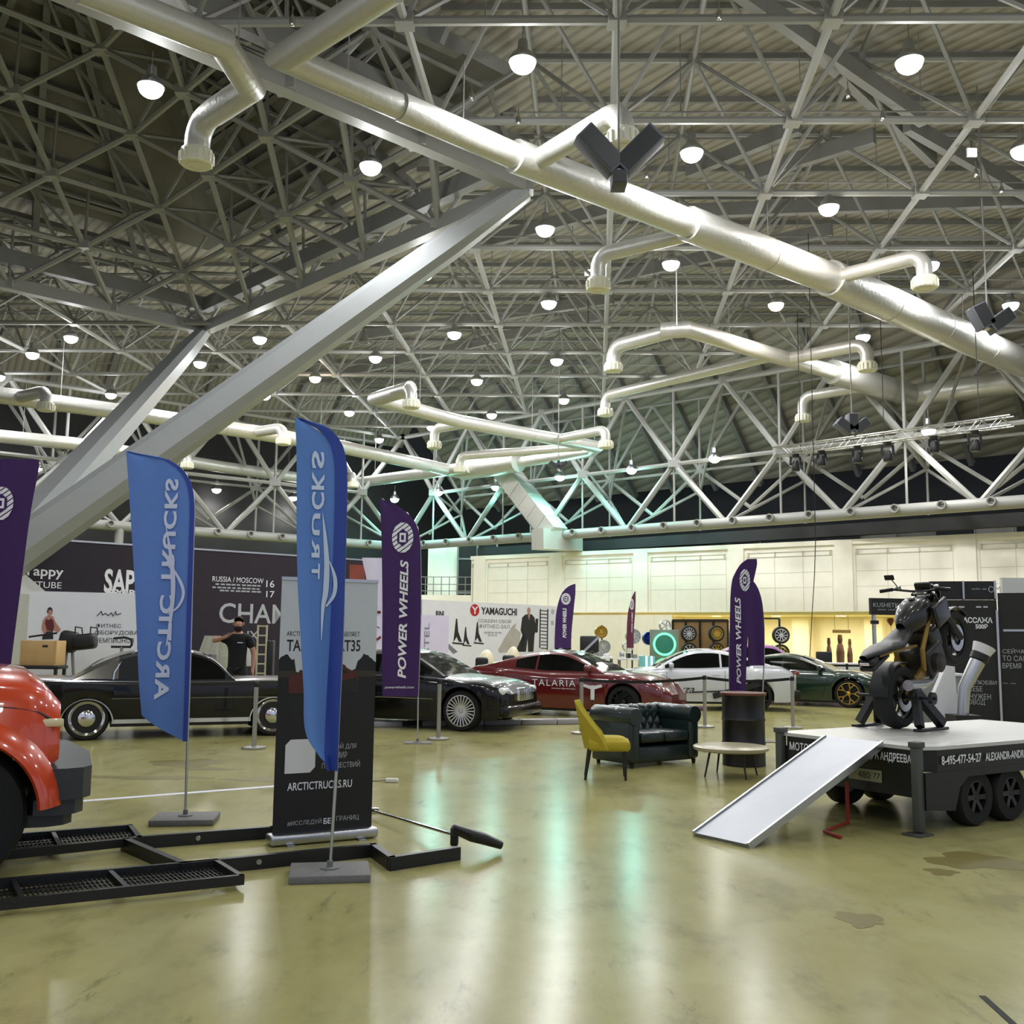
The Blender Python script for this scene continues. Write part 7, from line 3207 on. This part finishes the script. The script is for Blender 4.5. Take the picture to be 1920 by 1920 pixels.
def build_massage_booth():
    d = 17.4
    # header sign
    a, b = D(1634, 1137, d - .2), D(1762, 1137, d + .05)
    z0, z1 = D(1634, 1153, d).z, D(1634, 1122, d).z
    root, M, L, S, text, poly, lines = panel('booth_header_sign', 'black header sign with pale lettering on a thin post left of the motorcycle', 'sign', a, b, z1, M_blackboard, zbot=z0, t=.08)
    text('KUSHETKA', 1637, 1138, 1692, 1130, M_greyink2)
    lines([(1645, 1685, 1143, .02)], M_greyink)
    m = MB()
    m.box((.06, z0 / 2, -.04), (.05, z0, .05), M)
    m.build('post', M_alu, root, world=True)
    m = MB()
    m.box((.06, D(1640, 1167, d).z, -.02), (.12, .06, .06), M)
    m.build('clamp', M_black, root, world=True)
    # main black panels
    a, b = D(1742, 1250, d + .3), D(1874, 1250, d)
    root, M, L, S, text, poly, lines = panel('black_booth_panel', 'tall black booth panel with white lettering behind the motorcycle', 'panel', a, b, D(1870, 1125, d).z, M_blackboard)
    text('МАССАЖА', 1796, 1168, 1861, 1157, M_whiteink, bold=.03)
    text('500Р', 1829, 1179, 1852, 1170, M_whiteink, bold=.03)
    text('ДЛЯ ЛЮБВИ', 1800, 1284, 1869, 1275, M_greyink2)
    text('К СЕБЕ', 1808, 1296, 1842, 1286, M_greyink2)
    text('НЕ НУЖЕН', 1800, 1310, 1858, 1300, M_greyink2)
    text('ПОВОД', 1808, 1322, 1847, 1311, M_greyink2)
    lines([(1784, 1810, 1138, .03), (1830, 1857, 1138, .03)], M_greyink2)
    for px in (1873,):
        m = MB()
        x = S(px, 1250)[0]
        m.box((x, 1.05, .02), (.035, 2.1, .04), M)
        m.build('edge_profile', M_alu, root, world=True)
    a, b = D(1876, 1250, d), D(1990, 1250, d - .4)
    root, M, L, S, text, poly, lines = panel('black_price_panel', 'black booth panel with grey lettering at the right edge above the trailer', 'panel', a, b, D(1876, 1112, d).z, M_blackboard)
    text('СЕЙЧАС', 1880, 1225, 1930, 1215, M_greyink2)
    text('ТО САМОЕ', 1880, 1239, 1946, 1229, M_greyink2)
    text('ВРЕМЯ', 1880, 1253, 1915, 1243, M_greyink2)
    text('25', 1883, 1364, 1896, 1356, M_greyink2)
    lines([(1880, 1910, 1281, .015)], M_greyink)
    poly([(1881, 1180), (1935, 1180), (1935, 1184), (1881, 1184)], M_alu, 'divider_line')
    # upper second header
    a, b = D(1742, 1105, d + 1.4), D(1868, 1105, d + 1.1)
    root, M, L, S, text, poly, lines = panel('upper_booth_header', 'upper black header board above the booth panel', 'sign', a, b, D(1742, 1090, d + 1.4).z, M_blackboard, zbot=D(1742, 1124, d + 1.4).z, t=.08)
    text('studio  spa', 1822, 1107, 1850, 1102, M_greyink2)
    text('OM', 1853, 1111, 1876, 1099, M_greyink2)
    m = MB()
    for px in (1806, 1865):
        x = S(px, 1105)[0]
        m.box((x, D(px, 1106, d + 1.2).z, .02), (.03, .33, .03), M)
        m.box((x, D(px, 1106, d + 1.2).z / 2, -.06), (.03, D(px, 1106, d + 1.2).z, .03), M)
    m.build('upright', M_alu, root, world=True)
    # grey box of another stand at the top right
    c = D(1900, 1100, d + 3.5)
    g = thing('grey_stand_wall', 'pale grey stand wall rising behind the black panels at the right edge', 'stand wall', (c.x, c.y, 0))
    m = MB()
    zt = D(1900, 1083, d + 3.5).z
    m.box((.35, .1, zt / 2), (1.1, .1, zt))
    m.build('wall_board', mat('pale_grey_board', (186, 188, 190), .6), g)
    # white leaning shaped panel, silver tube lamp with white cap, grey counter block
    c = D(1778, 1362, 14.6)
    c.z = 0
    g = thing('white_leaning_panel', 'white shaped panel leaning behind the motorcycle stand', 'panel', c, .1)
    s = 14.6 / FPX
    cz = lambda py: D(1778, py, 14.6).z
    m = MB()
    Mx = basis(Vector((1, 0, 0)), Vector((0, .06, 1)).normalized(), Vector((0, -1, .06)).normalized(), Vector((0, 0, 0)))
    X = lambda px: (px - 1778) * s
    m.prism([(X(1781), cz(1248)), (X(1797), cz(1250)), (X(1797), cz(1300)), (X(1812), cz(1345)), (X(1812), 0), (X(1748), 0), (X(1754), cz(1300))], -.05, .05, Mx)
    m.build('panel_body', M_white, g)
    g = thing('silver_tube_heater', 'leaning silver tube with a broad white head right of the motorcycle', 'heater', D(1806, 1340, 14.3) * 1.0)
    b0 = Vector(g.location)
    m = MB()
    m.tube([D(1805, 1345, 14.3), D(1808, 1290, 14.3), D(1833, 1240, 14.3)], [.075, .085, .105], 16)
    m.build('tube', M_alu, g, world=True)
    m = MB()
    m.tube([D(1835, 1237, 14.3), D(1839, 1226, 14.3)], .125, 16)
    m.build('black_collar', M_black, g, world=True)
    m = MB()
    m.tube([D(1839, 1226, 14.3), D(1846, 1211, 14.3)], [.12, .155], 16)
    m.build('white_head', M_white, g, world=True)
    m = MB()
    m.box(tuple(Vector((b0.x, b0.y, b0.z / 2))), (.35, .35, b0.z))
    m.build('plinth', M_black, g, world=True)
    c = D(1793, 1350, 15.2)
    g = thing('grey_booth_counter', 'grey counter block with a white top behind the motorcycle stand', 'counter', (c.x - .1, c.y, 0))
    m = MB()
    zt = D(1793, 1268, 15.2).z
    m.rbox((-.15, .2, zt / 2), (.75, .4, zt), .01)
    m.build('counter_body', M_steel2, g)
    m = MB()
    m.rbox((-.15, .2, zt + .02), (.8, .45, .04), .01)
    m.build('counter_top', M_white, g)


M_blackboard = mat('matt_black_board', (28, 27, 29), .7)
build_black_wall()
build_white_board()
build_left_stand()
build_man()
build_posters()
build_wheel_stands()
build_reception()
build_massage_booth()


# ================================================================== RIGGING
def build_rigging():
    z = 8.0
    a, b = G(1455, 848, z), G(1898, 789, z)
    d = (b - a).normalized()
    n = Vector((-d.y, d.x, 0))
    root = thing('lighting_truss', 'silver lattice lighting truss hanging at the right with black stage lamps', 'truss', a)
    m = MB()
    h = .15
    cor = [n * h + Vector((0, 0, h)), n * -h + Vector((0, 0, h)), n * h - Vector((0, 0, h)), n * -h - Vector((0, 0, h))]
    L = (b - a).length
    for c in cor:
        m.tube([a + c, b + c], .025, 6)
    m.build('chord_tube', M_alu, root, world=True)
    m = MB()
    N = int(L / .3)
    for k in range(N):
        p, q = a.lerp(b, k / N), a.lerp(b, (k + 1) / N)
        for i, j in ((0, 1), (2, 3), (0, 2), (1, 3)):
            u, v = (cor[i], cor[j]) if k % 2 else (cor[j], cor[i])
            m.tube([p + u, q + v], .011, 4, False)
    m.build('lacing', M_alu, root, world=True)
    m = MB()
    for t in (.12, .5, .88):
        p = a.lerp(b, t)
        m.tube([p, p + Vector((0, 0, H - z))], .015, 5)
    m.build('hanging_cable', M_black, root, world=True)
    for i, (px, s) in enumerate(((1497, 1.1), (1552, .9), (1624, 1.0), (1682, 1.2), (1766, .9), (1836, 1.2))):
        t = (px - 1455) / (1898 - 1455)
        p = a.lerp(b, t) - Vector((0, 0, .15))
        names = ['leftmost', 'second from the left', 'third from the left', 'fourth from the left', 'fifth from the left', 'rightmost']
        g = thing('stage_lamp', 'black stage lamp, %s on the silver lighting truss' % names[i], 'stage lamp', p, 0, 'stage lamps on the lighting truss')
        m = MB()
        m.rbox((0, 0, -.06), (.22, .16, .14), .02)
        m.build('clamp_base', M_black, g)
        for q in (-1, 1):
            m = MB()
            m.bar((q * .14 * s, 0, -.1), (q * .16 * s, 0, -.36 * s), .03, .08)
            m.build('yoke_arm', M_black, g)
        m = MB()
        m.lathe([(0, .16), (.09, .15), (.14, .04), (.15, -.12), (.13, -.2), (0, -.19)], c=(0, 0, -.36 * s), seg=16)
        m.build('lamp_head', M_black, g)
    # hanging loudspeaker clusters
    M_spk = mat('dark_grey_speaker', (88, 90, 100), .6)

    def cluster(px, py, dist, boxes, lab, s=1.0):
        c = D(px, py, dist)
        g = thing('hanging_speaker_cluster', lab, 'loudspeaker', c, 0, 'hanging loudspeaker clusters')
        for ang, off, w, L_, tl in boxes:
            m = MB()
            Mx = Matrix.Rotation(ang, 4, 'Y') @ Matrix.Rotation(tl, 4, 'X')
            m.rbox((0, off[1], L_ / 2 + .05), (w, .42 * s, L_), .02, 2, Mx)
            m.build('speaker_box', M_spk, g)
            m = MB()
            m.box((0, off[1] - .215 * s, L_ / 2 + .05), (w * .86, .01, L_ * .9), Mx)
            m.build('grille', M_black, g)
        m = MB()
        m.tube([(0, 0, 0), (0, 0, H + DEP + .5 - c.z)], .02, 6)
        m.build('hanging_pole', M_steel2, g)
        m = MB()
        m.rbox((0, 0, .03), (.2, .2, .08), .02)
        m.build('mount', M_alu, g)
    cluster(1160, 322, 16.8, [(-.80, (0, 0), .36, .86, .15), (.80, (0, 0), .36, .86, .15), (PI, (0, 0), .26, .24, 0)], 'two grey loudspeakers in a V hanging in front of the main duct outlet')
    cluster(1598, 812, 31.5, [(-.9, (0, 0), .30, .55, 0), (.9, (0, 0), .30, .55, 0), (0, (0, 0), .3, .55, 0)], 'three loudspeakers hanging above the lighting truss')
    cluster(1852, 618, 25, [(-.45, (0, 0), .38, .62, 0), (.95, (0, 0), .36, .65, 0)], 'pair of dark loudspeakers hanging at the right edge below the main duct')
    cluster(1047, 880, 42, [(-.9, (0, 0), .18, .42, 0), (.9, (0, 0), .18, .42, 0), (0, (0, 0), .12, .3, 0)], 'small pair of loudspeakers hanging below the middle duct')
    # exit signs
    for px, py, dist, w, lab in ((1823, 285, 22, .22, 'small white lit sign hanging at the upper right'), (1103, 511, 36, .28, 'small white lit sign beside the left branch of the main duct'), (124, 1005, 30, .26, 'small white lit sign above the black banner wall')):
        c = D(px, py, dist)
        g = thing('exit_sign', lab, 'sign', c, 0, 'small lit signs')
        m = MB()
        m.box((0, .03, 0), (w, .05, w * .9))
        m.build('housing', M_white, g)
        m = MB()
        m.box((0, 0, 0), (w * .92, .02, w * .8))
        m.build('lit_face', mat('lit_sign_face', (236, 240, 236), .5, emit=1.2) if 'lit_sign_face' not in MATS else MATS['lit_sign_face'], g)
        if py < 900:
            m = MB()
            m.tube([(0, .03, w * .4), (0, .03, H - c.z)], .01, 4)
            m.build('hanger', M_black, g)
    # small cone pendant
    c = D(682, 640, 36)
    g = thing('cone_pendant', 'small grey cone pendant on a long wire below the long strut', 'lamp', c)
    m = MB()
    m.lathe([(.04, .3), (.1, .26), (.2, 0), (.22, -.06), (.17, -.06)], seg=16)
    m.build('cone_shade', M_alu, g)
    m = MB()
    m.tube([(0, 0, .3), (0, 0, H - c.z)], .01, 4)
    m.build('wire', M_black, g)
    # little chrome sprinkler bulbs
    for i, (px, py, lab) in enumerate(((548, 42, 'between the two ducts at the top'), (884, 182, 'above the main duct, left of the speakers'), (972, 228, 'at the chord just above the main duct tee'), (1213, 330, 'right of the hanging V speakers'), (1348, 30, 'at the top edge right of centre'),
                                       (1590, 178, 'right of the sloping dark roof beam'), (1655, 220, 'on the chord below the big bright lamp'), (1878, 358, 'near the right edge'), (1830, 326, 'below the small lit sign at the upper right'))):
        c = G(px, py, H - .3)
        g = thing('chrome_bulb', 'tiny chrome bulb under the roof, %s' % lab, 'bulb', c, 0, 'tiny chrome bulbs under the roof')
        m = MB()
        m.lathe([(.02, .14), (.05, .08), (.06, 0), (.04, -.06), (0, -.08)], seg=12)
        m.build('bulb_body', M_chrome, g)
        m = MB()
        m.tube([(0, 0, .13), (0, 0, .3)], .012, 5)
        m.build('stem', M_chrome, g)
    # loose cables
    p = D(1529, 1012, 27.5)
    g = thing('hanging_cable', 'thin black cable hanging from the roof down to the reception counter', 'cable', p)
    m = MB()
    m.tube([p + Vector((0, 0, H - p.z)), p, D(1527, 1080, 27.8), D(1522, 1160, 29), D(1518, 1240, 30.3)], .012, 5)
    m.build('cable_line', M_black, g, world=True)
    p = D(1268, 505, 31)
    g = thing('bright_hanger_rod', 'thin bright hanging rod from the lamp to the second duct', 'rod', p)
    m = MB()
    m.tube([p, D(1269, 610, 31)], .02, 5)
    m.build('rod_line', M_white, g, world=True)


build_rigging()
